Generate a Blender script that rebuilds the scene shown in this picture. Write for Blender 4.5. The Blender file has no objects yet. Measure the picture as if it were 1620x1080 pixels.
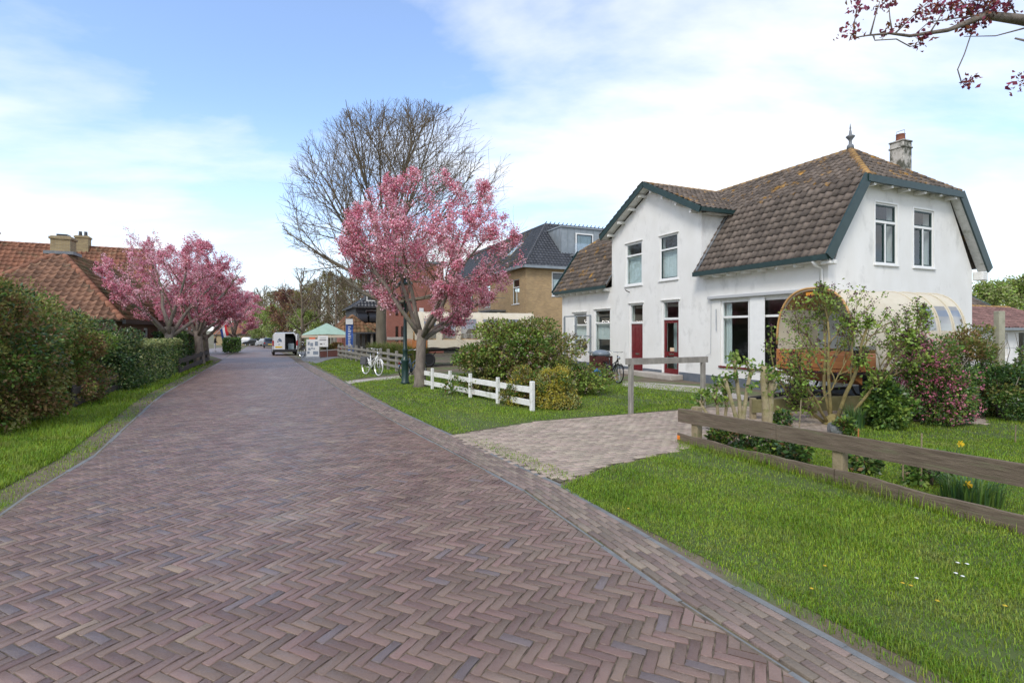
import bpy, bmesh, math, random
import numpy as np
from mathutils import Vector, Matrix
from mathutils.geometry import tessellate_polygon

# ------------------------------------------------------------------ camera, sky, sun, exposure
S = bpy.context.scene
H = 1.90                       # eye height
F, CU, V0 = 820.0, 810.0, 522.0   # focal length in photo pixels, principal column, horizon row
cam = bpy.data.cameras.new("camera")
cam.sensor_width = 36.0
cam.lens = F / 1620 * 36.0
cam.shift_y = -(540 - V0) / 1620
cam.clip_end = 3000
cam_ob = bpy.data.objects.new("camera", cam)
S.collection.objects.link(cam_ob)
cam_ob.location = (0, 0, H)
cam_ob.rotation_euler = (math.radians(90), 0, 0)
S.camera = cam_ob

SUN_EL, SUN_AZ = math.radians(44), math.radians(205)   # azimuth the light comes from, clockwise from +Y
world = bpy.data.worlds.new("World")
S.world = world
world.use_nodes = True
wn, wl = world.node_tree.nodes, world.node_tree.links
wn.clear()
def W(t, **kw):
    n = wn.new(t)
    for k, v in kw.items(): setattr(n, k, v)
    return n
w_out = W('ShaderNodeOutputWorld'); w_bg = W('ShaderNodeBackground')
w_sky = W('ShaderNodeTexSky', sky_type='NISHITA', sun_disc=False, sun_elevation=SUN_EL, sun_rotation=SUN_AZ)
w_sky.air_density = 1.0; w_sky.dust_density = 0.6; w_sky.ozone_density = 1.2
w_tc = W('ShaderNodeTexCoord'); w_sep = W('ShaderNodeSeparateXYZ')
wl.new(w_tc.outputs['Generated'], w_sep.inputs[0])
def wmath(op, a, b=None, clamp=False):
    n = W('ShaderNodeMath', operation=op, use_clamp=clamp)
    for i, x in enumerate((a, b)):
        if x is None: continue
        if isinstance(x, (int, float)): n.inputs[i].default_value = x
        else: wl.new(x, n.inputs[i])
    return n.outputs[0]
zc = wmath('ADD', wmath('MAXIMUM', w_sep.outputs['Z'], 0.0), 0.22)
px_ = wmath('DIVIDE', w_sep.outputs['X'], zc); py_ = wmath('DIVIDE', w_sep.outputs['Y'], zc)
w_cmb = W('ShaderNodeCombineXYZ'); wl.new(px_, w_cmb.inputs[0]); wl.new(py_, w_cmb.inputs[1])
w_map = W('ShaderNodeMapping'); wl.new(w_cmb.outputs[0], w_map.inputs[0])
w_map.inputs['Rotation'].default_value = (0, 0, math.radians(35)); w_map.inputs['Scale'].default_value = (0.62, 1.0, 1)
w_map.inputs['Location'].default_value = (2.06, 0.675, 0)
n1 = W('ShaderNodeTexNoise'); n1.inputs['Scale'].default_value = 1.0; n1.inputs['Detail'].default_value = 9; n1.inputs['Roughness'].default_value = 0.55; n1.inputs['Distortion'].default_value = 0.25
wl.new(w_map.outputs[0], n1.inputs['Vector'])
w_rmp = W('ShaderNodeValToRGB'); wl.new(n1.outputs['Fac'], w_rmp.inputs[0])
w_rmp.color_ramp.elements[0].position = 0.39; w_rmp.color_ramp.elements[0].color = (0.10, 0.10, 0.10, 1)
w_rmp.color_ramp.elements[1].position = 0.58; w_rmp.color_ramp.elements[1].color = (1, 1, 1, 1)
hz = wmath('POWER', wmath('SUBTRACT', 1.0, wmath('MAXIMUM', w_sep.outputs['Z'], 0.0), True), 5.0)   # haze towards the horizon
cov = wmath('MAXIMUM', w_rmp.outputs['Color'], wmath('MULTIPLY', hz, 0.92), True)
n2 = W('ShaderNodeTexNoise'); n2.inputs['Scale'].default_value = 2.4; n2.inputs['Detail'].default_value = 6
wl.new(w_map.outputs[0], n2.inputs['Vector'])
w_shade = W('ShaderNodeMix', data_type='RGBA'); wl.new(n2.outputs['Fac'], w_shade.inputs['Factor'])
w_shade.inputs['A'].default_value = (7.0, 7.4, 8.0, 1); w_shade.inputs['B'].default_value = (8.9, 8.9, 9.0, 1)
w_gain = W('ShaderNodeMix', data_type='RGBA', blend_type='MULTIPLY'); w_gain.inputs['Factor'].default_value = 1.0
wl.new(w_sky.outputs[0], w_gain.inputs['A']); w_gain.inputs['B'].default_value = (1.62, 1.86, 2.15, 1)
w_mix = W('ShaderNodeMix', data_type='RGBA'); wl.new(cov, w_mix.inputs['Factor'])
wl.new(w_gain.outputs['Result'], w_mix.inputs['A']); wl.new(w_shade.outputs['Result'], w_mix.inputs['B'])
wl.new(w_mix.outputs['Result'], w_bg.inputs['Color']); w_bg.inputs['Strength'].default_value = 0.10
wl.new(w_bg.outputs[0], w_out.inputs[0])

sun = bpy.data.lights.new("sun", 'SUN'); sun.energy = 1.5; sun.angle = math.radians(18); sun.color = (1, .94, .84)
sun_ob = bpy.data.objects.new("sun", sun); S.collection.objects.link(sun_ob)
_sd = Vector((math.sin(SUN_AZ) * math.cos(SUN_EL), math.cos(SUN_AZ) * math.cos(SUN_EL), math.sin(SUN_EL)))
sun_ob.rotation_euler = (-_sd).to_track_quat('-Z', 'Y').to_euler()
sun_ob.location = (0, -10, 30)
S.view_settings.view_transform = 'Standard'; S.view_settings.look = 'None'
S.view_settings.exposure = 0.55; S.view_settings.gamma = 1.0; S.view_settings.use_curve_mapping = False
S.render.engine = 'CYCLES'
S.cycles.max_bounces = 6; S.cycles.transparent_max_bounces = 12
S.cycles.use_denoising = True

# ------------------------------------------------------------------ helpers: picture to place
GS, GY0, GY1 = .018, 34.0, 150.0          # the street falls gently beyond the houses
def gz(y): return -GS * (min(max(y, GY0), GY1) - GY0)
def G(u, v):                   # ground point under a photo pixel
    Y = H * F / (v - V0)
    if Y > GY0: Y = (H - GY0 * GS) / ((v - V0) / F - GS)
    return Vector(((u - CU) / F * Y, Y, 0))
def AT(u, v, Y):               # point at depth Y
    return Vector(((u - CU) / F * Y, Y, H - (v - V0) / F * Y))
def PX(p):
    return (CU + F * p[0] / p[1], V0 + F * (H - p[2]) / p[1])
DV = Vector((-0.398, 0.917, 0)).normalized()   # along the street, away from the camera
GV = Vector((DV.y, -DV.x, 0))                  # across the street, towards the white house
COL = S.collection
rnd = random.Random(7)

# ------------------------------------------------------------------ helpers: objects
def tag(o, label=None, cat=None, group=None, kind=None):
    if label: o['label'] = label
    if cat: o['category'] = cat
    if group: o['group'] = group
    if kind: o['kind'] = kind
    return o
def empty(name, loc=(0, 0, 0), rz=0.0, label=None, cat=None, group=None):
    o = bpy.data.objects.new(name, None); COL.objects.link(o)
    o.location = loc; o.rotation_euler = (0, 0, rz); o.empty_display_size = 0.2
    return tag(o, label, cat, group)
def link(name, me, parent=None, loc=None, rz=None):
    o = bpy.data.objects.new(name, me); COL.objects.link(o)
    if parent is not None: o.parent = parent
    if loc is not None: o.location = loc
    if rz is not None: o.rotation_euler = (0, 0, rz)
    return o
def copy_tree(o, parent=None):
    c = o.copy(); COL.objects.link(c)
    if parent is not None: c.parent = parent
    for ch in list(o.children): copy_tree(ch, c)
    return c

class MB:
    """collects shapes for ONE mesh"""
    def __init__(s): s.v = []; s.f = []; s.m = []; s.mi = 0
    def add(s, vs, fs):
        b = len(s.v); s.v.extend([tuple(x) for x in vs])
        for f in fs: s.f.append(tuple(i + b for i in f)); s.m.append(s.mi)
        return s
    def box(s, x0, x1, y0, y1, z0, z1, M=None):
        vs = [Vector((x, y, z)) for z in (z0, z1) for y in (y0, y1) for x in (x0, x1)]
        if M is not None: vs = [M @ v for v in vs]
        return s.add(vs, [(0, 2, 3, 1), (4, 5, 7, 6), (0, 1, 5, 4), (2, 6, 7, 3), (0, 4, 6, 2), (1, 3, 7, 5)])
    def bbox(s, x0, x1, y0, y1, z0, z1, b=0.01, M=None):
        """box with chamfered edges"""
        bm = bmesh.new(); bmesh.ops.create_cube(bm, size=1)
        for v in bm.verts: v.co = Vector((x0 + (v.co.x + .5) * (x1 - x0), y0 + (v.co.y + .5) * (y1 - y0), z0 + (v.co.z + .5) * (z1 - z0)))
        bmesh.ops.bevel(bm, geom=bm.edges[:], offset=b, segments=1, affect='EDGES')
        bm.verts.index_update()
        vs = [(M @ v.co) if M is not None else v.co.copy() for v in bm.verts]
        s.add(vs, [[v.index for v in f.verts] for f in bm.faces]); bm.free(); return s
    def beam(s, a, b, w, h, up=Vector((0, 0, 1))):
        """box from a to b, width w across, height h along up"""
        a = Vector(a); b = Vector(b); d = (b - a); L = d.length; d.normalize()
        sd = d.cross(up); sd.normalize(); u2 = sd.cross(d)
        M = Matrix((( d.x, sd.x, u2.x, a.x), (d.y, sd.y, u2.y, a.y), (d.z, sd.z, u2.z, a.z), (0, 0, 0, 1)))
        return s.box(0, L, -w / 2, w / 2, -h / 2, h / 2, M)
    def tube(s, pts, rad, n=6, cap=True):
        pts = [Vector(p) for p in pts]; k = len(pts)
        if isinstance(rad, (int, float)): rad = [rad] * k
        vs = []; ref = None
        for i, p in enumerate(pts):
            t = (pts[min(i + 1, k - 1)] - pts[max(i - 1, 0)])
            if t.length < 1e-9: t = Vector((0, 0, 1))
            t.normalize()
            if ref is None:
                ref = t.cross(Vector((0, 0, 1)) if abs(t.z) < .9 else Vector((1, 0, 0)))
            else: ref = ref - t * ref.dot(t)
            if ref.length < 1e-6: ref = t.orthogonal()
            ref.normalize(); b = t.cross(ref)
            for j in range(n):
                a = 2 * math.pi * j / n
                vs.append(p + (ref * math.cos(a) + b * math.sin(a)) * rad[i])
        fs = [(i * n + j, i * n + (j + 1) % n, (i + 1) * n + (j + 1) % n, (i + 1) * n + j) for i in range(k - 1) for j in range(n)]
        if cap and n > 2: fs += [tuple(range(n - 1, -1, -1)), tuple(range((k - 1) * n, k * n))]
        return s.add(vs, fs)
    def lathe(s, prof, n=12, c=(0, 0, 0), M=None):
        vs = []
        for r, z in prof:
            for j in range(n):
                a = 2 * math.pi * j / n
                p = Vector((c[0] + r * math.cos(a), c[1] + r * math.sin(a), c[2] + z)); vs.append(M @ p if M is not None else p)
        k = len(prof)
        fs = [(i * n + j, i * n + (j + 1) % n, (i + 1) * n + (j + 1) % n, (i + 1) * n + j) for i in range(k - 1) for j in range(n)]
        fs += [tuple(range(n - 1, -1, -1)), tuple(range((k - 1) * n, k * n))]
        return s.add(vs, fs)
    def torus(s, c, R, r, ax, n=28, m=6):
        """ring round axis ax (unit)"""
        ax = Vector(ax).normalized(); e = ax.orthogonal().normalized(); g = ax.cross(e); vs = []
        for i in range(n):
            a = 2 * math.pi * i / n; dr = e * math.cos(a) + g * math.sin(a)
            for j in range(m):
                b = 2 * math.pi * j / m
                vs.append(Vector(c) + dr * (R + r * math.cos(b)) + ax * (r * math.sin(b)))
        return s.add(vs, [(i * m + j, ((i + 1) % n) * m + j, ((i + 1) % n) * m + (j + 1) % m, i * m + (j + 1) % m) for i in range(n) for j in range(m)])
    def slab(s, outer, holes=(), t=0.3, M=None):
        """flat plate: outline and holes in (a, b), thickness t towards -c; M maps (a, b, c)"""
        loops = [[Vector((p[0], p[1], 0)) for p in outer]] + [[Vector((p[0], p[1], 0)) for p in h] for h in holes]
        flat = [p for l in loops for p in l]; n = len(flat)
        tris = tessellate_polygon(loops)
        vs = flat + [Vector((p.x, p.y, -t)) for p in flat]
        fs = []
        for tr in tris:
            a, b, c = [flat[i] for i in tr]
            up = (b - a).cross(c - a).z > 0
            tr = tuple(tr) if up else tuple(reversed(tr))
            fs.append(tr); fs.append(tuple(i + n for i in reversed(tr)))
        k = 0
        for l in loops:
            for i in range(len(l)):
                a, b = k + i, k + (i + 1) % len(l); fs.append((a, b, b + n, a + n))
            k += len(l)
        if M is not None: vs = [M @ v for v in vs]
        return s.add(vs, fs)
    def poly(s, pts): return s.add(pts, [tuple(range(len(pts)))])
    def mesh(s, name, mats, smooth=False):
        me = bpy.data.meshes.new(name); me.from_pydata(s.v, [], s.f)
        for m in (mats if isinstance(mats, (list, tuple)) else [mats]): me.materials.append(m)
        if any(s.m): me.polygons.foreach_set('material_index', s.m)
        if smooth: me.polygons.foreach_set('use_smooth', [True] * len(s.f))
        me.update()
        return me
    def build(s, name, mats, parent=None, smooth=False, fixn=False):
        me = s.mesh(name, mats, smooth)
        if fixn:
            bm = bmesh.new(); bm.from_mesh(me); bmesh.ops.recalc_face_normals(bm, faces=bm.faces[:]); bm.to_mesh(me); bm.free()
        return link(name, me, parent)

def np_mesh(name, V, Fc, mats, mi=None, smooth=False):
    """fast mesh: V (n,3), Fc (m,k)"""
    me = bpy.data.meshes.new(name); V = np.asarray(V, np.float32); Fc = np.asarray(Fc, np.int32)
    m, k = Fc.shape
    me.vertices.add(len(V)); me.vertices.foreach_set('co', V.ravel())
    me.loops.add(m * k); me.loops.foreach_set('vertex_index', Fc.ravel())
    me.polygons.add(m); me.polygons.foreach_set('loop_start', np.arange(0, m * k, k, dtype=np.int32))
    for x in (mats if isinstance(mats, (list, tuple)) else [mats]): me.materials.append(x)
    if mi is not None: me.polygons.foreach_set('material_index', np.asarray(mi, np.int32))
    if smooth: me.polygons.foreach_set('use_smooth', np.ones(m, bool))
    me.update(calc_edges=True)
    return me

# ------------------------------------------------------------------ materials
MATS = {}
def mat(name, c1, c2=None, scale=6.0, rough=0.7, island=0.0, bump=0.0, bscale=None, c3=None, c3scale=2.0, c3lo=0.6, c3hi=0.7, metal=0.0, spec=0.5,
        detail=5.0, stretch=(1, 1, 1), trans=0.0, coat=0.0, hue=0.0):
    """base colour between c1 and c2 by noise, tinted per loose piece, with patches of c3"""
    m = bpy.data.materials.new(name); m.use_nodes = True; MATS[name] = m
    nt = m.node_tree; N, L = nt.nodes, nt.links
    b = N['Principled BSDF']; b.inputs['Roughness'].default_value = rough; b.inputs['Metallic'].default_value = metal
    b.inputs['Specular IOR Level'].default_value = spec; b.inputs['Coat Weight'].default_value = coat
    tc = N.new('ShaderNodeTexCoord'); mp = N.new('ShaderNodeMapping'); mp.inputs['Scale'].default_value = stretch
    L.new(tc.outputs['Object'], mp.inputs[0])
    col = None
    if c2 is not None:
        n = N.new('ShaderNodeTexNoise'); n.inputs['Scale'].default_value = scale; n.inputs['Detail'].default_value = detail
        L.new(mp.outputs[0], n.inputs['Vector'])
        r = N.new('ShaderNodeMapRange'); r.inputs['From Min'].default_value = .3; r.inputs['From Max'].default_value = .7
        L.new(n.outputs['Fac'], r.inputs['Value'])
        x = N.new('ShaderNodeMix'); x.data_type = 'RGBA'; x.inputs['A'].default_value = (*c1, 1); x.inputs['B'].default_value = (*c2, 1)
        L.new(r.outputs[0], x.inputs['Factor']); col = x.outputs['Result']
    if c3 is not None:
        n = N.new('ShaderNodeTexNoise'); n.inputs['Scale'].default_value = c3scale; n.inputs['Detail'].default_value = 8; n.inputs['Roughness'].default_value = .65
        L.new(mp.outputs[0], n.inputs['Vector'])
        r = N.new('ShaderNodeMapRange'); r.inputs['From Min'].default_value = c3lo; r.inputs['From Max'].default_value = c3hi
        L.new(n.outputs['Fac'], r.inputs['Value'])
        x = N.new('ShaderNodeMix'); x.data_type = 'RGBA'; x.inputs['B'].default_value = (*c3, 1)
        if col is None: x.inputs['A'].default_value = (*c1, 1)
        else: L.new(col, x.inputs['A'])
        L.new(r.outputs[0], x.inputs['Factor']); col = x.outputs['Result']
    if island or hue:
        g = N.new('ShaderNodeNewGeometry'); oi = N.new('ShaderNodeObjectInfo')
        ad = N.new('ShaderNodeMath'); ad.operation = 'ADD'; L.new(g.outputs['Random Per Island'], ad.inputs[0]); L.new(oi.outputs['Random'], ad.inputs[1])
        fr = N.new('ShaderNodeMath'); fr.operation = 'FRACT'; L.new(ad.outputs[0], fr.inputs[0])
        hs = N.new('ShaderNodeHueSaturation')
        r = N.new('ShaderNodeMapRange'); r.inputs['To Min'].default_value = 1 - island; r.inputs['To Max'].default_value = 1 + island
        L.new(fr.outputs[0], r.inputs['Value']); L.new(r.outputs[0], hs.inputs['Value'])
        if hue:
            m7 = N.new('ShaderNodeMath'); m7.operation = 'MULTIPLY'; m7.inputs[1].default_value = 7.31; L.new(fr.outputs[0], m7.inputs[0])
            f7 = N.new('ShaderNodeMath'); f7.operation = 'FRACT'; L.new(m7.outputs[0], f7.inputs[0])
            r2 = N.new('ShaderNodeMapRange'); r2.inputs['To Min'].default_value = .5 - hue; r2.inputs['To Max'].default_value = .5 + hue
            L.new(f7.outputs[0], r2.inputs['Value']); L.new(r2.outputs[0], hs.inputs['Hue'])
        if col is None: hs.inputs['Color'].default_value = (*c1, 1)
        else: L.new(col, hs.inputs['Color'])
        col = hs.outputs[0]
    if col is None: b.inputs['Base Color'].default_value = (*c1, 1)
    else: L.new(col, b.inputs['Base Color'])
    if bump:
        n = N.new('ShaderNodeTexNoise'); n.inputs['Scale'].default_value = bscale or scale * 4; n.inputs['Detail'].default_value = 6
        L.new(mp.outputs[0], n.inputs['Vector'])
        bp = N.new('ShaderNodeBump'); bp.inputs['Strength'].default_value = bump; bp.inputs['Distance'].default_value = .02
        L.new(n.outputs['Fac'], bp.inputs['Height']); L.new(bp.outputs[0], b.inputs['Normal'])
    if trans:
        t = N.new('ShaderNodeBsdfTranslucent'); ms = N.new('ShaderNodeMixShader'); ms.inputs[0].default_value = trans
        if col is None: t.inputs[0].default_value = (*c1, 1)
        else: L.new(col, t.inputs[0])
        L.new(b.outputs[0], ms.inputs[1]); L.new(t.outputs[0], ms.inputs[2]); L.new(ms.outputs[0], N['Material Output'].inputs[0])
    return m
def glass_mat(name, tint=(.9, .95, .95), base=0.06):
    m = bpy.data.materials.new(name); m.use_nodes = True; N, L = m.node_tree.nodes, m.node_tree.links
    N.remove(N['Principled BSDF'])
    t = N.new('ShaderNodeBsdfTransparent'); t.inputs[0].default_value = (*tint, 1)
    g = N.new('ShaderNodeBsdfGlossy'); g.inputs['Roughness'].default_value = .02
    fr = N.new('ShaderNodeFresnel'); fr.inputs[0].default_value = 1.5
    a = N.new('ShaderNodeMath'); a.operation = 'ADD'; a.use_clamp = True; a.inputs[1].default_value = base; L.new(fr.outputs[0], a.inputs[0])
    gm = N.new('ShaderNodeNewGeometry'); iv = N.new('ShaderNodeMath'); iv.operation = 'SUBTRACT'; iv.inputs[0].default_value = 1.0; L.new(gm.outputs['Backfacing'], iv.inputs[1])
    ml = N.new('ShaderNodeMath'); ml.operation = 'MULTIPLY'; L.new(a.outputs[0], ml.inputs[0]); L.new(iv.outputs[0], ml.inputs[1]); a = ml      # the inner face of the sheet adds no mirror of its own
    x = N.new('ShaderNodeMixShader'); L.new(a.outputs[0], x.inputs[0]); L.new(t.outputs[0], x.inputs[1]); L.new(g.outputs[0], x.inputs[2])
    L.new(x.outputs[0], N['Material Output'].inputs[0]); MATS[name] = m
    return m
def brick_mat(name, c1, c2, mortar, scale=1.0, bw=.21, bh=.0625):
    """brickwork seen from too far to tell the bricks apart"""
    m = bpy.data.materials.new(name); m.use_nodes = True; N, L = m.node_tree.nodes, m.node_tree.links
    b = N['Principled BSDF']; b.inputs['Roughness'].default_value = .85
    tc = N.new('ShaderNodeTexCoord'); sp = N.new('ShaderNodeSeparateXYZ'); L.new(tc.outputs['Object'], sp.inputs[0])
    ad = N.new('ShaderNodeMath'); L.new(sp.outputs[0], ad.inputs[0]); L.new(sp.outputs[1], ad.inputs[1])
    cb = N.new('ShaderNodeCombineXYZ'); L.new(ad.outputs[0], cb.inputs[0]); L.new(sp.outputs[2], cb.inputs[1])
    t = N.new('ShaderNodeTexBrick'); L.new(cb.outputs[0], t.inputs['Vector']); t.inputs['Scale'].default_value = scale
    t.inputs['Color1'].default_value = (*c1, 1); t.inputs['Color2'].default_value = (*c2, 1); t.inputs['Mortar'].default_value = (*mortar, 1)
    t.inputs['Brick Width'].default_value = bw; t.inputs['Row Height'].default_value = bh; t.inputs['Mortar Size'].default_value = .006
    n = N.new('ShaderNodeTexNoise'); n.inputs['Scale'].default_value = 1.3; n.inputs['Detail'].default_value = 6; L.new(tc.outputs['Object'], n.inputs['Vector'])
    r = N.new('ShaderNodeMapRange'); r.inputs['To Min'].default_value = .7; r.inputs['To Max'].default_value = 1.25; L.new(n.outputs['Fac'], r.inputs['Value'])
    hs = N.new('ShaderNodeHueSaturation'); L.new(t.outputs['Color'], hs.inputs['Color']); L.new(r.outputs[0], hs.inputs['Value'])
    L.new(hs.outputs[0], b.inputs['Base Color']); MATS[name] = m
    return m

m_soil = mat('soil', (.11, .085, .055), (.18, .14, .095), 5, .95, bump=.6, bscale=40, c3=(.10, .14, .04), c3scale=.6, c3lo=.48, c3hi=.6)
m_lawn = mat('lawn_soil', (.055, .085, .016), (.095, .125, .028), 9, .95, bump=.5, bscale=60, c3=(.16, .12, .075), c3scale=1.2, c3lo=.62, c3hi=.72)
m_blade = mat('grass_blade', (.150, .260, .010), (.265, .375, .028), 1.1, .55, island=.45, hue=.03, trans=.35, c3=(.30, .30, .08), c3scale=1.6, c3lo=.52, c3hi=.78)
m_joint = mat('joint_sand', (.06, .046, .034), (.22, .175, .12), 14, .95, bump=.5, bscale=120)
m_brick = mat('paving_brick', (.145, .090, .070), (.210, .142, .113), 2.2, .40, island=.24, hue=.014, bump=.3, bscale=55, c3=(.25, .20, .16), c3scale=.7, c3lo=.55, c3hi=.75)
m_brickfar = mat('paving_brick_far', (.145, .096, .078), (.210, .148, .122), 8, .5, bump=.5, bscale=30, c3=(.25, .20, .17), c3scale=.5, c3lo=.5, c3hi=.75)
m_odd = mat('tan_paving_brick', (.215, .155, .115), (.275, .205, .15), 3, .6, island=.15, bump=.3, bscale=55)
m_darkbrick = mat('slate_paving_brick', (.125, .095, .092), (.165, .128, .122), 3, .4, island=.15, bump=.3, bscale=55)
m_gutter = mat('gutter_brick', (.17, .125, .10), (.25, .19, .15), 3, .6, island=.28, hue=.02, bump=.5, bscale=50)
m_drive = mat('drive_brick', (.30, .235, .18), (.40, .32, .25), 2.0, .8, island=.2, hue=.015, bump=.4, bscale=50, c3=(.20, .17, .12), c3scale=1.4, c3lo=.58, c3hi=.75)
m_conc = mat('concrete', (.13, .135, .135), (.21, .215, .215), 6, .85, bump=.4, bscale=60, c3=(.14, .14, .12), c3scale=3, c3lo=.55, c3hi=.7)
m_slabs = mat('paving_slab', (.36, .32, .28), (.46, .42, .37), 4, .85, bump=.3, bscale=40)
m_plaster = mat('white_render', (.73, .715, .675), (.80, .79, .76), 1.6, .85, bump=.25, bscale=45, c3=(.44, .43, .40), c3scale=1.5, c3lo=.54, c3hi=.84, stretch=(1, 1, .65))
m_plinth = mat('blue_grey_plinth', (.10, .12, .145), (.15, .165, .19), 5, .8, bump=.2)
m_white = mat('white_paint', (.76, .76, .74), (.82, .82, .80), 5, .5)
m_oldwhite = mat('weathered_white_paint', (.66, .65, .61), (.78, .77, .74), 9, .7, bump=.3, bscale=40, c3=(.36, .37, .28), c3scale=4, c3lo=.55, c3hi=.72)
m_green = mat('dark_green_paint', (.012, .034, .033), (.020, .048, .045), 5, .4)
m_red = mat('oxblood_paint', (.13, .012, .016), (.17, .018, .022), 5, .3)
m_tile = mat('brown_roof_tile', (.092, .072, .058), (.165, .130, .104), 4, .85, island=.35, bump=.6, bscale=45, c3=(.36, .19, .035), c3scale=2.2, c3lo=.57, c3hi=.66, detail=9)
m_tiledeck = mat('roof_deck', (.06, .045, .035), (.09, .07, .05), 6, .95)
m_ridge = mat('ridge_tile_clay', (.22, .13, .06), (.33, .19, .08), 6, .85, island=.25, bump=.5, c3=(.36, .22, .05), c3scale=4, c3lo=.5, c3hi=.65)
m_orange = mat('orange_roof_tile', (.20, .085, .05), (.29, .128, .072), 3, .85, island=.3, bump=.4, bscale=40, c3=(.13, .11, .06), c3scale=1.0, c3lo=.5, c3hi=.68)
m_mossy = mat('mossy_roof_tile', (.17, .095, .05), (.27, .14, .07), 2, .9, island=.32, bump=.5, bscale=40, c3=(.10, .095, .04), c3scale=.8, c3lo=.45, c3hi=.62)
m_slate = mat('dark_grey_tile', (.030, .033, .040), (.055, .058, .066), 4, .4, island=.25)
m_redtile = mat('red_grey_tile', (.16, .085, .075), (.25, .14, .12), 5, .85, island=.3)
m_zinc = mat('zinc', (.24, .27, .29), (.31, .34, .36), 3, .45, metal=.3)
m_lead = mat('lead', (.13, .14, .15), (.20, .21, .22), 8, .6)
m_chim = mat('weathered_chimney', (.42, .39, .34), (.58, .55, .50), 5, .9, bump=.6, bscale=40, c3=(.10, .10, .075), c3scale=3.5, c3lo=.46, c3hi=.58)
m_clay = mat('clay_pot', (.20, .07, .04), rough=.8)
m_glass = glass_mat('window_glass')
m_film = glass_mat('clear_plastic', (.86, .88, .9), .22)
m_curtain = mat('net_curtain', (.62, .62, .60), (.72, .72, .70), 20, .9, stretch=(6, 6, .3))
m_blind = mat('pale_blind', (.52, .55, .55), (.60, .63, .62), 10, .8)
m_inside = mat('room_wall', (.30, .28, .25), rough=.9)
m_wood = mat('weathered_board', (.095, .068, .046), (.185, .140, .098), 3.5, .85, stretch=(1, 1, 14), bump=.6, bscale=14, c3=(.15, .15, .08), c3scale=2.5, c3lo=.55, c3hi=.72)
m_post = mat('weathered_post', (.20, .155, .085), (.30, .24, .15), 6, .9, bump=.5, bscale=30, c3=(.13, .14, .05), c3scale=4, c3lo=.52, c3hi=.68)
m_mosswood = mat('mossy_board', (.14, .125, .05), (.22, .19, .09), 4, .9, bump=.5, bscale=30)
m_greywood = mat('grey_wood', (.20, .185, .16), (.31, .29, .25), 6, .9, bump=.5, bscale=30, stretch=(2, 2, .6))
m_darkwood = mat('dark_stained_wood', (.03, .027, .025), (.06, .05, .045), 6, .8, bump=.3)
m_canvas = mat('cream_canvas', (.73, .65, .49), (.80, .73, .58), 3, .75, bump=.25, bscale=12, trans=.25)
m_varnish = mat('varnished_wood', (.36, .13, .04), (.50, .20, .07), 4, .3, stretch=(.4, .4, 9), coat=.4)
m_ply = mat('plywood_inside', (.48, .27, .09), (.58, .34, .13), 3, .5)
m_black = mat('black_paint', (.012, .012, .013), rough=.4)
m_rubber = mat('rubber', (.018, .018, .019), rough=.85)
m_steel = mat('galvanised_steel', (.38, .40, .42), (.50, .52, .54), 10, .4, metal=.7)
m_chrome = mat('bright_metal', (.62, .62, .62), rough=.25, metal=1)
m_bark = mat('brown_bark', (.13, .105, .085), (.24, .20, .165), 9, .95, bump=.9, bscale=24, stretch=(1, 1, .5), c3=(.16, .17, .10), c3scale=3, c3lo=.55, c3hi=.7)
m_limebark = mat('grey_brown_bark', (.10, .085, .06), (.17, .145, .105), 4, .95, bump=.8, bscale=15, stretch=(1, 1, .3))
m_twig = mat('dark_twig', (.13, .098, .06), (.195, .15, .092), 2, .9)
m_lichenbark = mat('lichen_bark', (.21, .165, .06), (.31, .25, .10), 9, .95, bump=.8, bscale=40, c3=(.16, .13, .09), c3scale=6, c3lo=.5, c3hi=.65)
m_hyd = mat('pale_hedge_bark', (.25, .20, .12), (.36, .30, .18), 9, .95, bump=.6, bscale=40, c3=(.20, .20, .06), c3scale=5, c3lo=.5, c3hi=.65)
def leafm(n, c, c2, isl=.35, hue=.02, tr=.3, rough=.5): return mat(n, c, c2, 1.3, rough, island=isl, hue=hue, trans=tr)
m_petal = leafm('pink_blossom', (.86, .42, .50), (.94, .63, .68), .28, .015, .35, .7)
m_petal2 = leafm('deep_pink_blossom', (.68, .17, .27), (.80, .30, .40), .3, .015, .35, .7)
m_bronze = leafm('bronze_young_leaf', (.22, .065, .03), (.30, .11, .05), .3, .02)
m_lime = leafm('fresh_leaf', (.20, .31, .04), (.31, .41, .08))
m_mid = leafm('mid_green_leaf', (.085, .165, .028), (.15, .25, .045))
m_dark = leafm('dark_green_leaf', (.034, .080, .024), (.065, .12, .035), .4, .02, .15, .35)
m_olive = leafm('olive_leaf', (.17, .175, .038), (.26, .255, .065))
m_brownleaf = leafm('brown_tipped_leaf', (.21, .125, .05), (.31, .19, .08))
m_yellow = leafm('yellow_leaf', (.42, .36, .04), (.56, .47, .08))
m_variegated = leafm('variegated_leaf', (.26, .30, .10), (.40, .42, .18))
m_ribes = leafm('rose_red_blossom', (.50, .13, .20), (.62, .23, .31))
m_purplebud = leafm('purple_bud', (.065, .018, .035), (.11, .03, .05))
m_straw = leafm('straw_grass', (.22, .20, .07), (.32, .29, .12))
m_paleblossom = leafm('pale_pink_blossom', (.50, .36, .33), (.64, .48, .44))
m_daffy = leafm('daffodil_yellow', (.75, .50, .02), (.8, .6, .05), .1, .01)
m_daisy = mat('daisy_white', (.8, .8, .76), rough=.6)
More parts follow.
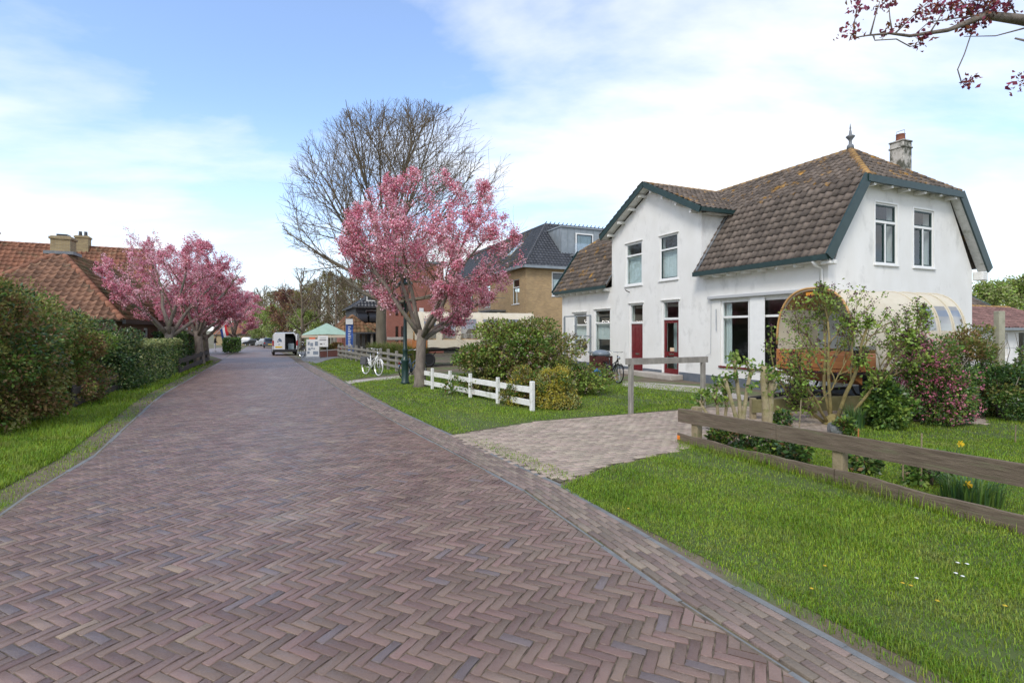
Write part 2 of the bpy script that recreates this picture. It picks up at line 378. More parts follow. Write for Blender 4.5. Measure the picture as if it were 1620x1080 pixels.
# ------------------------------------------------------------------ ground, road, gutter, drive, lawns
def inpoly(P, poly):
    """P (n,2), poly list of (x,y) -> bool mask"""
    x, y = P[:, 0], P[:, 1]; r = np.zeros(len(P), bool); n = len(poly)
    for i in range(n):
        x1, y1 = poly[i][0], poly[i][1]; x2, y2 = poly[(i + 1) % n][0], poly[(i + 1) % n][1]
        c = ((y1 > y) != (y2 > y)) & (x < (x2 - x1) * (y - y1) / ((y2 - y1) or 1e-12) + x1); r ^= c
    return r
def offset(pl, d):
    """shift a polyline sideways (positive = to its right)"""
    out = []
    for i, p in enumerate(pl):
        t = (pl[min(i + 1, len(pl) - 1)] - pl[max(i - 1, 0)]).normalized()
        out.append(p + Vector((t.y, -t.x, 0)) * d)
    return out
def sheet(name, poly, z, m, kind='structure', parent=None):
    b = MB(); b.poly([(p[0], p[1], z) for p in poly]); me = b.mesh(name, m)
    bm = bmesh.new(); bm.from_mesh(me)
    bmesh.ops.triangulate(bm, faces=bm.faces[:]); bmesh.ops.recalc_face_normals(bm, faces=bm.faces[:])
    if bm.faces and sum(f.normal.z * f.calc_area() for f in bm.faces) < 0: bmesh.ops.reverse_faces(bm, faces=bm.faces[:])
    for yy in (GY0, GY1): bmesh.ops.bisect_plane(bm, geom=bm.verts[:] + bm.edges[:] + bm.faces[:], plane_co=(0, yy, 0), plane_no=(0, 1, 0))
    for v in bm.verts: v.co.z += gz(v.co.y)
    bm.to_mesh(me); bm.free()
    o = link(name, me, parent)
    if kind: o['kind'] = kind
    return o
RD = Vector((-.4384, .8988, 0))                 # road direction
g_ = [G(1335, 1025), G(1160, 930), G(885, 768), G(608, 640), G(545, 605), G(501, 582.6), G(482, 572)]
RO = [g_[0] - RD * 16, g_[0] - RD * 4] + g_ + [G(464, 562.5), G(440, 552), G(418, 546)]
RI = offset(RO, -0.50)
l_ = [G(49, 782), G(151, 721), G(244, 635), G(261, 622), G(350, 571)]
LK = [l_[0] - RD * 18, l_[0] - RD * 5] + l_ + [G(364, 562), G(385, 552), G(396, 546)]
ground = sheet('ground', [(-1500, -200), (1500, -200), (1500, 2500), (-1500, 2500)], 0.0, m_soil)
m_far = mat('meadow', (.09, .12, .035), (.13, .15, .05), .5, .95)
road = sheet('road', LK + list(reversed(RI)), .0085, m_brickfar)
js = sheet('joint_bed', [p for p in LK if p.y < 31] + [p for p in reversed(RI) if p.y < 31], .0102, m_joint, None, road)

# --- brick pieces
def brick_variants(Lb, Wb, n=4, seed=1, wob=.0028):
    r = random.Random(seed); out = []
    for _ in range(n):
        ring = [(-1, -1), (-.4, -1), (.3, -1), (1, -1), (1, 0), (1, 1), (.35, 1), (-.3, 1), (-1, 1), (-1, 0)]
        o = [((a * Lb / 2) + r.uniform(-wob, wob), (b * Wb / 2) + r.uniform(-wob, wob)) for a, b in ring]
        t = [(x * (1 - .007 / Lb), y * (1 - .007 / Wb)) for x, y in o]
        n_ = len(o)
        vs = [(x, y, .0165 + r.uniform(-.0008, .0008)) for x, y in t] + [(x, y, .0138) for x, y in o] + [(x, y, -.02) for x, y in o]
        fs = [(0, i, i + 1) for i in range(1, n_ - 1)]
        for k in (0, n_):
            for i in range(n_):
                a, b2 = k + i, k + (i + 1) % n_; fs += [(a, a + n_, b2 + n_), (a, b2 + n_, b2)]
        out.append((np.array(vs), np.array(fs)))
    return out
def simple_brick(Lb, Wb):
    q = lambda s, z: [(-Lb / 2 * s, -Wb / 2 * s, z), (Lb / 2 * s, -Wb / 2 * s, z), (Lb / 2 * s, Wb / 2 * s, z), (-Lb / 2 * s, Wb / 2 * s, z)]
    vs = q(.97, .0165) + q(1, .0138) + q(1, -.005)
    fs = [(0, 1, 2), (0, 2, 3)]
    for k in (0, 4):
        for i in range(4):
            a, b2 = k + i, k + (i + 1) % 4; fs += [(a, a + 4, b2 + 4), (a, b2 + 4, b2)]
    return np.array(vs), np.array(fs)
def lay(parent, name, centers, angles, Lb, Wb, m, parts=300, seed=3, near=11.0, odd=None):
    """largest bricks as parts, the rest joined"""
    rs = np.random.RandomState(seed); C = np.asarray(centers); A = np.asarray(angles) + rs.normal(0, .012, len(C))
    d = np.hypot(C[:, 0], C[:, 1]); uu = np.abs(C[:, 0] / np.maximum(C[:, 1], .01))
    vis = (C[:, 1] > H * F / (1080 - V0) + .05) & (uu < .99)
    order = np.argsort(np.where(vis, d, 1e6))
    var = brick_variants(Lb - .0065, Wb - .0075, 5, seed); mes = [np_mesh(name, v, f, m) for v, f in var]; mats = [m] + (odd or []); odm = [[np_mesh(name, v, f, x) for v, f in var] for x in (odd or [])]
    kind_ = np.where(rs.uniform(0, 1, len(C)) < .009, 1, np.where(rs.uniform(0, 1, len(C)) < .05, 2, 0)) if odd else np.zeros(len(C), int)
    pick = set(order[:parts].tolist())
    Z = rs.normal(0, .0008, len(C)); tx = rs.normal(0, .002, len(C)); ty = rs.normal(0, .003, len(C)); vi = rs.randint(0, 5, len(C))
    for i in order[:parts]:
        o = link(name, (mes if kind_[i] == 0 else odm[kind_[i] - 1])[vi[i]], parent); o.location = (C[i, 0], C[i, 1], Z[i]); o.rotation_euler = (ty[i], tx[i], A[i])
    sb = simple_brick(Lb - .008, Wb - .009); VV, FF, KK = [], [], []; b = 0
    for k in range(6):
        v, f = var[k] if k < 5 else sb
        idx = np.array([i for i in range(len(C)) if i not in pick and ((d[i] < near and vi[i] == k) if k < 5 else d[i] >= near)], int)
        if not len(idx): continue
        ca, sa = np.cos(A[idx])[:, None], np.sin(A[idx])[:, None]
        X = v[None, :, 0] * ca - v[None, :, 1] * sa + C[idx, 0][:, None]; Y = v[None, :, 0] * sa + v[None, :, 1] * ca + C[idx, 1][:, None]
        Zz = v[None, :, 2] + Z[idx][:, None] + v[None, :, 0] * tx[idx][:, None] * -1 + v[None, :, 1] * ty[idx][:, None]
        VV.append(np.stack([X, Y, Zz], -1).reshape(-1, 3)); KK.append(np.repeat(kind_[idx], len(f)))
        FF.append((f[None] + (b + np.arange(len(idx)) * len(v))[:, None, None]).reshape(-1, 3)); b += len(idx) * len(v)
    if VV:
        o = link(name + '_field', np_mesh(name + '_field', np.vstack(VV), np.vstack(FF), mats, np.concatenate(KK)), parent); o['kind'] = 'stuff'

# --- herringbone road: bricks 45 degrees to the road
BL, BW = .2130, .0710
a1 = math.atan2(math.cos(math.radians(25)), math.sin(math.radians(25)))    # direction of one set, +25 deg right of +Y
e1 = np.array([math.cos(a1), math.sin(a1)]); e2 = np.array([-e1[1], e1[0]])
cs, an = [], []
R_ = int(42 / BW)
ii, jj = np.meshgrid(np.arange(-R_, R_), np.arange(-R_, R_), indexing='ij')
ph = (ii + jj) % 6
hx = np.stack([(ii + 1.5) * BW, (jj + .5) * BW], -1)[ph == 0]; vx = np.stack([(ii + .5) * BW, (jj + 1.5) * BW], -1)[ph == 3]
Ph = hx[:, :1] * e1 + hx[:, 1:] * e2; Pv = vx[:, :1] * e1 + vx[:, 1:] * e2
P = np.vstack([Ph, Pv]); A = np.concatenate([np.full(len(Ph), a1), np.full(len(Pv), a1 + math.pi / 2)])
rp = [(p.x, p.y) for p in offset(LK, .05)] + [(p.x, p.y) for p in reversed(offset(RI, -.05))]
k_ = (P[:, 1] > 1.2) & (P[:, 1] < 30) & (np.abs(P[:, 0]) < P[:, 1] * 1.3 + .5); P, A = P[k_], A[k_]
rp = [(p.x, p.y) for p in offset(LK, .034)] + [(p.x, p.y) for p in reversed(offset(RI, -.028))]
hu = np.stack([np.cos(A), np.sin(A)], 1); hv_ = np.stack([-np.sin(A), np.cos(A)], 1)
cor = [P + hu * (sx * (BL - .008) / 2) + hv_ * (sy * (BW - .009) / 2) for sx, sy in ((-1, -1), (1, -1), (1, 1), (-1, 1))]
ci = np.stack([inpoly(c, rp) for c in cor], 1); whole = ci.all(1); cut = ci.any(1) & ~whole
lay(road, 'brick', P[whole], A[whole], BL, BW, m_brick, 300, 5, odd=[m_odd, m_darkbrick])
eb = MB(); segs = [(rp[i], rp[(i + 1) % len(rp)]) for i in range(len(rp))]       # bricks sawn along the two edges
for i in np.nonzero(cut)[0]:
    pg = [Vector((c[i][0], c[i][1])) for c in cor]; pc = Vector(P[i])
    for a, b in segs:
        a = Vector(a); b = Vector(b); t = b - a; s = max(0, min(1, (pc - a).dot(t) / t.length_squared))
        if (a + t * s - pc).length > .2: continue
        t.normalize(); nn = Vector((t.y, -t.x)); res = []
        for k in range(len(pg)):
            p, q = pg[k], pg[(k + 1) % len(pg)]; dp, dq = (p - a).dot(nn), (q - a).dot(nn)
            if dp >= 0: res.append(p)
            if dp * dq < 0: res.append(p.lerp(q, dp / (dp - dq)))
        pg = res
        if len(pg) < 3: break
    if len(pg) >= 3:
        n = len(pg); eb.add([(p.x, p.y, .0160) for p in pg] + [(p.x, p.y, 0) for p in pg], [tuple(range(n))] + [(k, n + k, n + (k + 1) % n, (k + 1) % n) for k in range(n)])
print('edge bricks', int(cut.sum()), 'built faces', len(eb.f))
if eb.v: o = eb.build('cut_brick_field', m_brick, road, fixn=True); o['kind'] = 'stuff'

# --- gutter: rows of bricks along the road between two concrete lines
gutter = sheet('gutter', offset(RI, .045) + list(reversed(offset(RO, -.045))), .0105, m_joint)
cs, an = [], []
def along(pl, step, start=0.0, y0=1.2, y1=30):
    """points and headings every step metres along a polyline"""
    out = []; s = start
    for a, b in zip(pl[:-1], pl[1:]):
        L = (b - a).length; t = (b - a) / L
        while s < L:
            p = a + t * s
            if y0 < p.y < y1: out.append((p.x, p.y, math.atan2(t.y, t.x)))
            s += step
        s -= L
    return out
for r in range(6):
    for x, y, h in along(offset(RI, .045 + .0715 * (r + .5) - .004), .205, .1 * (r % 2) + .03 * r): cs.append((x, y)); an.append(h)
lay(gutter, 'brick', cs, an, .205, .0690, m_gutter, 300, 9)
for nm, pl, w in (('kerb_line', RI, .048), ('kerb_line', RO, .055), ('kerb_line', LK, .06)):
    root = empty(nm, (0, 0, 0)); root['kind'] = 'structure'
    far = MB()
    for i, (a, b) in enumerate(zip(pl[:-1], pl[1:])):
        L = (b - a).length; t = (b - a) / L; s = 0
        while s < L:
            e = min(s + 1.0, L); p, q = a + t * s, a + t * (e - .012)
            jz = rnd.uniform(-.010, -.004); jx = rnd.uniform(-.008, .008); sd = Vector((t.y, -t.x, 0)) * jx
            mb = MB() if 1 < p.y < 12 and abs(p.x) < p.y * 1.1 + 1 else None
            (mb or far).beam(p + Vector((0, 0, jz - .012 + gz(p.y))) + sd, q + Vector((0, 0, jz - .012 + gz(q.y))) + sd, w, .058)
            if mb: mb.build('kerb_stone', m_conc, root)
            s = e
    o = far.build('kerb_stone_row', m_conc, root); o['kind'] = 'stuff'

# --- brick drive towards the house and the wagon
dr = [G(712, 690), G(845, 668), G(1000, 656), G(1095, 648), G(1180, 643), G(1300, 640), G(1540, 640), G(1560, 672), G(1400, 664), G(1290, 690), G(1240, 706), G(1100, 704), G(1068, 714), G(960, 738), G(886, 764)]
drive = sheet('driveway', dr, .0105, m_joint)
ang = math.atan2(GV.y, GV.x); eg = np.array([GV.x, GV.y]); ed = np.array([DV.x, DV.y])
cs, an = [], []
o0 = np.array([dr[0].x, dr[0].y])
for i in range(-40, 120):
    for j in range(-60, 60):
        p = o0 + ed * (i * .105) + eg * (j * .205 + (.1025 if i % 2 else 0)); cs.append(p)
cs = np.array(cs); k_ = inpoly(cs, [(p.x, p.y) for p in dr]) & (cs[:, 1] < 16); cs = cs[k_]
lay(drive, 'brick', cs, np.full(len(cs), ang), .205, .105, m_drive, 300, 21, 13)

# --- lawns
FA, FB = G(1077, 700), G(1620, 846)            # foot of the brown plank fence
fd = (FB - FA).normalized()
L1 = [G(878, 768), G(960, 738), G(1068, 714), G(1095, 702)] + [FA, FB, FB + fd * 4] + [p for p in reversed(offset(RO, .30)) if 0 < p.y < 5.2] + []
L1 = [G(884, 772), G(960, 740), G(1068, 715), FA, FB, FB + fd * 5] + [offset(RO, .22)[k] for k in (1, 2, 3)]
L2 = [FA + fd * .3, G(1240, 708), G(1290, 692), G(1400, 666), G(1560, 672), G(1560, 640), Vector((17, 12, 0)), Vector((17, 1, 0)), FB + fd * 5]
path_z = .012
L3 = [G(716, 687), G(845, 666), G(1000, 654), G(1095, 646), G(1160, 630), G(1100, 614), G(1000, 604), G(940, 598), G(905, 588), G(640, 594), G(556, 607), G(610, 637), G(655, 661)]
L4 = [G(548, 602), G(640, 588), G(640, 570), G(536, 566), G(497, 576)]
ll = offset(LK, -.42)
L5 = [p for p in ll if p.y < 32] + [p for p in reversed(offset(LK, -4.2)) if p.y < 32]
for pl in (L1, L2, L3, L4, L5): sheet('lawn', pl, .004, m_lawn)
sheet('garden_path', [G(985, 611), G(1110, 622), G(1180, 634), G(1190, 628), G(1112, 611.5), G(985, 602.5)], .009, m_slabs)
sheet('footpath', [G(552, 607.5), G(650, 596), G(650, 592.5), G(546, 603)], .009, m_slabs)
sheet('forecourt', [G(478, 570), G(500, 575), G(538, 564), G(540, 552), G(470, 556)], .007, m_conc)
sheet('pavement', [G(352, 569), G(330, 562), G(300, 556), G(345, 550), G(384, 550), G(366, 559)], .007, m_brickfar)

def vnoise(X, Y):
    return .5 + .18 * (np.sin(X * 2.1 + 1.3 * np.sin(Y * 1.7)) + np.sin(Y * 2.7 + 1.1 * np.sin(X * 2.3 + 1)) + .7 * np.sin(X * 6.1 + Y * 4.3))
def grass(name, polys, rings, seed, label, Lmin=.018, Lmax=.062, m=m_blade, thin=None):
    rs = np.random.RandomState(seed); VV, FF, b = [], [], 0
    for poly in polys:
        pp = [(p[0], p[1]) for p in poly]; xs = [p[0] for p in pp]; ys = [p[1] for p in pp]
        for y0, y1, dens, wd, ls in rings:
            ya, yb = max(y0, min(ys)), min(y1, max(ys))
            if ya >= yb: continue
            xa, xb = max(min(xs), -1.3 * yb - .5), min(max(xs), 1.3 * yb + .5)
            n = int(dens * max(xb - xa, 0) * (yb - ya))
            if n < 1: continue
            Q = np.stack([rs.uniform(xa, xb, n), rs.uniform(ya, yb, n)], 1)
            Q = Q[inpoly(Q, pp)]
            nz = vnoise(Q[:, 0], Q[:, 1]); Q = Q[rs.uniform(0, 1, len(Q)) < .75 + .4 * nz]
            if thin is not None: Q = Q[thin(Q, rs)]
            n = len(Q)
            if not n: continue
            nz = vnoise(Q[:, 0], Q[:, 1])
            ln = rs.uniform(Lmin, Lmax, n) * (.62 + .85 * nz ** 1.5) * ls; th = rs.uniform(0, 2 * np.pi, n); bend = rs.uniform(.15, .95, n); w = wd * rs.uniform(.7, 1.3, n)
            dx, dy = np.cos(th), np.sin(th); sx, sy = -dy, dx
            base = np.stack([Q[:, 0], Q[:, 1], .002 - GS * np.maximum(Q[:, 1] - GY0, 0)], 1)
            mid = base + np.stack([dx * ln * bend * .3, dy * ln * bend * .3, ln * .6], 1)
            tip = base + np.stack([dx * ln * bend, dy * ln * bend, ln * (1.02 - .45 * bend)], 1)
            sv = np.stack([sx * w, sy * w, np.zeros(n)], 1)
            if y0 < 9:
                V = np.stack([base - sv, base + sv, mid + sv * .8, mid - sv * .8, tip], 1).reshape(-1, 3); k = 5
                f = np.array([[0, 1, 2], [0, 2, 3], [3, 2, 4]])
            else:
                V = np.stack([base - sv, base + sv, tip], 1).reshape(-1, 3); k = 3; f = np.array([[0, 1, 2]])
            VV.append(V); FF.append((f[None] + (b + np.arange(n) * k)[:, None, None]).reshape(-1, 3)); b += n * k
    o = link(name, np_mesh(name, np.vstack(VV), np.vstack(FF), m)); tag(o, label, 'grass', kind='stuff')
    return o
RG = [(1.5, 4.2, 9500, .0022, 1), (4.2, 6.5, 7000, .0026, 1), (6.5, 9, 4200, .0034, 1), (9, 13, 1700, .006, 1.05), (13, 20, 700, .011, 1.1), (20, 34, 260, .02, 1.2)]
dry = lambda Q, rs: rs.uniform(0, 1, len(Q)) < np.clip((vnoise(Q[:, 0] * .6 + 3, Q[:, 1] * .6) - .05) * 3.5, .3, 1)
grass('lawn_grass', [L1], RG, 31, 'short bright green grass of the verge before the plank fence', thin=dry)
grass('garden_grass', [L2], RG, 32, 'short green grass of the garden behind the plank fence', thin=dry)
grass('yard_grass', [L3, L4], RG, 33, 'mown grass of the yard round the white rail fence', thin=dry)
grass('verge_grass', [L5], RG, 34, 'rough green grass along the road edge below the hedges', .05, .14)
# worn edge: thin tufts in the dirt beside the kerbs
e1_ = offset(RO, .06); e2_ = offset(RO, .40)
E = [p for p in e1_ if p.y < 34] + [p for p in reversed(e2_) if p.y < 34]
e3_ = offset(LK, -.06); e4_ = offset(LK, -.55)
E2 = [p for p in e3_ if p.y < 32] + [p for p in reversed(e4_) if p.y < 32]
RS = [(a, b, d * .26, w, l) for a, b, d, w, l in RG]
grass('edge_tufts', [E, E2], RS, 35, 'sparse grass tufts in the worn dirt beside the kerb lines', .02, .06)
# longer grass along the foot of the plank fence
T1 = [FA + Vector((-.13, -.02, 0)), FB + Vector((-.13, -.02, 0)), FB + Vector((-.02, 0, 0)), FA + Vector((-.02, 0, 0))]
grass('fence_foot_grass', [T1], [(1.5, 9, 2300, .0026, 1)], 36, 'long uncut grass along the foot of the plank fence', .04, .19)
# ------------------------------------------------------------------ roof tiles, windows
def tile_geo(w, l, amp=.030, n=8, lift=.048):
    """one pantile: x across, y up the slope, z out of the roof"""
    prof = [(w * i / (n - 1) * 1.04, amp * (1 + math.cos(2 * math.pi * i / (n - 1) + .5))) for i in range(n)]
    vs = [(x, -.01, z + lift) for x, z in prof] + [(x, l * 1.12, z + .002) for x, z in prof] + [(x, -.01, z + lift - .042) for x, z in prof]
    fs = []
    for i in range(n - 1): fs += [(i, i + 1, n + i + 1, n + i), (2 * n + i, 2 * n + i + 1, i + 1, i)]
    return vs, fs
def plane_frame(o, ux, uy):
    ux = Vector(ux).normalized(); uy = Vector(uy); uy = (uy - ux * uy.dot(ux)).normalized(); uz = ux.cross(uy)
    M = Matrix(((ux.x, uy.x, uz.x, o[0]), (ux.y, uy.y, uz.y, o[1]), (ux.z, uy.z, uz.z, o[2]), (0, 0, 0, 1)))
    return M
def tiled(parent, M, poly, w, l, m, deckm, parts=False, name='tile', thick=.06, amp=.030, seed=1, jit=1.0):
    """roof plane: deck plus tiles over poly (in plane coordinates); parts=True makes each whole tile an object"""
    r = random.Random(seed)
    d = MB(); d.slab(poly, (), thick, M); d.build('roof_deck', deckm, parent)
    xs = [p[0] for p in poly]; ys = [p[1] for p in poly]
    vs, fs = tile_geo(w, l, amp); tv = [Vector(v) for v in vs]
    me = None
    if parts:
        b = MB(); b.add(vs, fs); me = b.mesh(name, m, True)
    f = MB(); cuts = []; n = len(poly)
    ny = int(math.ceil((max(ys) - min(ys)) / l)); nx = int(math.ceil((max(xs) - min(xs)) / w))
    cell = lambda x, y: [(x, y), (x + w, y), (x, y + l), (x + w, y + l)]
    edge = MB()
    for j in range(ny):
        for i in range(nx):
            x, y = min(xs) + i * w, min(ys) + j * l
            ins = inpoly(np.array([(min(max(a, min(xs) + .002), max(xs) - .002), min(max(b_, min(ys) + .002), max(ys) - .002)) for a, b_ in cell(x, y)] + [(x + w / 2, y + l / 2)]), poly)
            if not ins.any(): continue
            J = Matrix.Translation((x + r.uniform(-.004, .004) * jit, y + r.uniform(-.008, .008) * jit, r.uniform(0, .006) * jit)) @ Matrix.Rotation(r.uniform(-.012, .012) * jit, 4, 'Z')
            if ins.all() and y + l * 1.15 <= max(ys) + .12:
                if parts:
                    o = link(name, me, parent); o.matrix_local = M @ J
                else: f.add([M @ (J @ v) for v in tv], fs)
            else: edge.add([J @ v for v in tv], fs)
    if edge.v:                                  # tiles cut along hips, valleys and verges
        bm = bmesh.new(); me2 = edge.mesh('cut', m); bm.from_mesh(me2); bpy.data.meshes.remove(me2)
        ar = sum(poly[i][0] * poly[(i + 1) % n][1] - poly[(i + 1) % n][0] * poly[i][1] for i in range(n))
        for i in range(n):
            a = Vector((*poly[i], 0)); b = Vector((*poly[(i + 1) % n], 0)); t = b - a
            no = Vector((t.y, -t.x, 0)) * (1 if ar > 0 else -1)
            bmesh.ops.bisect_plane(bm, geom=bm.verts[:] + bm.edges[:] + bm.faces[:], plane_co=a + no.normalized() * .02, plane_no=no, clear_outer=True)
        bm.verts.index_update(); f.add([M @ v.co for v in bm.verts], [[v.index for v in q.verts] for q in bm.faces]); bm.free()
    if f.v:
        o = f.build(name + '_field', m, parent, True); o['kind'] = 'stuff'
def barrel(parent, a, b, r, m, step=.33, name='ridge_tile'):
    """half-round capping tiles from a to b, each its own piece"""
    a = Vector(a); b = Vector(b); L = (b - a).length; d = (b - a) / L; n = max(1, round(L / step)); st = L / n
    g = MB(); vs = []; N = 8
    for k, (y, rr) in enumerate(((0, r * 1.08), (st * 1.1, r * .92))):
        for i in range(N + 1):
            t = math.pi * i / N; vs.append((math.cos(t) * rr, y, math.sin(t) * rr))
    vs += [(math.cos(math.pi * i / N) * r * .86, 0, math.sin(math.pi * i / N) * r * .86) for i in range(N + 1)]
    fs = [(i, i + 1, N + 2 + i, N + 1 + i) for i in range(N)] + [(2 * N + 2 + i, 2 * N + 3 + i, i + 1, i) for i in range(N)]
    g.add(vs, fs); me = g.mesh(name, m, True)
    sd = d.cross(Vector((0, 0, 1))).normalized(); up = sd.cross(d)
    R = Matrix(((sd.x, d.x, up.x, 0), (sd.y, d.y, up.y, 0), (sd.z, d.z, up.z, 0), (0, 0, 0, 1)))
    for i in range(n):
        o = link(name, me, parent); o.matrix_local = Matrix.Translation(a + d * st * i) @ R @ Matrix.Rotation(rnd.uniform(-.02, .02), 4, 'Y')

def rect(x0, x1, z0, z1): return [(x0, z0), (x1, z0), (x1, z1), (x0, z1)]
def window(parent, M, w, h, transom=None, mullion=False, fm=None, sm=None, fw=.065, sill=None, set_back=.07, curtain=None, name='window', label=None, glass=None, smw=.05):
    """frame, sashes, panes; M maps (a along, b up, c outwards) with the origin at the lower left corner of the opening"""
    fm = fm or m_white; glass = glass or m_glass
    f = MB(); c0, c1 = -set_back - .07, -set_back
    for x0, x1, z0, z1 in ((0, fw, 0, h), (w - fw, w, 0, h), (fw, w - fw, 0, fw), (fw, w - fw, h - fw, h)): f.box(x0, x1, z0, z1, c0, c1, M)
    bays = [(fw, w - fw, fw, h - fw)]
    if transom:
        f.box(fw, w - fw, transom - .035, transom + .035, c0, c1 + .012, M)
        lo = (fw, w - fw, fw, transom - .035); bays = [(fw, w - fw, transom + .035, h - fw)]
        if mullion:
            mx = w / 2; f.box(mx - .03, mx + .03, fw, transom - .035, c0, c1, M)
            bays += [(fw, mx - .03, lo[2], lo[3]), (mx + .03, w - fw, lo[2], lo[3])]
        else: bays.append(lo)
    fr = f.build(name, fm, parent)
    if label: fr['label'] = label
    for x0, x1, z0, z1 in bays:
        s = 0
        if sm is not None:
            s = smw; q = MB(); d0, d1 = c0 + .015, c1 - .012
            for a in ((x0, x0 + s, z0, z1), (x1 - s, x1, z0, z1), (x0 + s, x1 - s, z0, z0 + s), (x0 + s, x1 - s, z1 - s, z1)): q.box(*a, d0, d1, M)
            q.build('sash', sm, fr)
        g = MB(); g.box(x0 + s, x1 - s, z0 + s, z1 - s, c0 + .03, c0 + .036, M); g.build('pane', glass, fr)
    if sill is not None:
        q = MB(); q.bbox(-.05, w + .05, -.06, .0, -set_back, .06, .008, M); q.build('sill', sill, fr)
    if curtain:
        for (x0, x1, z0, z1, cm) in curtain:
            q = MB(); n = max(6, int((x1 - x0) / .03)); vs = []
            for i in range(n + 1):
                x = x0 + (x1 - x0) * i / n; c = c0 - .09 + .018 * math.sin(i * 1.9 + .6 * math.sin(i))
                vs += [M @ Vector((x, z0, c)), M @ Vector((x, z1, c))]
            q.add(vs, [(2 * i, 2 * i + 2, 2 * i + 3, 2 * i + 1) for i in range(n)]); q.build('curtain', cm, fr, True)
    return fr

# ------------------------------------------------------------------ the white house
K = H / 1.75
P0 = Vector((5.747 * K, 18.7 * K, 0)); MID = P0 + DV * (1.12 * K)
house = empty('white_house', MID, math.atan2(-DV.y, -DV.x), 'white rendered house with mossy brown mansard roof, green trim and two red doors', 'house')
hM = Matrix.Translation(MID) @ Matrix.Rotation(math.atan2(-DV.y, -DV.x), 4, 'Z'); hI = hM.inverted()
camp = hI @ Vector((0, 0, H))
def fac(u, v, y=0.0):                        # photo pixel on the street front -> (x, z)
    d = hI.to_3x3() @ Vector(((u - CU) / F, 1, -(v - V0) / F)); t = (y - camp.y) / d.y; p = camp + d * t; return p.x, p.z
XR, XL, DP = 7.63, -7.55, 7.1
def gab(u, v, x=XR):                         # photo pixel on the right gable -> (y, z)
    d = hI.to_3x3() @ Vector(((u - CU) / F, 1, -(v - V0) / F)); t = (x - camp.x) / d.x; p = camp + d * t; return p.y, p.z
EZ, KZ, RZ = 3.94, 6.27, 7.93; KY, RY = 1.30, DP / 2; MW = 2.83; OV = .28
HX = XR - 1.72
FM = Matrix(((1, 0, 0, 0), (0, 0, -1, 0), (0, 1, 0, 0), (0, 0, 0, 1)))         # facade: (a,b,c) -> (x, -c, z)
def FMo(x, z, y=0): return Matrix.Translation((x, y, z)) @ FM
GMx = Matrix(((0, 0, 1, 0), (1, 0, 0, 0), (0, 1, 0, 0), (0, 0, 0, 1)))         # right gable: (a,b,c) -> (c, a, b)
def GMo(y, z): return Matrix.Translation((XR, y, z)) @ GMx
def frect(u0, v0, u1, v1):
    vm = (v0 + v1) / 2; x0 = fac(u0, vm)[0]; x1 = fac(u1, vm)[0]; um = (u0 + u1) / 2
    return x0, x1, fac(um, v1)[1], fac(um, v0)[1]
W = {}
W['ul'] = frect(989.7, 383.5, 1016, 451); W['ur'] = frect(1043.8, 371, 1072.4, 442)
W['dl'] = frect(995.7, 480, 1017.4, 594); W['dr'] = frect(1047, 475, 1074.5, 596)
W['b1'] = frect(1139.7, 474, 1184.8, 580); W['b2'] = (4.95, 6.55, W['b1'][2], W['b1'][3])
W['l1'] = frect(906, 494, 928, 556); W['l2'] = frect(940, 489, 965.3, 557)
print('house openings', {k: [round(a, 2) for a in v] for k, v in W.items()})
holes = [rect(*W[k]) for k in ('ul', 'ur', 'dl', 'dr', 'b1', 'b2', 'l1', 'l2')]
# street front with the middle gable, one wall
front = [(XL, 0), (XR, 0), (XR, EZ - .05), (MW, EZ - .05), (MW, KZ - .05), (0, RZ - .24), (-MW, KZ - .05), (-MW, EZ - .05), (XL, EZ - .05)]
b = MB(); b.slab(front, holes, .3, FM); b.build('front_wall', m_plaster, house)
gw = [(-0.0, 0), (DP, 0), (DP, EZ - .05), (DP - KY - .05, KZ - .06), (KY + .05, KZ - .06), (0, EZ - .05)]
def grect(u0, v0, u1, v1):
    vm = (v0 + v1) / 2; um = (u0 + u1) / 2; return gab(u0, vm)[0], gab(u1, vm)[0], gab(um, v1)[1], gab(um, v0)[1]
W['g1'] = grect(1384, 322, 1419, 418); W['g2'] = grect(1445, 332, 1477, 423)
print('gable', W['g1'], W['g2'])
b = MB(); b.slab([(max(y, .302) if y < .3 else y, z) for y, z in gw], [rect(*W['g1']), rect(*W['g2'])], .3, GMx @ Matrix.Translation((0, 0, XR))); b.build('gable_wall', m_plaster, house)
b = MB(); b.slab([(max(y, .302) if y < .3 else y, z) for y, z in gw], (), .3, GMx @ Matrix.Translation((0, 0, XL + .3))); b.build('gable_wall', m_plaster, house)
b = MB(); b.box(XL + .3, XR - .3, DP - .3, DP - .002, 0, EZ - .05); b.box(XL + .3, XR - .3, .3, DP - .3, -.02, .12); b.box(XL + .3, XR - .3, .3, DP - .3, EZ - 1.1, EZ - .98); b.build('back_wall', m_inside, house)
for sx in (-1, 1):                            # cheeks of the middle gable above the roof
    b = MB(); b.slab([(.302, EZ - .3), (KY + 1.0, KZ + .3), (.302, KZ - .05)], (), .3, Matrix(((0, 0, 1, 0), (1, 0, 0, 0), (0, 1, 0, 0), (0, 0, 0, 1))) if False else Matrix.Translation((sx * MW + (0 if sx > 0 else .3), 0, 0)) @ GMx)
    b.build('dormer_cheek', m_plaster, house)
b = MB()                                      # dark plinth band
xs = [XL - .004, W['dl'][0], W['dl'][1], W['dr'][0], W['dr'][1], XR + .004]
for i in (0, 2, 4): b.box(xs[i], xs[i + 1], -.02, .0, -.02, .30 if i else .30)
b.box(XR, XR + .02, 0, DP, -.02, .30); b.build('plinth', m_plinth, house)
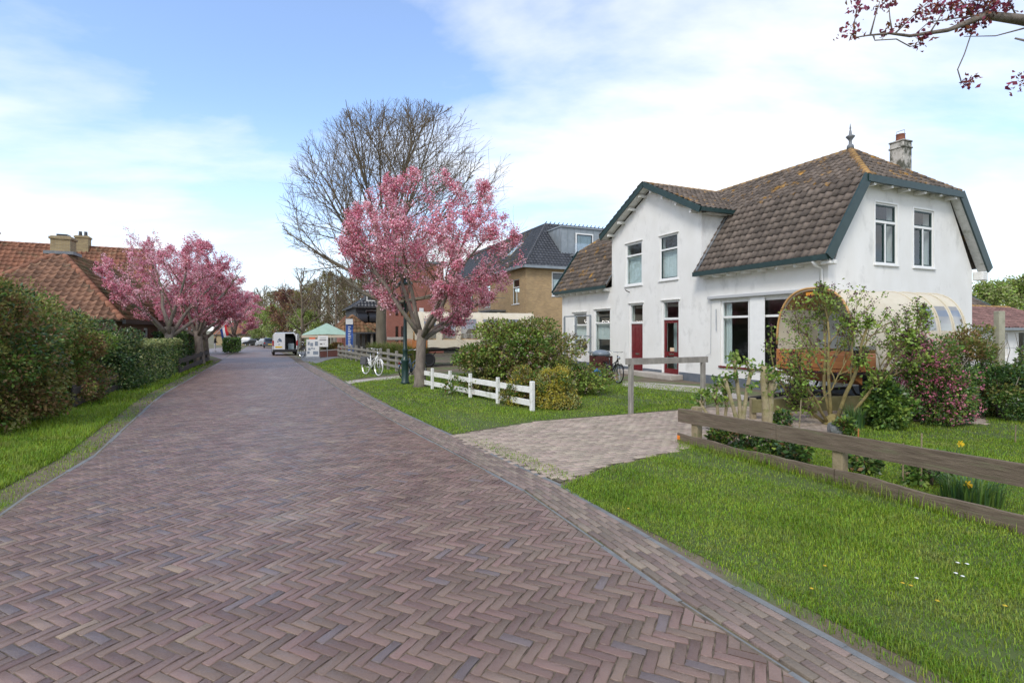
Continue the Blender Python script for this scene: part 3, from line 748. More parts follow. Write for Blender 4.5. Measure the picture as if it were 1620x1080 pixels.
# windows and doors of the front
def fwin(k, **kw):
    x0, x1, z0, z1 = W[k]; return window(house, FMo(x0, z0), x1 - x0, z1 - z0, **kw)
w_, h_ = W['ul'][1] - W['ul'][0], W['ul'][3] - W['ul'][2]
fwin('ul', transom=h_ * .70, sill=m_white, curtain=[(.05, w_ * .95, .05, h_ * .68, m_blind)], set_back=.03, fw=.08)
w_, h_ = W['ur'][1] - W['ur'][0], W['ur'][3] - W['ur'][2]
fwin('ur', transom=h_ * .68, sill=m_white, curtain=[(.05, w_ * .95, .05, h_ * .66, m_blind)], set_back=.03, sm=m_green, smw=.03)
w_, h_ = W['b1'][1] - W['b1'][0], W['b1'][3] - W['b1'][2]
for k in ('b1', 'b2'): fwin(k, transom=h_ * .745, sill=m_red, curtain=[(.06, w_ * .26, .05, h_ * .97, m_curtain)], set_back=.05, fw=.075)
for k in ('l1', 'l2'):
    w_, h_ = W[k][1] - W[k][0], W[k][3] - W[k][2]
    fwin(k, transom=h_ * .68, sill=m_white, set_back=.04, fw=.075, curtain=[(.05, w_ * .95, h_ * .30, h_ * .66, m_curtain)])
def door(k, glazed):
    x0, x1, z0, z1 = W[k]; w, h = x1 - x0, z1 - z0; M = FMo(x0, z0); hd = h * (.745 if glazed else .72)
    f = MB(); fw = .07
    for a in ((0, fw, 0, h), (w - fw, w, 0, h), (fw, w - fw, h - fw, h), (fw, w - fw, hd, hd + .09), (fw, w - fw, 0, .05)): f.box(*a, -.14, -.03, M)
    d = f.build('door', m_white, house); d['label'] = 'dark red front door with a large glass pane' if glazed else 'dark red panelled front door'
    q = MB(); q.box(fw, w - fw, hd + .09, h - fw, -.10, -.094, M); q.build('transom_pane', m_glass, d)
    q = MB(); st = .11
    if glazed:
        zr = hd * .40
        for a in ((fw, fw + st, .05, hd), (w - fw - st, w - fw, .05, hd), (fw + st, w - fw - st, .05, .32), (fw + st, w - fw - st, hd - .12, hd), (fw + st, w - fw - st, zr - .09, zr + .09)): q.box(*a, -.12, -.065, M)
        q.build('leaf', m_red, d)
        g = MB(); g.box(fw + st, w - fw - st, .32, zr - .09, -.10, -.094, M); g.box(fw + st, w - fw - st, zr + .09, hd - .12, -.10, -.094, M); g.build('pane', m_glass, d)
        g = MB(); g.box(w * .36, w * .64, zr - .03, zr + .03, -.064, -.058, M); g.build('letterbox', m_chrome, d)
        g = MB(); g.box(w * .38, w * .62, zr + .11, zr + .25, -.093, -.09, M); g.build('notice', mat('cream_notice', (.75, .55, .38), rough=.8), d)
        g = MB(); g.slab(rect(fw, w - fw, 0, hd), (), .01, M @ Matrix.Translation((0, 0, -.55))); g.build('hall_screen', m_blind, d)
    else:
        q.box(fw, w - fw, .05, hd, -.12, -.075, M)
        for (a, c, e, g) in ((.22, .42, .12, .36), (.58, .78, .12, .36), (.22, .34, .48, .93), (.40, .60, .48, .93), (.66, .78, .48, .93)):
            q.bbox(w * a, w * c, hd * e, hd * g, -.08, -.055, .012, M)
        q.build('leaf', m_red, d)
        g = MB(); g.box(w * .36, w * .64, hd * .405, hd * .435, -.075, -.066, M); g.build('letterbox', m_chrome, d)
    g = MB(); g.tube([M @ Vector((w * .16 if not glazed else w * .2, hd * .47, -.07)), M @ Vector((w * .16 if not glazed else w * .2, hd * .47, -.02)), M @ Vector((w * .27, hd * .47, -.02))], .012, 6); g.build('handle', m_black, d)
    g = MB(); g.bbox(-.06, w + .06, h + .0, h + .055, -.02, .05, .01, M); g.build('lintel', m_oldwhite, d)
door('dl', False); door('dr', True)
for k in ('ul', 'ur', 'l1', 'l2'):
    x0, x1, z0, z1 = W[k]; b = MB(); b.bbox(x0 - .05, x1 + .05, -.045, -.002, z1, z1 + .045, .008); b.build('lintel', m_oldwhite, house)
b = MB(); xs0, xs1 = W['dr'][0] - .9, W['dr'][1] + .25; b.bbox(xs0, xs1, -.62, -.03, 0, .20, .015); b.build('door_step', m_slabs, house)
b = MB(); b.bbox(W['dl'][0] - .3, W['dl'][1] + .15, -.45, -.03, 0, .18, .015); b.build('door_step', m_slabs, house)
# awning box over the big windows
xa, za = fac(1122.6, 474)[0], W['b1'][3] + .06
b = MB(); b.bbox(xa, XR - .35, -.13, -.004, za, za + .11, .015); b.build('awning_box', mat('pale_grey_metal', (.46, .47, .48), rough=.5), house)
b = MB(); b.tube([(xa + .12, -.05, za), (xa + .10, -.05, za - 1.9), (xa - .12, -.05, za - 2.0), (xa - .14, -.05, za - 2.15)], .008, 5); b.tube([(xa + .35, -.05, za - .35), (xa + .36, -.05, za - 1.1)], .02, 5); b.build('awning_crank', m_steel, house)
for k in ('b1', 'b2'):
    x0, x1, z0, z1 = W[k]; b = MB(); b.box(x1 + .05, x1 + .62, -.022, -.003, z0 - .02, za - .004); b.build('window_panel', m_white, house)
# gable windows
for k in ('g1', 'g2'):
    y0, y1, z0, z1 = W[k]; w_, h_ = y1 - y0, z1 - z0
    window(house, GMo(y0, z0), w_, h_, transom=h_ * .69, mullion=True, sm=m_green, fw=.05, sill=m_white, set_back=.02, smw=.045, curtain=[(.04, w_ * .2, .05, h_ * .68, m_curtain)])
    q = MB()
    for a in ((-.045, 0, -.02, h_ + .045), (w_, w_ + .045, -.02, h_ + .045), (0, w_, h_, h_ + .045)): q.box(*a, .002, .022, GMo(y0, z0))
    q.build('window_surround', m_white, house)

# --- roof
roof = empty('roof'); roof.parent = house
XE = XR + OV
sl = Vector((0, KY + .33, KZ - EZ)).length
Mlow = plane_frame((MW + .02, -.33, EZ), (1, 0, 0), (0, KY + .33, KZ - EZ))
tiled(roof, Mlow, rect(0, XE - MW - .02, 0, sl), .236, sl / 10, m_tile, m_tiledeck, True, seed=2)
Mll = plane_frame((XL - OV, -.33, EZ), (1, 0, 0), (0, KY + .33, KZ - EZ))
tiled(roof, Mll, rect(0, -MW - .02 - XL + OV, 0, sl), .236, sl / 10, m_tile, m_tiledeck, False, seed=3)
su = Vector((0, RY - KY, RZ - KZ)).length
Mup = plane_frame((0, KY, KZ), (1, 0, 0), (0, RY - KY, RZ - KZ))
tiled(roof, Mup, [(3.15, 0), (XE, 0), (HX, su), (0, su)], .236, su / 9, m_tile, m_tiledeck, False, seed=4)
tiled(roof, Mup, [(-3.15, 0), (0, su), (-HX, su), (XL - OV, 0)], .236, su / 9, m_tile, m_tiledeck, False, seed=5)
for sx in (-1, 1):
    xe = XE if sx > 0 else XL - OV; hx = HX * sx
    o = (xe, KY, KZ) if sx > 0 else (xe, DP - KY, KZ)
    Mh = plane_frame(o, (0, sx, 0), (hx - xe, 0, RZ - KZ)); hl = Vector((hx - xe, 0, RZ - KZ)).length
    wd = DP - 2 * KY
    tiled(roof, Mh, [(0, 0), (wd, 0), (wd / 2, hl)], .236, hl / 8, m_tile, m_tiledeck, False, seed=6)
    Mm = plane_frame((3.15, -.38, KZ - .02) if sx > 0 else (-3.15, KY, KZ - .02), (0, sx, 0), (-3.15 * sx, 0, RZ - KZ)); ml = Vector((3.15, 0, RZ - KZ)).length
    if sx > 0: pl = [(0, 0), (KY + .38, 0), (RY + .38, ml), (0, ml)]
    else: pl = [(0, 0), (KY + .38, 0), (KY + .38, ml), (KY - RY, ml)]
    tiled(roof, Mm, pl, .236, ml / 11, m_tile, m_tiledeck, False, seed=7)
b = MB()                                      # rear slopes
b.add([(XL - OV, DP + .33, EZ), (XE, DP + .33, EZ), (XE, DP - KY, KZ), (XL - OV, DP - KY, KZ), (HX, RY, RZ), (-HX, RY, RZ)], [(1, 0, 3, 2), (2, 3, 5, 4)]); b.build('rear_slope', m_tile, roof)
barrel(roof, (-HX, RY, RZ - .02), (HX, RY, RZ - .02), .10, m_ridge)
barrel(roof, (0, -.38, RZ - .04), (0, RY - .1, RZ - .02), .10, m_ridge)
for sx, xe in ((1, XE), (-1, XL - OV)):
    barrel(roof, (xe, KY, KZ - .01), (HX * sx, RY, RZ), .10, m_ridge, .27); barrel(roof, (xe, DP - KY, KZ - .01), (HX * sx, RY, RZ), .10, m_ridge, .27)
b = MB(); b.lathe([(.11, 0), (.10, .12), (.05, .17), (.045, .28), (.075, .33), (.13, .40), (.14, .43), (.05, .48), (.035, .60), (.02, .66), (.028, .70), (.003, .86)], 10, (HX, RY, RZ + .04)); b.build('finial', m_lead, roof, True)
# lead along the cheeks and valleys
for sx in (-1, 1):
    b = MB(); b.beam((sx * (MW + .06), -.33, EZ + .07), (sx * (MW + .06), KY, KZ + .07), .14, .05, Vector((0, -.8, .6))); b.build('lead_flashing', m_lead, roof)
    b = MB(); b.beam((sx * 3.15, KY, KZ + .05), (0, RY, RZ + .03), .12, .03); b.build('valley_lead', m_lead, roof)
# --- green trim
def trim(name, pts, w, h, m=m_green, up=Vector((0, 0, 1))):
    q = MB()
    for a, c in zip(pts[:-1], pts[1:]): q.beam(a, c, w, h, up)
    return q.build(name, m, house)
trim('gutter_board', [(MW + .02, -.40, EZ - .05), (XE, -.40, EZ - .05)], .12, .15); trim('gutter_board', [(XL - OV, -.40, EZ - .05), (-MW - .02, -.40, EZ - .05)], .12, .15)
for sx, xe in ((1, XE + .03), (-1, XL - OV - .03)):
    trim('barge_board', [(xe, -.40, EZ - .06), (xe, KY - .05, KZ - .02)], .05, .30, up=Vector((0, -.8, .6)))
    trim('barge_board', [(xe, DP + .40, EZ - .06), (xe, DP - KY + .05, KZ - .02)], .05, .30, up=Vector((0, .8, .6)))
    trim('fascia', [(xe, KY - .1, KZ - .07), (xe, DP - KY + .1, KZ - .07)], .10, .20)
    x1 = XR if sx > 0 else XL
    for y in np.linspace(KY + .25, DP - KY - .25, 6): q = MB(); q.box(min(x1, xe), max(x1, xe), y - .05, y + .05, KZ - .24, KZ - .12); q.build('corbel', m_oldwhite, house)
    q = MB(); xa_, xb_ = min(x1, xe), max(x1, xe)   # boarded underside of the overhang
    q.add([(xa_, -.33, EZ - .10), (xb_, -.33, EZ - .10), (xb_, KY, KZ - .10), (xa_, KY, KZ - .10), (xa_, DP - KY, KZ - .10), (xb_, DP - KY, KZ - .10), (xa_, DP + .33, EZ - .10), (xb_, DP + .33, EZ - .10)], [(0, 1, 2, 3), (3, 2, 5, 4), (4, 5, 7, 6)]); q.build('soffit', m_oldwhite, house)
    for yy, s2 in ((0, 1), (DP, -1)):
        q = MB(); q.bbox(xa_, xb_ - .02, yy - .17 * s2 - .15, yy - .17 * s2 + .15, EZ - (.40 if s2 < 0 else .24), EZ - .12, .02); q.build('eave_block', m_oldwhite, house)
for x0, x1 in ((MW + .1, XR), (XL, -MW - .1)):
    for x in np.arange(x0 + .2, x1, .62): q = MB(); q.box(x - .045, x + .045, -.34, 0, EZ - .22, EZ - .13); q.build('corbel', m_oldwhite, house)
    q = MB(); q.box(x0 - .05, x1, -.36, -.002, EZ - .13, EZ - .10); q.build('soffit', m_oldwhite, house)
sd_ = Vector((-.47, 0, .88))
for sx in (-1, 1):
    trim('barge_board', [(sx * 3.2, -.42, KZ - .10), (0, -.42, RZ - .06)], .05, .22, up=Vector((sx * .47, 0, .88)))
    trim('gutter_board', [(sx * 3.2, -.40, KZ - .08), (sx * 3.2, KY - .05, KZ - .08)], .12, .14)
    q = MB(); q.add([(sx * 3.15, -.38, KZ - .16), (0, -.38, RZ - .16), (0, -.002, RZ - .16), (sx * 3.15, -.002, KZ - .16)], [(0, 1, 2, 3)]); q.build('soffit', m_oldwhite, house)
    q = MB(); q.box(*sorted((sx * MW, sx * 3.15)), 0, KY - .1, KZ - .17, KZ - .14); q.build('soffit', m_oldwhite, house)
    for t in (.12, .38, .64, .88):
        x = sx * 3.0 * (1 - t); z = KZ - .24 + (RZ - KZ) * t
        q = MB(); q.box(x - .05, x + .05, -.36, 0, z - .06, z + .05); q.build('corbel', m_oldwhite, house)
b = MB(); b.tube([(XR - .16, -.42, EZ - .12), (XR - .16, -.28, EZ - .24), (XR - .16, -.06, EZ - .32), (XR - .16, -.06, .05)], .045, 8); b.build('downpipe', m_white, house, True)
# chimney on the right hip
cy, cx = 4.75, XR - .85
b = MB(); b.bbox(cx - .22, cx + .22, cy - .22, cy + .22, KZ + .1, 8.05, .02); b.bbox(cx - .245, cx + .245, cy - .245, cy + .245, 7.84, 7.90, .015); b.bbox(cx - .24, cx + .24, cy - .24, cy + .24, 8.05, 8.10, .01); ch = b.build('chimney', m_chim, house)
b = MB(); b.lathe([(.13, 0), (.15, .05), (.13, .07), (.125, .22), (.14, .24)], 10, (cx, cy, 8.10)); b.build('chimney_pot', m_clay, ch, True)
b = MB(); b.tube([(cx - .12, cy, 8.30), (cx - .12, cy, 8.46), (cx + .12, cy, 8.46), (cx + .12, cy, 8.30)], .012, 5); b.build('wire_hoop', m_steel, ch)
b = MB(); b.box(cx - .34, cx + .42, cy - .34, cy + .34, KZ + .28, KZ + .31, Matrix.Translation((cx, cy, KZ + .3)) @ Matrix.Rotation(.7, 4, 'Y') @ Matrix.Translation((-cx, -cy, -KZ - .3))); b.build('lead_apron', m_lead, ch)
# wall lamp bracket
lx, lz = fac(996, 462); b = MB(); b.tube([(lx, 0, lz), (lx, -.12, lz + .03), (lx - .03, -.2, lz + .1)], .02, 6); b.build('wall_bracket', m_black, house)
for nm, p in (('finial', hM @ Vector((HX, RY, RZ))), ('chim', hM @ Vector((cx, cy, 8.1))), ('eaveR', hM @ Vector((XE, -.4, EZ))), ('knee', hM @ Vector((XE, KY, KZ))), ('knee2', hM @ Vector((XE, DP - KY, KZ))), ('eaveback', hM @ Vector((XE, DP + .4, EZ))), ('apex', hM @ Vector((0, -.4, RZ))), ('midR', hM @ Vector((3.2, -.4, KZ))), ('midL', hM @ Vector((-3.2, -.4, KZ))), ('eaveL', hM @ Vector((XL - OV, -.4, EZ)))):
    print('px', nm, [round(a) for a in PX(p)])
# ------------------------------------------------------------------ other buildings
m_goldbrick = brick_mat('golden_brick', (.50, .33, .155), (.37, .24, .115), (.42, .35, .25))
m_redbrick = brick_mat('red_brick', (.33, .095, .060), (.26, .075, .050), (.33, .24, .20))
m_brownbrick = brick_mat('brown_brick', (.20, .10, .065), (.15, .075, .05), (.25, .20, .16))
m_yellowbrick = brick_mat('yellow_stock_brick', (.36, .27, .13), (.25, .18, .09), (.33, .28, .2))
m_darkclad = mat('dark_cladding', (.05, .052, .055), (.08, .082, .085), 4, .7)
HR = math.atan2(-DV.y, -DV.x)
def place(name, p, label, cat, rz=HR, group=None):
    return empty(name, (p[0], p[1], gz(p[1])), rz, label, cat, group)
def walls(parent, L, D, ez, m, holes_f=(), holes_g=(), gable=None, t=.28):
    """x in [-L,0], y in [0,D]; street front at y=0, end wall at x=0; gable = ridge height over the end walls"""
    top = [(D, ez), (D / 2, gable), (0, ez)] if gable else [(D, ez), (0, ez)]
    b = MB(); b.slab(rect(-L, 0, 0, ez), holes_f, t, FM); b.build('wall', m, parent)
    end = [(t + .002, 0), (D, 0)] + [(max(y, t + .002), z) for y, z in top]
    b = MB(); b.slab(end, holes_g, t, GMx); b.build('wall', m, parent)
    b = MB(); b.slab(end, (), t, Matrix.Translation((-L + t, 0, 0)) @ GMx); b.build('wall', m, parent)
    b = MB(); b.box(-L + t + .002, -t - .002, D - t, D - .002, 0, ez - .002); b.build('wall', m, parent)
def ridge_roof(parent, L, D, ez, rz, m, w=.26, l=.34, ov=.3, hip=0.0, hip2=0.0, ridge=True, seed=1, name='roof'):
    """ridge along x at y=D/2; hip = run of the hip at x=0 end, hip2 at the far end"""
    rf = empty(name); rf.parent = parent; y0 = -ov; drop = (rz - ez) / (D / 2) * ov; e = ez - drop
    x1, x0 = ov, -L - ov; r1, r0 = (x1 - hip if hip else x1), (x0 + hip2 if hip2 else x0)
    run = Vector((0, D / 2 + ov, rz - e)); sl = run.length; n = max(3, round(sl / l))
    M = plane_frame((0, y0, e), (1, 0, 0), run); tiled(rf, M, [(x0, 0), (x1, 0), (r1, sl), (r0, sl)], w, sl / n, m, m_tiledeck, seed=seed)
    M = plane_frame((0, D + ov, e), (-1, 0, 0), (0, -run.y, run.z)); tiled(rf, M, [(-x1, 0), (-x0, 0), (-r0, sl), (-r1, sl)], w, sl / n, m, m_tiledeck, seed=seed + 1)
    if hip:
        run = Vector((-hip, 0, rz - e)); hl = run.length; M = plane_frame((x1, y0, e), (0, 1, 0), run)
        tiled(rf, M, [(0, 0), (D + 2 * ov, 0), (D / 2 + ov, hl)], w, hl / max(3, round(hl / l)), m, m_tiledeck, seed=seed + 2)
        for yy in (y0, D + ov): barrel(rf, (x1, yy, e), (r1, D / 2, rz), .11, m, .36, 'hip_tile')
    if hip2:
        b = MB(); b.add([(x0, y0, e), (x0, D + ov, e), (r0, D / 2, rz)], [(0, 2, 1)]); b.build('rear_hip', m, rf)
    if ridge: barrel(rf, (r0, D / 2, rz), (r1, D / 2, rz), .11, m, .36)
    b = MB(); b.beam((x0, y0 - .05, e - .02), (x1, y0 - .05, e - .02), .12, .14); b.build('gutter', m_darkclad, rf)
    if hip: b = MB(); b.beam((x1 + .05, y0, e - .02), (x1 + .05, D + ov, e - .02), .12, .14); b.build('gutter', m_darkclad, rf)
    return rf
def chimney(parent, x, y, z0, z1, w, m, pots=0, cap=True):
    b = MB(); b.bbox(x - w / 2, x + w / 2, y - w / 2, y + w / 2, z0, z1, .015)
    if cap: b.bbox(x - w / 2 - .05, x + w / 2 + .05, y - w / 2 - .05, y + w / 2 + .05, z1 - .16, z1 - .04, .01)
    c = b.build('chimney', m, parent)
    for i in range(pots):
        b = MB(); b.lathe([(.10, 0), (.11, .04), (.09, .3), (.11, .32)], 8, (x + (i - (pots - 1) / 2) * .3, y, z1)); b.build('chimney_pot', m_darkclad, c)
    return c
def fwins(parent, lst, **kw):
    for x0, x1, z0, z1 in lst: window(parent, FMo(x0, z0), x1 - x0, z1 - z0, **kw)
def gwins(parent, lst, **kw):
    for y0, y1, z0, z1 in lst: window(parent, Matrix.Translation((0, y0, z0)) @ GMx, y1 - y0, z1 - z0, **kw)
def solve(o, d, u):                              # distance along d from o where the photo column u is met
    r = (u - CU) / F; return (r * o.y - o.x) / (d.x - r * d.y)
def zat(v, Y): return H - (v - V0) / F * Y - gz(Y)

# --- golden brick block with dark roof and zinc dormer
C1 = Vector((22 / F * 40, 40, 0)); L_, D_, E_ = 25.0, 15.0, zat(421, 40)
blk = place('apartment_block', C1, 'golden brick apartment block with glossy dark tiled roof and zinc clad dormer', 'building')
fh = []
for t in (solve(C1, DV, u) for u in (812, 768, 742, 722)): fh += [(-t - .2, -t + 1.2, 4.1, 6.1)]
fh2 = [(a, b_, .9, 2.9) for a, b_, _, _ in fh]
ga, gb = solve(C1, GV, 873), solve(C1, GV, 897); gz0, gz1 = zat(469, 41.2), zat(431, 41.2)
gh = [(ga, gb, gz0, gz1), (gb - .1, gb + 1.4, zat(530, 41.5), zat(503, 41.5))]
walls(blk, L_, D_, E_, m_goldbrick, [rect(*h) for h in fh + fh2], [rect(*h) for h in gh])
fwins(blk, fh, mullion=True, transom=1.35, sill=m_white); fwins(blk, fh2, mullion=True, transom=1.35, sill=m_white)
gwins(blk, gh[:1], fw=.09, sill=m_white, sm=m_darkclad, set_back=.03, curtain=[(.1, 1.2, .1, 1.35, m_curtain)]); gwins(blk, gh[1:], fw=.09, sill=m_white)
rf = empty('roof'); rf.parent = blk
HA, HB, RZ1 = 4.0, 4.5, 11.3; o_ = .35
run = Vector((-HB - o_, 0, RZ1 - E_)); sl = run.length; n = round(sl / .36)
M = plane_frame((o_, -o_, E_), (0, 1, 0), run); tiled(rf, M, [(0, 0), (D_ + o_, 0), (D_ + o_, sl), (HA + o_, sl)], .30, sl / n, m_slate, m_tiledeck, amp=.03, jit=.3)
run = Vector((0, HA + o_, RZ1 - E_)); sl2 = run.length
M = plane_frame((0, -o_, E_), (1, 0, 0), run); tiled(rf, M, [(-L_, 0), (o_, 0), (-HB, sl2), (-L_, sl2)], .30, sl2 / round(sl2 / .36), m_slate, m_tiledeck, amp=.03, jit=.3)
b = MB(); b.add([(-HB, HA, RZ1), (-L_, HA, RZ1), (-L_, 2 * HA + .3, E_), (-2 * HB, 2 * HA + .3, E_), (-2 * HB, D_, E_), (-HB, D_, RZ1)], [(0, 1, 2, 3), (0, 3, 4, 5)]); b.build('rear_slope', m_slate, rf)
barrel(rf, (o_, -o_, E_), (-HB, HA, RZ1), .13, m_slate, .4, 'hip_tile'); barrel(rf, (-HB, HA, RZ1), (-HB, D_, RZ1), .13, m_slate, .4); barrel(rf, (-HB, HA, RZ1), (-L_, HA, RZ1), .13, m_slate, .4)
b = MB()
for y in np.arange(HA, D_, .42): b.tube([(-HB, y, RZ1 + .1), (-HB + .05, y + .12, RZ1 + .3)], [.06, .03], 5)
b.build('ridge_crest', m_slate, rf)
b = MB(); b.beam((o_ + .06, -o_, E_ - .04), (o_ + .06, D_, E_ - .04), .14, .2); b.beam((-L_, -o_ - .06, E_ - .04), (o_, -o_ - .06, E_ - .04), .14, .2); b.build('gutter', m_zinc, rf)
b = MB(); b.box(-5, -1.6, .9, 1.7, 8.9, 9.0, plane_frame((0, 0, 0), (1, 0, 0), (0, 1, 0))); b.box(-4.2, -3.3, .95, 2.0, 8.05, 8.12, Matrix.Rotation(0, 4, 'X'))
bd = MB()                                         # dormer
dx, dy0, dy1, dz0, dz1 = -1.1, 3.7, 13.0, zat(402, 42.5), zat(361, 42.8)
bd.box(-HB - .2, dx - .05, dy0, dy1, dz0 - .3, dz1); dm = bd.build('dormer', m_zinc, blk)
q = MB()
for y in np.arange(dy0 + .02, dy1, .62): q.box(dx - .05, dx - .015, y, y + .03, dz0, dz1)
for x in np.arange(-HB, dx - .1, .62): q.box(x, x + .03, dy0 - .035, dy0, dz0 - .2, dz1)
q.build('standing_seam', m_zinc, dm)
q = MB(); q.box(-HB - .2, dx + .08, dy0 - .08, dy1, dz1, dz1 + .1); q.build('dormer_roof', m_zinc, dm)
for y in (dy0 + 1.35, dy0 + 4.5):
    window(dm, Matrix.Translation((dx + .07, y, dz0 + .05)) @ GMx, 1.7, dz1 - dz0 - .45, fw=.1, sm=m_darkclad, set_back=.02)
q = MB(); q.box(dx + .1, dx + 1.0, dy0 + .7, dy0 + 4.1, dz0 - .25, dz0 - .1); q.build('balcony_floor', m_zinc, dm)
q = MB(); q.box(dx + .95, dx + .99, dy0 + .7, dy0 + 2.3, dz0 - .1, dz0 + .75); q.build('balcony_panel', m_film, dm)
b = MB(); b.box(-7.6, -6.6, 1.1, 2.4, 8.6, 8.72, Matrix.Translation((0, 0, 0))); 
skM = plane_frame((-6.6, -o_, E_), (1, 0, 0), (0, HA + o_, RZ1 - E_)); q = MB(); q.box(0, .9, 2.2, 4.0, .06, .14, skM); sk = q.build('skylight', m_white, rf); q = MB(); q.box(.1, .8, 2.3, 3.9, .141, .15, skM); q.build('pane', m_glass, sk)
for t0 in (4.0, 9.0):                             # balconies on the street side
    q = MB(); q.box(-t0 - 3.0, -t0, -1.4, -.01, 3.55, 3.7); bl = q.build('balcony', m_conc, blk)
    q = MB()
    for x in np.arange(-t0 - 3, -t0 + .01, .15): q.tube([(x, -1.38, 3.7), (x, -1.38, 4.7)], .012, 4)
    q.tube([(-t0 - 3, -1.38, 4.7), (-t0, -1.38, 4.7), (-t0, -.05, 4.7)], .025, 5); q.build('railing', m_steel, bl)

# --- red brick building
C2 = Vector(((612 - CU) / F * 46, 46, 0))
rb = place('red_brick_building', C2, 'tall red brick building with narrow upright windows behind the bare tree', 'building')
gh = []
for y in (.75, 1.25, 1.75):
    gh += [(y, y + .3, zat(500, 46.4), zat(471, 46.4)), (y, y + .3, zat(541, 46.4), zat(516, 46.4))]
walls(rb, 5, 5.2, 8.2, m_redbrick, [rect(a, a + 1.2, z, z + 1.7) for a in (-3,) for z in (1, 4.6)], [rect(*h) for h in gh])
gwins(rb, gh, fw=.05, fm=mat('rust_frame', (.16, .05, .03), rough=.6), set_back=.05)
fwins(rb, [(a, a + 1.2, z, z + 1.7) for a in (-3,) for z in (1, 4.6)], sill=m_white)
b = MB(); b.box(-5.06, .06, -.06, 5.26, 8.2, 8.4); b.build('roof', m_lead, rb)
b = MB(); b.box(.003, .05, .0, 5.2, 1.25, 1.5); b.build('plinth_band', m_slabs, rb)
b = MB(); b.bbox(.003, .1, 2.9, 3.3, zat(497, 47.5), zat(488, 47.5), .02); b.build('wall_lamp', m_white, rb)
# --- dark house with black awnings and a verandah
C3 = Vector(((563 - CU) / F * 54, 54, 0))
dh = place('dark_house', C3, 'dark clad house with slate roof, white dormers and black round awnings', 'house')
eav = zat(489, 54.5)
gh = [(1.0, 3.4, 2.9, eav - .1)]
walls(dh, 10, 7.5, eav + .4, m_darkclad, (), [rect(*h) for h in gh])
gwins(dh, gh, transom=.9, mullion=True)
ridge_roof(dh, 10, 7.5, eav + .4, zat(448, 55), m_slate, .34, .45, hip=2.6, seed=30)
for y in (1.0, 3.2):
    b = MB(); b.box(-1.6, -.2, y, y + 1.1, eav + .7, eav + 1.9); d_ = b.build('dormer', m_darkclad, dh); b = MB(); b.box(-1.7, 0, y - .12, y + 1.22, eav + 1.9, eav + 2.02); b.build('dormer_roof', m_white, d_)
    window(d_, Matrix.Translation((-.14, y + .1, eav + .85)) @ GMx, .9, 1.0, fw=.1, set_back=.02)
for i in range(3):
    b = MB(); n = 8; y = .1 + i * 1.15; vs = []
    for j in range(n + 1):
        a = math.pi / 2 * j / n; vs += [(.05 + 1.0 * math.sin(a), y, eav - 1.35 + 1.0 * math.cos(a)), (.05 + 1.0 * math.sin(a), y + .95, eav - 1.35 + 1.0 * math.cos(a))]
    vs += [(.05, y, eav - 1.35), (.05, y + .95, eav - 1.35)]; k = len(vs) - 2
    b.add(vs, [(2 * j, 2 * j + 2, 2 * j + 3, 2 * j + 1) for j in range(n)] + [(k, 2 * j, 2 * j + 2) for j in range(n)] + [(k + 1, 2 * j + 3, 2 * j + 1) for j in range(n)]); b.build('awning', m_black, dh)
vr = empty('verandah'); vr.parent = dh
M = plane_frame((4.2, -.3, 2.35), (0, 1, 0), (-4.2, 0, .75)); tiled(vr, M, rect(0, 8.0, 0, 4.25), .34, .42, m_mossy, m_tiledeck, seed=33)
for y in (-.1, 2.0, 4.2, 6.6): b = MB(); b.box(3.8, 4.0, y, y + .2, 0, 2.35); b.build('post', m_greywood, vr)
# --- pavilion with brown roof and houses closing the street
C4 = Vector(((531 - CU) / F * 47, 47, 0))
pv = place('terrace_pavilion', C4, 'open terrace pavilion with low brown tiled roof behind the green parasol', 'pavilion')
for x in (0, -4): 
    for y in (0, 3.2): b = MB(); b.box(x - .1, x + .1, y - .1, y + .1, 0, 2.1); b.build('post', m_greywood, pv)
ridge_roof(pv, 4, 3.2, 2.15, zat(499, 48), m_mossy, .34, .4, hip=1.4, hip2=1.4, seed=36)
C5 = Vector(((541 - CU) / F * 66, 66, 0))
oh = place('orange_roofed_house', C5, 'brick house with bright orange roof and white window, far behind the pavilion', 'house')
walls(oh, 9, 6, 3.0, m_redbrick, (), [rect(1.4, 2.6, 3.3, 4.5)], gable=zat(475, 67)); gwins(oh, [(1.4, 2.6, 3.3, 4.5)], fw=.12)
ridge_roof(oh, 9, 6, 3.0, zat(475, 67), m_orange, .34, .45, seed=37); chimney(oh, -2, 3, 4.5, zat(470, 67) + .2, .6, m_brownbrick)

# --- left side: mossy hipped farmhouse and orange house behind it
CA = Vector((-16.5, 21.6, 0))
# its street front faces GV, so x runs away from the camera: mirror frame with y to the left of the road
fa = place('farmhouse', CA, 'low farmhouse with big mossy brown roof tiles and a stubby brick chimney', 'house', HR)
ea, ra = 2.5, zat(399, 24.1)
def walls_left(parent, L, D, ez, m, holes=(), gholes=(), t=.28, gable=None):
    """street front at y=0 facing +y... body lies at y<0"""
    FL = Matrix(((-1, 0, 0, 0), (0, 0, 1, 0), (0, 1, 0, 0), (0, 0, 0, 1)))
    b = MB(); b.slab([(-x, z) for x, z in rect(-L, 0, 0, ez)], [[(-x, z) for x, z in h] for h in holes], t, FL); b.build('wall', m, parent)
    top = [(-t - .002, ez), (-D / 2, gable), (-D, ez)] if gable else [(-t - .002, ez), (-D, ez)]
    e_ = [(-D, 0), (-t - .002, 0)] + top
    b = MB(); b.slab(e_, gholes, t, GMx); b.build('wall', m, parent)
    b = MB(); b.slab(e_, (), t, Matrix.Translation((-L + t, 0, 0)) @ GMx); b.build('wall', m, parent)
    b = MB(); b.box(-L + t + .002, -t - .002, -D + .002, -D + t, 0, ez - .002); b.build('wall', m, parent)
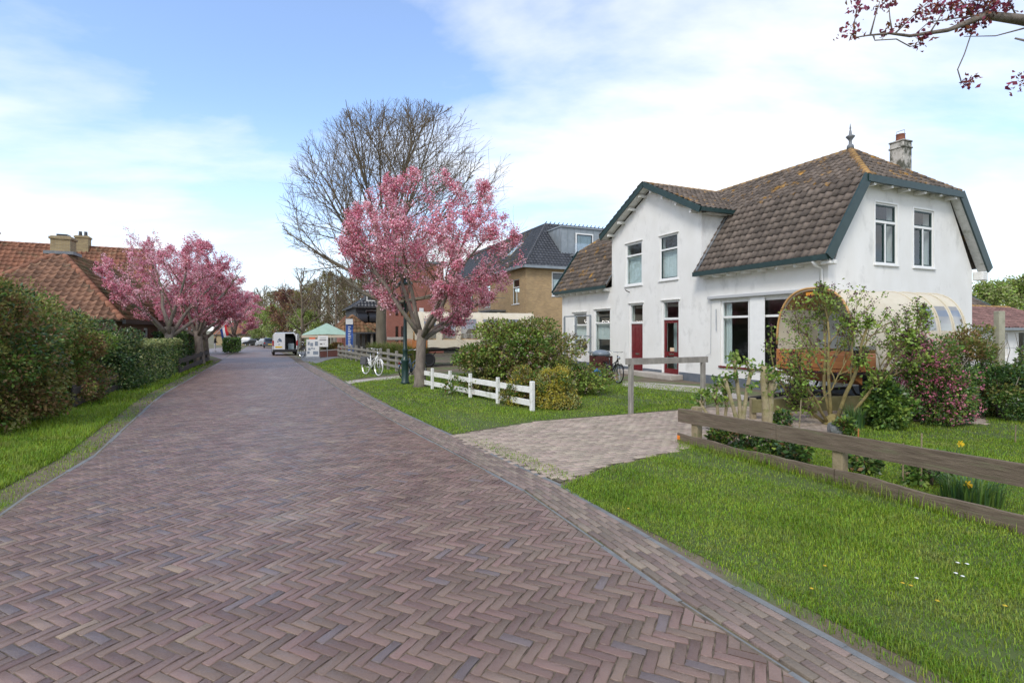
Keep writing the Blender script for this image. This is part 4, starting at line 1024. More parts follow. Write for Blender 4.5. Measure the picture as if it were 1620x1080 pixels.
FLw = Matrix(((-1, 0, 0, 0), (0, 0, 1, 0), (0, 1, 0, 0), (0, 0, 0, 1)))
DA, LA = 6.2, 14.0
hs = [rect(-2.6, -1.6, .8, 2.0), rect(-5.6, -4.6, .8, 2.0), rect(-8.6, -7.6, .8, 2.0), rect(-11, -10, 0.1, 2.1)]
walls_left(fa, LA, DA, ea, m_brownbrick, hs)
for h in hs: window(fa, Matrix.Translation((h[1][0], 0, h[0][1])) @ FLw, h[1][0] - h[0][0], h[2][1] - h[0][1], fw=.1, transom=.8)
sub = empty('roof'); sub.parent = fa; ov = .3; e = ea - .2
run = Vector((0, -(DA / 2 + ov), ra - e)); sl = run.length; n = round(sl / .34); hp = 4.4
M = plane_frame((0, ov, e), (-1, 0, 0), run); tiled(sub, M, [(-ov, 0), (LA + ov, 0), (LA + ov, sl), (hp - ov, sl)], .27, sl / n, m_mossy, m_tiledeck, False, seed=41, amp=.035)
run = Vector((-hp, 0, ra - e)); hl = run.length; M = plane_frame((ov, -DA - ov, e), (0, 1, 0), run)
tiled(sub, M, [(0, 0), (DA + 2 * ov, 0), (DA / 2 + ov, hl)], .27, hl / round(hl / .34), mat('clay_red_tile', (.155, .080, .050), (.24, .128, .075), 3, .85, island=.35, bump=.4, bscale=40, c3=(.14, .11, .07), c3scale=1.0, c3lo=.5, c3hi=.68), m_tiledeck, True, seed=42, amp=.038)
b = MB(); b.add([(ov, -DA - ov, e), (-LA, -DA - ov, e), (-LA, -DA / 2, ra), (ov - hp, -DA / 2, ra)], [(1, 0, 3, 2)]); b.build('rear_slope', m_mossy, sub)
barrel(sub, (ov, ov, e), (ov - hp, -DA / 2, ra), .13, m_orange, .38, 'hip_tile'); barrel(sub, (ov, -DA - ov, e), (ov - hp, -DA / 2, ra), .13, m_orange, .38, 'hip_tile'); barrel(sub, (ov - hp, -DA / 2, ra), (-LA, -DA / 2, ra), .13, m_mossy, .38)
b = MB(); b.beam((-LA, ov + .05, e - .05), (ov, ov + .05, e - .05), .12, .18); b.build('gutter', m_black, sub)
c_ = chimney(fa, ov - hp - .25, -DA / 2, ra - .6, ra + .75, .75, m_yellowbrick, 0)
b = MB(); b.box(ov - hp - .25 - .25, ov - hp - .05, -DA / 2 - .2, -DA / 2 + .2, ra + .75, ra + .86); b.build('chimney_cover', m_black, c_)
b = MB(); b.box(ov - hp - .75, ov - hp + .35, -DA / 2 - .55, -DA / 2 + .55, ra - .12, ra + .02); b.build('lead_apron', m_lead, c_)
for x, s in ((-5.2, 2.6), (-7.6, 2.2)):
    M = plane_frame((x, ov, e), (-1, 0, 0), (0, -(DA / 2 + ov), ra - e)); q = MB(); q.box(0, .55, s, s + .9, .05, .13, M); sk = q.build('skylight', m_white, sub); q = MB(); q.box(.06, .49, s + .06, s + .84, .131, .14, M); q.build('pane', m_glass, sk)
# orange house behind, ridge across the view
pB0, pB1 = AT(-30, 390, 34), AT(236, 392, 38)
dB = (pB1 - pB0); dB.z = 0; LB = dB.length; dB.normalize(); rB = zat(390, 36)
ob = place('orange_tiled_house', (pB1.x + dB.y * 3.5, pB1.y - dB.x * 3.5), 'brick house with bright orange tiled roof and two chimneys behind the mossy farmhouse', 'house', math.atan2(dB.y, dB.x))
walls(ob, LB, 7, 3.4, m_brownbrick, (), (), gable=rB)
ridge_roof(ob, LB, 7, 3.4, rB, m_orange, .28, .36, seed=44)
for u in (5, 129):
    t = (AT(u, 390, 36) - pB1).dot(dB); chimney(ob, t, 3.5, rB - .6, zat(373, 36), .75, m_yellowbrick, 2 if u > 100 else 0)
# brick house behind the cherry trees and gabled house at the bend
CC = Vector((-24.5, 38, 0))
hc = place('brick_cottage', CC, 'red brick cottage with white framed windows behind the row of cherry trees', 'house', HR)
hs = [rect(a, a + 1.1, .9, 2.5) for a in (-1.9, -4.2, -6.8, -9.2)] + [rect(-11.6, -10.6, .1, 2.4)]
walls_left(hc, 13, 7, 3.2, m_redbrick, hs)
for h in hs: window(hc, Matrix.Translation((h[1][0], 0, h[0][1])) @ FLw, h[1][0] - h[0][0], h[2][1] - h[0][1], fw=.13, transom=1.1, set_back=.02)
rr = empty('roof'); rr.parent = hc
run = Vector((0, -3.8, 2.8)); sl = run.length; M = plane_frame((0, .3, 3.1), (-1, 0, 0), run); tiled(rr, M, rect(-.3, 13.3, 0, sl), .3, sl / 11, m_orange, m_tiledeck, seed=46)
b = MB(); b.add([(.3, -7.3, 3.1), (-13.3, -7.3, 3.1), (-13.3, -3.5, 5.9), (.3, -3.5, 5.9)], [(1, 0, 3, 2)]); b.build('rear_slope', m_orange, rr); b = MB(); b.add([(-.28, -7, 3.2), (-.28, 0, 3.2), (-.28, -3.5, 5.8)], [(0, 1, 2)]); b.build('gable', m_redbrick, hc)
b = MB(); b.beam((-13, .3, 3.1), (.3, .3, 3.1), .1, .22); b.build('cornice', m_white, rr)
CD = G(388, 546)
hd_ = place('gabled_house', (CD.x, CD.y), 'small house with steep orange gable roof at the bend of the street', 'house', HR + math.radians(55))
walls(hd_, 8, 6, 2.6, m_yellowbrick, [rect(-2.6, -1.4, .8, 2.0), rect(-5, -3.8, .8, 2)], [rect(1.8, 3.2, .7, 2.1)], gable=zat(510, 112)); gwins(hd_, [(1.8, 3.2, .7, 2.1)], fw=.12); fwins(hd_, [(-2.6, -1.4, .8, 2.0), (-5, -3.8, .8, 2)], fw=.12)
ridge_roof(hd_, 8, 6, 2.6, zat(510, 112), m_orange, .34, .45, seed=48)
# --- sheds right of the white house
CS = AT(1537, 560, 21.5)
sh = place('red_roofed_shed', (CS.x - .9 * GV.x, CS.y - .9 * GV.y), 'low white shed with weathered red tiled roof beside the white house', 'shed', math.atan2(GV.y, GV.x) + math.pi)
# local x runs back along -GV, street side faces DV*-1
LS = 9.0; zr_, ze_ = zat(481, 22.5), zat(519, 21.0)
sh.rotation_euler = (0, 0, math.atan2(GV.y, GV.x)); 
hs = [rect(2.7, 3.7, .7, 1.75), rect(4.6, 5.6, .2, 1.85)]
b = MB(); b.slab(rect(0, LS, 0, ze_), hs, .25, FM); b.build('wall', m_plaster, sh); b = MB(); b.box(0, .25, .252, 4.4, 0, ze_); b.build('wall', m_plaster, sh); b = MB(); b.box(LS - .25, LS, .252, 4.4, 0, ze_); b.build('wall', m_plaster, sh); b = MB(); b.box(.252, LS - .252, 4.15, 4.4, 0, ze_); b.build('wall', m_plaster, sh)
fwins(sh, [(2.7, 3.7, .7, 1.75)], mullion=True, transom=.7); window(sh, FMo(4.6, .2), 1.0, 1.65, fm=m_white, name='door')
rr = empty('roof'); rr.parent = sh; run = Vector((0, 2.5, zr_ - ze_)); sl = run.length
M = plane_frame((0, -.3, ze_), (1, 0, 0), run); tiled(rr, M, rect(-.2, LS, 0, sl), .25, sl / 9, m_redtile, m_tiledeck, seed=50)
b = MB(); b.add([(-.2, 2.2, zr_), (LS, 2.2, zr_), (LS, 4.6, ze_), (-.2, 4.6, ze_)], [(0, 1, 2, 3)]); b.build('rear_slope', m_redtile, rr); barrel(rr, (-.2, 2.2, zr_), (LS, 2.2, zr_), .11, m_ridge)
b = MB(); b.beam((-.2, -.36, ze_ - .03), (LS, -.36, ze_ - .03), .1, .1); b.build('gutter', m_zinc, rr)
CT = AT(1536, 560, 27)
s2 = place('green_gabled_shed', (CT.x - 1.2, CT.y), 'small dark roofed shed with teal gable boards behind the red roofed shed', 'shed', math.atan2(GV.y, GV.x))
z0_, z1_ = zat(483, 28), zat(455, 28.3)
b = MB(); b.slab([(.3, 0), (3.2, 0), (3.2, z0_), (1.75, z1_ - .1), (.3, z0_)], (), .2, Matrix.Translation((4.2, 0, 0)) @ GMx); b.build('wall', mat('teal_boards', (.05, .11, .115), (.07, .14, .145), 5, .6), s2); b = MB(); b.box(0, 4.0, .3, 3.2, 0, z0_); b.build('wall', m_plaster, s2)
rr = empty('roof'); rr.parent = s2
for sg in (1, -1):
    run = Vector((0, sg * 1.75, z1_ - z0_ + .15)); sl = run.length; M = plane_frame((4.4 if sg < 0 else -.2, 1.75 - sg * 1.75, z0_ - .15), (sg, 0, 0), run); tiled(rr, M, rect(0, 4.6, 0, sl), .28, sl / 6, m_tile, m_tiledeck, seed=52)
    b = MB(); b.beam((4.43, 1.75 - sg * 1.85, z0_ - .22), (4.43, 1.75, z1_ - .02), .05, .2, Vector((0, -sg * .7, .7))); b.build('barge_board', MATS['teal_boards'], rr)
# ------------------------------------------------------------------ plants
def quads_leaf(P, rs, size, aspect=.55, dirs=None, bias=.0, droop=0.0, fold=.18):
    """leaf blades at points P: folded diamonds -> V, F"""
    n = len(P); a = rs.normal(size=(n, 3))
    if dirs is not None: a = a * (1 - bias) + dirs * bias * 1.7
    a[:, 2] -= droop; a /= np.linalg.norm(a, axis=1)[:, None] + 1e-9
    r = rs.normal(size=(n, 3)); b = np.cross(a, r); b /= np.linalg.norm(b, axis=1)[:, None] + 1e-9
    c = np.cross(a, b); L = (size * rs.uniform(.6, 1.3, n))[:, None]; Wd = L * aspect / 2
    V = np.stack([P, P + a * L * .5 + b * Wd + c * L * fold, P + a * L, P + a * L * .5 - b * Wd + c * L * fold], 1).reshape(-1, 3)
    return V, np.arange(n * 4).reshape(-1, 4)
def leaf_obj(name, parts, mats, parent, kind=None):
    """parts: list of (V, F, material index)"""
    VV, FF, MI, b = [], [], [], 0
    for V, Fc, mi in parts:
        VV.append(V); FF.append(Fc + b); MI.append(np.full(len(Fc), mi)); b += len(V)
    o = link(name, np_mesh(name, np.vstack(VV), np.vstack(FF), mats, np.concatenate(MI)), parent)
    return o
def lump_points(rs, n, c, R, lumps, lr, shell=.55, flat=0.0):
    """points in a lumpy ellipsoid; returns points, outward directions, lump ids"""
    c = np.array(c); R = np.array(R)
    d = rs.normal(size=(lumps, 3)); d /= np.linalg.norm(d, axis=1)[:, None]; d[:, 2] = np.where(d[:, 2] < -.8, -d[:, 2], d[:, 2])
    low = d[:, 2] < .1; hn = np.hypot(d[:, 0], d[:, 1]) + 1e-6; d[low, 0] *= (.92 / hn)[low]; d[low, 1] *= (.92 / hn)[low]      # full sides down to the ground
    lc = d * (1 - lr) * rs.uniform(.55, 1, (lumps, 1)); sz = lr * rs.uniform(.7, 1.3, lumps)
    sk = np.arange(lumps) % 3 == 0; th = rs.uniform(0, 6.28, lumps); rho = rs.uniform(.45, .95, lumps) * (1 - lr * .8)          # a third of the clumps form the skirt
    lc[sk] = np.stack([np.cos(th) * rho, np.sin(th) * rho, rs.uniform(-.82, -.5, lumps)], 1)[sk]
    k = rs.randint(0, lumps, n); q = rs.normal(size=(n, 3)); q /= np.linalg.norm(q, axis=1)[:, None]
    rad = shell + (1 - shell) * rs.uniform(0, 1, n) ** .7
    p = lc[k] + q * (sz[k] * rad)[:, None]
    out = p / (np.linalg.norm(p, axis=1)[:, None] + 1e-6)
    P = c + p * R
    return P, (q + out) / 2, k
def shrub(name, label, base, R, n, size, mats, weights, lumps=26, lr=.36, seed=1, cat='shrub', group=None, stems=7, stemm=None, hgt=None, shell=.5, aspect=.55, stem_r=.02, flowers=None, per_lump=.55, cover=1.0, bias=.45):
    """leafy shrub: R = half sizes; stands on base"""
    rs = np.random.RandomState(seed); r = random.Random(seed)
    root = empty(name, base, 0, label, cat, group)
    cz = R[2]
    P, D, k = lump_points(rs, n, (0, 0, cz), R, lumps, lr, shell)
    ok = P[:, 2] > .04; P, D, k = P[ok], D[ok], k[ok]
    lm = rs.choice(len(mats), lumps, p=weights); m1 = rs.choice(len(mats), len(P), p=weights)
    mi = np.where(rs.uniform(0, 1, len(P)) < per_lump, lm[k], m1)
    parts = []
    for j in range(len(mats)):
        s = mi == j
        if s.any(): parts.append((*quads_leaf(P[s], rs, size, aspect, D[s], bias), j))
    sh = rs.choice(len(P), max(6, n // 380)); so_, sl_ = P[sh] * [.95, .95, .97], D[sh] + [0, 0, .55]; sl_ /= np.linalg.norm(sl_, axis=1)[:, None]; ln_ = rs.uniform(.12, .34, len(sh)) * (R[2] ** .5)      # loose shoots
    tt = np.tile(np.linspace(.25, 1, 6), len(sh)); SP = np.repeat(so_, 6, 0) + np.repeat(sl_ * ln_[:, None], 6, 0) * tt[:, None] + rs.normal(0, size * .2, (len(sh) * 6, 3)); sm_ = np.repeat(rs.choice(len(mats), len(sh), p=weights), 6)
    for j in range(len(mats)):
        if (sm_ == j).any(): parts.append((*quads_leaf(SP[sm_ == j], rs, size * .9, aspect, np.repeat(sl_, 6, 0)[sm_ == j], .4), j))
    leaf_obj('foliage', parts, mats, root)
    if flowers:
        fm, fn, fs = flowers
        P, D, k = lump_points(np.random.RandomState(seed), fn, (0, 0, cz), np.array(R) * 1.03, lumps, lr, .93); P = P[P[:, 2] > .1]
        Q = np.repeat(P, 7, 0) + rs.normal(0, fs * .8, (len(P) * 7, 3)); leaf_obj('blossom', [(*quads_leaf(Q, rs, fs, .8), 0)], [fm], root)
    b = MB()
    for i in range(len(sh)): b.tube([so_[i] - sl_[i] * .1, so_[i] + sl_[i] * ln_[i]], [.005, .002], 3)
    for i in range(stems):
        a = 2 * math.pi * i / stems + r.uniform(-.3, .3); e = r.uniform(.3, .8)
        pts = [(r.uniform(-.06, .06) * R[0], r.uniform(-.06, .06) * R[1], 0)]
        for t in (.33, .66, 1): pts.append((math.cos(a) * R[0] * e * t ** 1.2 + r.uniform(-.05, .05), math.sin(a) * R[1] * e * t ** 1.2 + r.uniform(-.05, .05), cz * 1.75 * t * (1 - .25 * e)))
        b.tube(pts, [stem_r, stem_r * .8, stem_r * .55, stem_r * .25], 5)
        for _ in range(3):
            p = Vector(pts[2]) * r.uniform(.7, 1); b.tube([p, p + Vector((r.uniform(-.4, .4) * R[0], r.uniform(-.4, .4) * R[1], r.uniform(.2, .6) * cz))], [stem_r * .4, stem_r * .15], 4)
    b.build('stem', stemm or m_bark, root, True)
    return root

def grow(r, out, tips, p, d, L, rad, lev, prm, env):
    """one branch and its children; out: (points, radii, level)"""
    P = prm[lev]; n = P.get('seg', 4)
    if env:
        c, R = env; q = Vector([(p[i] - c[i]) / R[i] for i in range(3)]); e = Vector([d[i] / R[i] for i in range(3)])
        A, B, C = e.dot(e), q.dot(e), q.dot(q) - 1; disc = B * B - A * C
        if disc > 0: L = min(L, max(.12 * L, (-B + math.sqrt(disc)) / A * r.uniform(*P.get('reach', (.86, 1.04)))))
    pts, rs_, dd = [p.copy()], [rad], d.copy(); cur = p.copy()
    for i in range(n):
        dd = dd + Vector((r.gauss(0, 1), r.gauss(0, 1), r.gauss(0, 1))) * P.get('wob', .1) + Vector((0, 0, P.get('up', 0)))
        dd.normalize()
        if env and i:
            q = Vector([(cur[j] - env[0][j]) / env[1][j] for j in range(3)])
            if q.length > P.get('stop', 1.04) * r.uniform(.93, 1.07) and dd.dot(env[0] - cur) < 0: n = i; break
        cur = cur + dd * (L / n); pts.append(cur.copy()); rs_.append(rad * (1 - (1 - P.get('taper', .35)) * (i + 1) / n))
    n = len(pts) - 1
    out.append((pts, rs_, lev))
    if lev + 1 >= len(prm):
        tips.append(pts); return
    if P.get('tips'): tips.append(pts)
    m = P['kids']; ph = r.uniform(0, 6.28)
    for k in range(m):
        t = P.get('t0', .3) + (1 - P.get('t0', .3)) * (k + r.uniform(.1, .9)) / m; i = min(int(t * n), n - 1); f = t * n - i
        q = pts[i].lerp(pts[i + 1], f); ax = (pts[i + 1] - pts[i]).normalized()
        ph += 2.4 + r.uniform(-.4, .4); o1 = ax.orthogonal().normalized(); o2 = ax.cross(o1); sd = o1 * math.cos(ph) + o2 * math.sin(ph)
        an_ = math.radians(P.get('ang', 45) + r.uniform(-12, 12)); nd = ax * math.cos(an_) + sd * math.sin(an_)
        if nd.z < P.get('minz', -1): nd.z = P.get('minz', -1) + r.uniform(0, .2); nd.normalize()
        grow(r, out, tips, q, nd, L * P.get('ratio', .6) * r.uniform(.7, 1.15) * (1.1 - .35 * t), max(rs_[i] * P.get('rr', .5), P.get('rmin', .003)), lev + 1, prm, env)
    if P.get('lead', True):
        grow(r, out, tips, pts[-1], dd, L * P.get('ratio', .6), rs_[-1] * .85, lev + 1, prm, env)
def branch_obj(out, name, m, parent, levels, sides=(9, 7, 5, 3, 3, 3)):
    b = MB()
    for pts, rs_, lev in out:
        if lev in levels: b.tube(pts, rs_, sides[min(lev, 5)], lev < 2)
    return b.build(name, m, parent, True)

# --- the big bare lime tree
r_ = random.Random(11); tp = Vector((-8.33, 33.0, 0))
lime = empty('bare_lime_tree', tp, 0, 'tall leafless tree with a wide dome of fine twigs behind the pink cherry', 'tree')
out, tips = [], []
env = (Vector((1.6, 0, 8.9)), Vector((7.8, 7.0, 7.2)))
trunk = [Vector((0, 0, -.1)), Vector((.02, 0, .5)), Vector((-.03, .03, 2.2)), Vector((.02, 0, 3.8)), Vector((.12, 0, 5.2)), Vector((.25, .05, 6.6)), Vector((.4, 0, 8.2))]
out.append((trunk, [.44, .36, .32, .30, .27, .20, .12], 0))
prm = [dict(), dict(seg=6, reach=(.62, 1.08), wob=.06, up=.035, kids=8, t0=.22, ang=36, ratio=.58, rr=.45, taper=.25, rmin=.03), dict(seg=5, reach=(.6, 1.1), stop=1.07, wob=.08, up=.05, kids=6, t0=.2, ang=36, ratio=.58, rr=.5, rmin=.018, taper=.35),
       dict(seg=4, reach=(.6, 1.15), stop=1.1, wob=.09, up=.05, kids=5, t0=.15, ang=34, ratio=.62, rr=.65, rmin=.012, taper=.5), dict(seg=3, wob=.1, up=.03, taper=.5)]
for i in range(22):
    t = (i + .5) / 22; z = 3.4 + 4.7 * t; k = z - 3.4; a = i * 2.4 + r_.uniform(-.3, .3); el = math.radians(3 + 77 * t ** .8 + r_.uniform(-6, 6))
    x0 = .02 + .1 * k / 4.8 * 3; d = Vector((math.cos(a) * math.cos(el), math.sin(a) * math.cos(el), math.sin(el)))
    grow(r_, out, tips, Vector((x0, 0, z)), d, 9.5, .15 - .06 * t, 1, prm, env)
branch_obj(out, 'trunk', m_limebark, lime, (0, 1)); branch_obj(out, 'crown', m_twig, lime, (2, 3, 4))
print('lime branches', len(out))

# --- blossoming cherry trees
def blossom(rs, tips, per, csz, psz, bronze=.16, skip=.0):
    C = []
    for pts in tips:
        for i in range(1, len(pts)):
            for f in np.linspace(0, .8, per): 
                if rs.uniform() > skip: q = pts[i - 1].lerp(pts[i], f); C.append((q.x, q.y, q.z))
    C = np.array(C); n = len(C); k = 11
    Q = np.repeat(C, k, 0) + rs.normal(0, csz, (n * k, 3)); cl = np.repeat(rs.uniform(0, 1, n), k); x = rs.uniform(0, 1, n * k)
    mi = np.where(x < bronze, 2, np.where(cl < .4, 1, 0)); parts = []
    for j in range(3): parts.append((*quads_leaf(Q[mi == j], rs, psz if j < 2 else psz * 1.1, .85 if j < 2 else .45), j))
    return parts
def cherry(name, label, base, env, seed, fork=1.6, rad=.19, lean=(0, 0), limbs=6, group=None, L0=3.2, per=2, csz=.055, psz=.06, bronze=.16, skip=0, el=(38, 75)):
    r = random.Random(seed); rs = np.random.RandomState(seed)
    root = empty(name, base, 0, label, 'tree', group); out, tips = [], []
    fx, fy = lean
    out.append(([Vector((0, 0, -.08)), Vector((fx * .05, fy * .05, .12)), Vector((fx * .25, fy * .25, fork * .4)), Vector((fx * .6, fy * .6, fork * .75)), Vector((fx, fy, fork + .15))], [rad * 1.35, rad * 1.08, rad * .9, rad * .86, rad * .9], 0))
    prm = [dict(), dict(seg=6, wob=.11, up=.02, kids=6, t0=.3, ang=42, ratio=.52, rr=.5, taper=.3, rmin=.015), dict(seg=4, wob=.13, up=.01, kids=5, t0=.2, ang=42, ratio=.55, rr=.55, rmin=.009, tips=True),
           dict(seg=3, wob=.14, kids=4, t0=.2, ang=42, ratio=.55, rr=.6, rmin=.006, tips=True), dict(seg=2, wob=.15)]
    for i in range(limbs):
        a = 2 * math.pi * i / limbs + r.uniform(-.35, .35); e = math.radians(r.uniform(*el)); d = Vector((math.cos(a) * math.cos(e), math.sin(a) * math.cos(e), math.sin(e)))
        grow(r, out, tips, Vector((fx, fy, fork * r.uniform(.8, 1.05))), d, L0 * r.uniform(.9, 1.25), rad * .44, 1, prm, env)
    branch_obj(out, 'trunk', m_bark, root, (0, 1)); o_ = branch_obj(out, 'twigs', m_twig, root, (2, 3, 4)); o_['kind'] = 'stuff'
    leaf_obj('crown', blossom(rs, tips, per, csz, psz, bronze, skip), [m_petal, m_petal2, m_bronze], root)
    print(name, len(out), len(tips))
    return root
cb = G(664, 612)
cherry('cherry_tree', 'pink blossoming cherry tree standing on the grass by the green lamp post', cb, (Vector((.48, .1, 4.78)), Vector((3.05, 2.7, 2.35))), 21, 1.75, .19, (.05, .1), 9, None, 4.2, 2, .06, .058, skip=.38, el=(26, 82), bronze=.2)
GRP = 'cherry trees along the hedge side verge'
c1 = cherry('cherry_tree', 'spreading pink cherry tree beside the mossy farmhouse roof, behind the clipped hedge', Vector((-15.1, 22.9, 0)), (Vector((-.4, 0, 4.6)), Vector((2.4, 2.3, 2.2))), 22, 1.9, .21, (-.05, 0), 6, GRP, 3.6, 2, .05, .055, .2, .5)
c2 = cherry('cherry_tree', 'pink cherry tree with forked trunk in the grass by the dark low fence', G(317, 577), (Vector((-.1, 0, 4.4)), Vector((2.5, 2.3, 2.35))), 23, 1.7, .24, (-.15, 0), 7, GRP, 3.6, 2, .065, .07, .16, .4)
for (u, v, s, rz, lb) in ((326, 571, .92, 1.3, 'pink cherry tree just beyond the forked one, over the end of the low fence'), (368, 556, 1.28, 2.6, 'low wide pink cherry tree beside the pavement near the flag')):
    o = copy_tree(c2); p = G(u, v); o.location = (p.x, p.y, gz(p.y)); o.rotation_euler = (0, 0, rz); o.scale = (s, s, s * (.95 if s < 1 else .78)); o['label'] = lb
# --- branch of the tree over the garden at the right
rt = Vector((7.4, 5.0, 0)); rs = np.random.RandomState(5); r = random.Random(5)
gt = empty('garden_cherry_tree', rt, 0, 'cherry tree whose bare limb with wine red buds hangs over the garden', 'tree')
b = MB(); b.tube([Vector((0, 0, -.1)), Vector((.03, .02, 1.2)), Vector((-.05, 0, 2.6)), Vector((-.1, .05, 3.9)), Vector((0, .1, 5.2))], [.2, .15, .13, .11, .05], 9)
def bp(u, v, Y): return AT(u, v, Y) - rt
limb = [Vector((-.08, .02, 3.3)), bp(1720, 50, 4.9), bp(1615, 31, 4.7), bp(1560, 24, 4.6), bp(1500, 48, 4.55), bp(1440, 57, 4.5), bp(1408, 53, 4.5), bp(1375, 56, 4.45), bp(1350, 60, 4.4)]
b.tube(limb, [.085, .06, .045, .035, .018, .013, .010, .007, .004], 7)
subs = [[bp(1545, 26, 4.6), bp(1536, 55, 4.6), bp(1526, 85, 4.6), bp(1515, 110, 4.6), bp(1521, 130, 4.6), bp(1530, 127, 4.6)], [bp(1620, 45, 4.7), bp(1575, 57, 4.6), bp(1525, 58, 4.6)], [bp(1412, 54, 4.5), bp(1408, 30, 4.5), bp(1406, 8, 4.5)], [bp(1377, 55, 4.45), bp(1385, 25, 4.45), bp(1392, 3, 4.45)],
        [bp(1382, 57, 4.45), bp(1384, 64, 4.4), bp(1418, 62, 4.4), bp(1440, 74, 4.4), bp(1455, 70, 4.4)], [bp(1350, 60, 4.4), bp(1351, 40, 4.4), bp(1356, 10, 4.4)], [bp(1470, 54, 4.5), bp(1485, 30, 4.5), bp(1498, 5, 4.5)], [bp(1415, 54, 4.5), bp(1440, 30, 4.5), bp(1466, 5, 4.5)], [bp(1700, 70, 4.8), bp(1650, 110, 4.7), bp(1612, 130, 4.6)], [bp(1560, 24, 4.6), bp(1520, 28, 4.6), bp(1470, 35, 4.55), bp(1450, 52, 4.5)],
        [bp(1560, 22, 4.6), bp(1575, -20, 4.6), bp(1600, -60, 4.7)], [bp(1610, 30, 4.7), bp(1590, -10, 4.7), bp(1620, -60, 4.7)], [bp(1540, 26, 4.6), bp(1510, -10, 4.6), bp(1470, -50, 4.6)]]
for s_ in subs: b.tube(s_, [.008] + [.005] * (len(s_) - 2) + [.003], 5)
for a_, e_ in ((.5, 50), (2.0, 55), (3.6, 60), (5.0, 45)):
    d = Vector((math.cos(a_), math.sin(a_), 1.0)); b.tube([Vector((-.05, .03, 3.8)), Vector((-.05, .03, 3.8)) + d * .8 + Vector((0, 0, .2)), Vector((-.05, .03, 3.8)) + d * 1.9], [.07, .045, .012], 6)
b.build('trunk', m_bark, gt, True)
cl = [(1357, 10, 4.4, 9, 15), (1346, 48, 4.4, 9, 18), (1392, 4, 4.45, 5, 12), (1406, 5, 4.5, 6, 13), (1400, 52, 4.5, 5, 8), (1427, 38, 4.5, 5, 9), (1458, 62, 4.45, 10, 13), (1458, 22, 4.5, 8, 10), (1480, 12, 4.5, 14, 16), (1505, 10, 4.5, 14, 16), (1525, 12, 4.6, 18, 20), (1548, 10, 4.6, 22, 22), (1575, 8, 4.6, 22, 20), (1537, 45, 4.6, 9, 10), (1560, 28, 4.6, 10, 12), (1594, 14, 4.6, 5, 8), (1533, 128, 4.6, 8, 10), (1612, 128, 4.6, 9, 15), (1522, 42, 4.6, 6, 8), (1540, -15, 4.6, 30, 30), (1600, -30, 4.7, 30, 40)]
Pp = []
for u, v, Y, n, sp in cl:
    c = bp(u, v, Y); Pp.append(np.array(c)[None] + rs.normal(0, sp * 4.5 / F * .5, (n * 5, 3)))
Pp = np.vstack(Pp); x = rs.uniform(0, 1, len(Pp)); mi = np.where(x < .45, 0, np.where(x < .8, 1, 2))
m_wine = leafm('wine_red_bud', (.22, .035, .075), (.32, .06, .11))
leaf_obj('crown', [(*quads_leaf(Pp[mi == 0], rs, .042, .75), 0), (*quads_leaf(Pp[mi == 1], rs, .05, .4), 1), (*quads_leaf(Pp[mi == 2], rs, .03, .6), 2)], [m_wine, m_bronze, m_purplebud], gt)

# --- far trees
def far_tree(seed, h, spread, leafmats=None, nleaf=0, lsize=.25, bark=m_twig, limbs=9, clear=.3):
    r = random.Random(seed); rs = np.random.RandomState(seed); root = empty('far_tree'); out, tips = [], []
    out.append(([Vector((0, 0, -.2)), Vector((r.uniform(-.1, .1), 0, h * .3)), Vector((r.uniform(-.2, .2), 0, h * .6)), Vector((r.uniform(-.3, .3), 0, h * .9))], [h * .022, h * .017, h * .011, h * .003], 0))
    prm = [dict(), dict(seg=5, wob=.1, up=.05, kids=6, t0=.2, ang=38, ratio=.5, rr=.5, rmin=.02), dict(seg=3, wob=.12, up=.04, kids=5, t0=.15, ang=38, ratio=.55, rr=.6, rmin=.015, tips=True), dict(seg=3, wob=.12, up=.03)]
    env = (Vector((0, 0, h * (.5 + clear / 2))), Vector((spread, spread, h * (.5 - clear / 2))))
    for i in range(limbs):
        t = (i + .5) / limbs; z = h * (clear + (.85 - clear) * t); a = i * 2.4; el = math.radians(25 + 45 * t)
        grow(r, out, tips, Vector((0, 0, z)), Vector((math.cos(a) * math.cos(el), math.sin(a) * math.cos(el), math.sin(el))), h * .45, h * .009, 1, prm, env)
    branch_obj(out, 'trunk', bark, root, (0, 1) if not leafmats else (0, 1, 2, 3))
    if not leafmats: branch_obj(out, 'crown', bark, root, (2, 3))
    if leafmats:
        T = np.array([tuple(p) for pts in tips for p in pts]); P = T[rs.randint(0, len(T), nleaf)] + rs.normal(0, .22, (nleaf, 3)); mi = rs.randint(0, len(leafmats), nleaf)
        leaf_obj('crown', [(*quads_leaf(P[mi == j], rs, lsize, .7), j) for j in range(len(leafmats))], leafmats, root)
    print('far', seed, len(out))
    return root
m_fartwig = mat('brown_far_twig', (.13, .10, .07), (.19, .15, .10), 1, .95)
m_budtwig = leafm('bud_haze', (.20, .15, .07), (.28, .21, .10)); m_copper = leafm('copper_leaf', (.15, .05, .05), (.22, .08, .07))
protos = {'bare': far_tree(61, 12, 4, None, 0, bark=m_fartwig, limbs=12, clear=.2), 'bud': far_tree(62, 12, 4.5, [m_budtwig, m_olive], 5000, .22, m_fartwig, 11, .15), 'copper': far_tree(63, 9, 4, [m_copper, m_brownleaf], 6000, .24, m_fartwig, 10, .12),
          'fresh': far_tree(64, 6, 2.6, [m_lime, m_variegated], 6000, .2, m_fartwig, 9, .1), 'green': far_tree(65, 8, 3.6, [m_mid, m_lime], 7000, .24, m_fartwig, 10, .1)}
first = set()
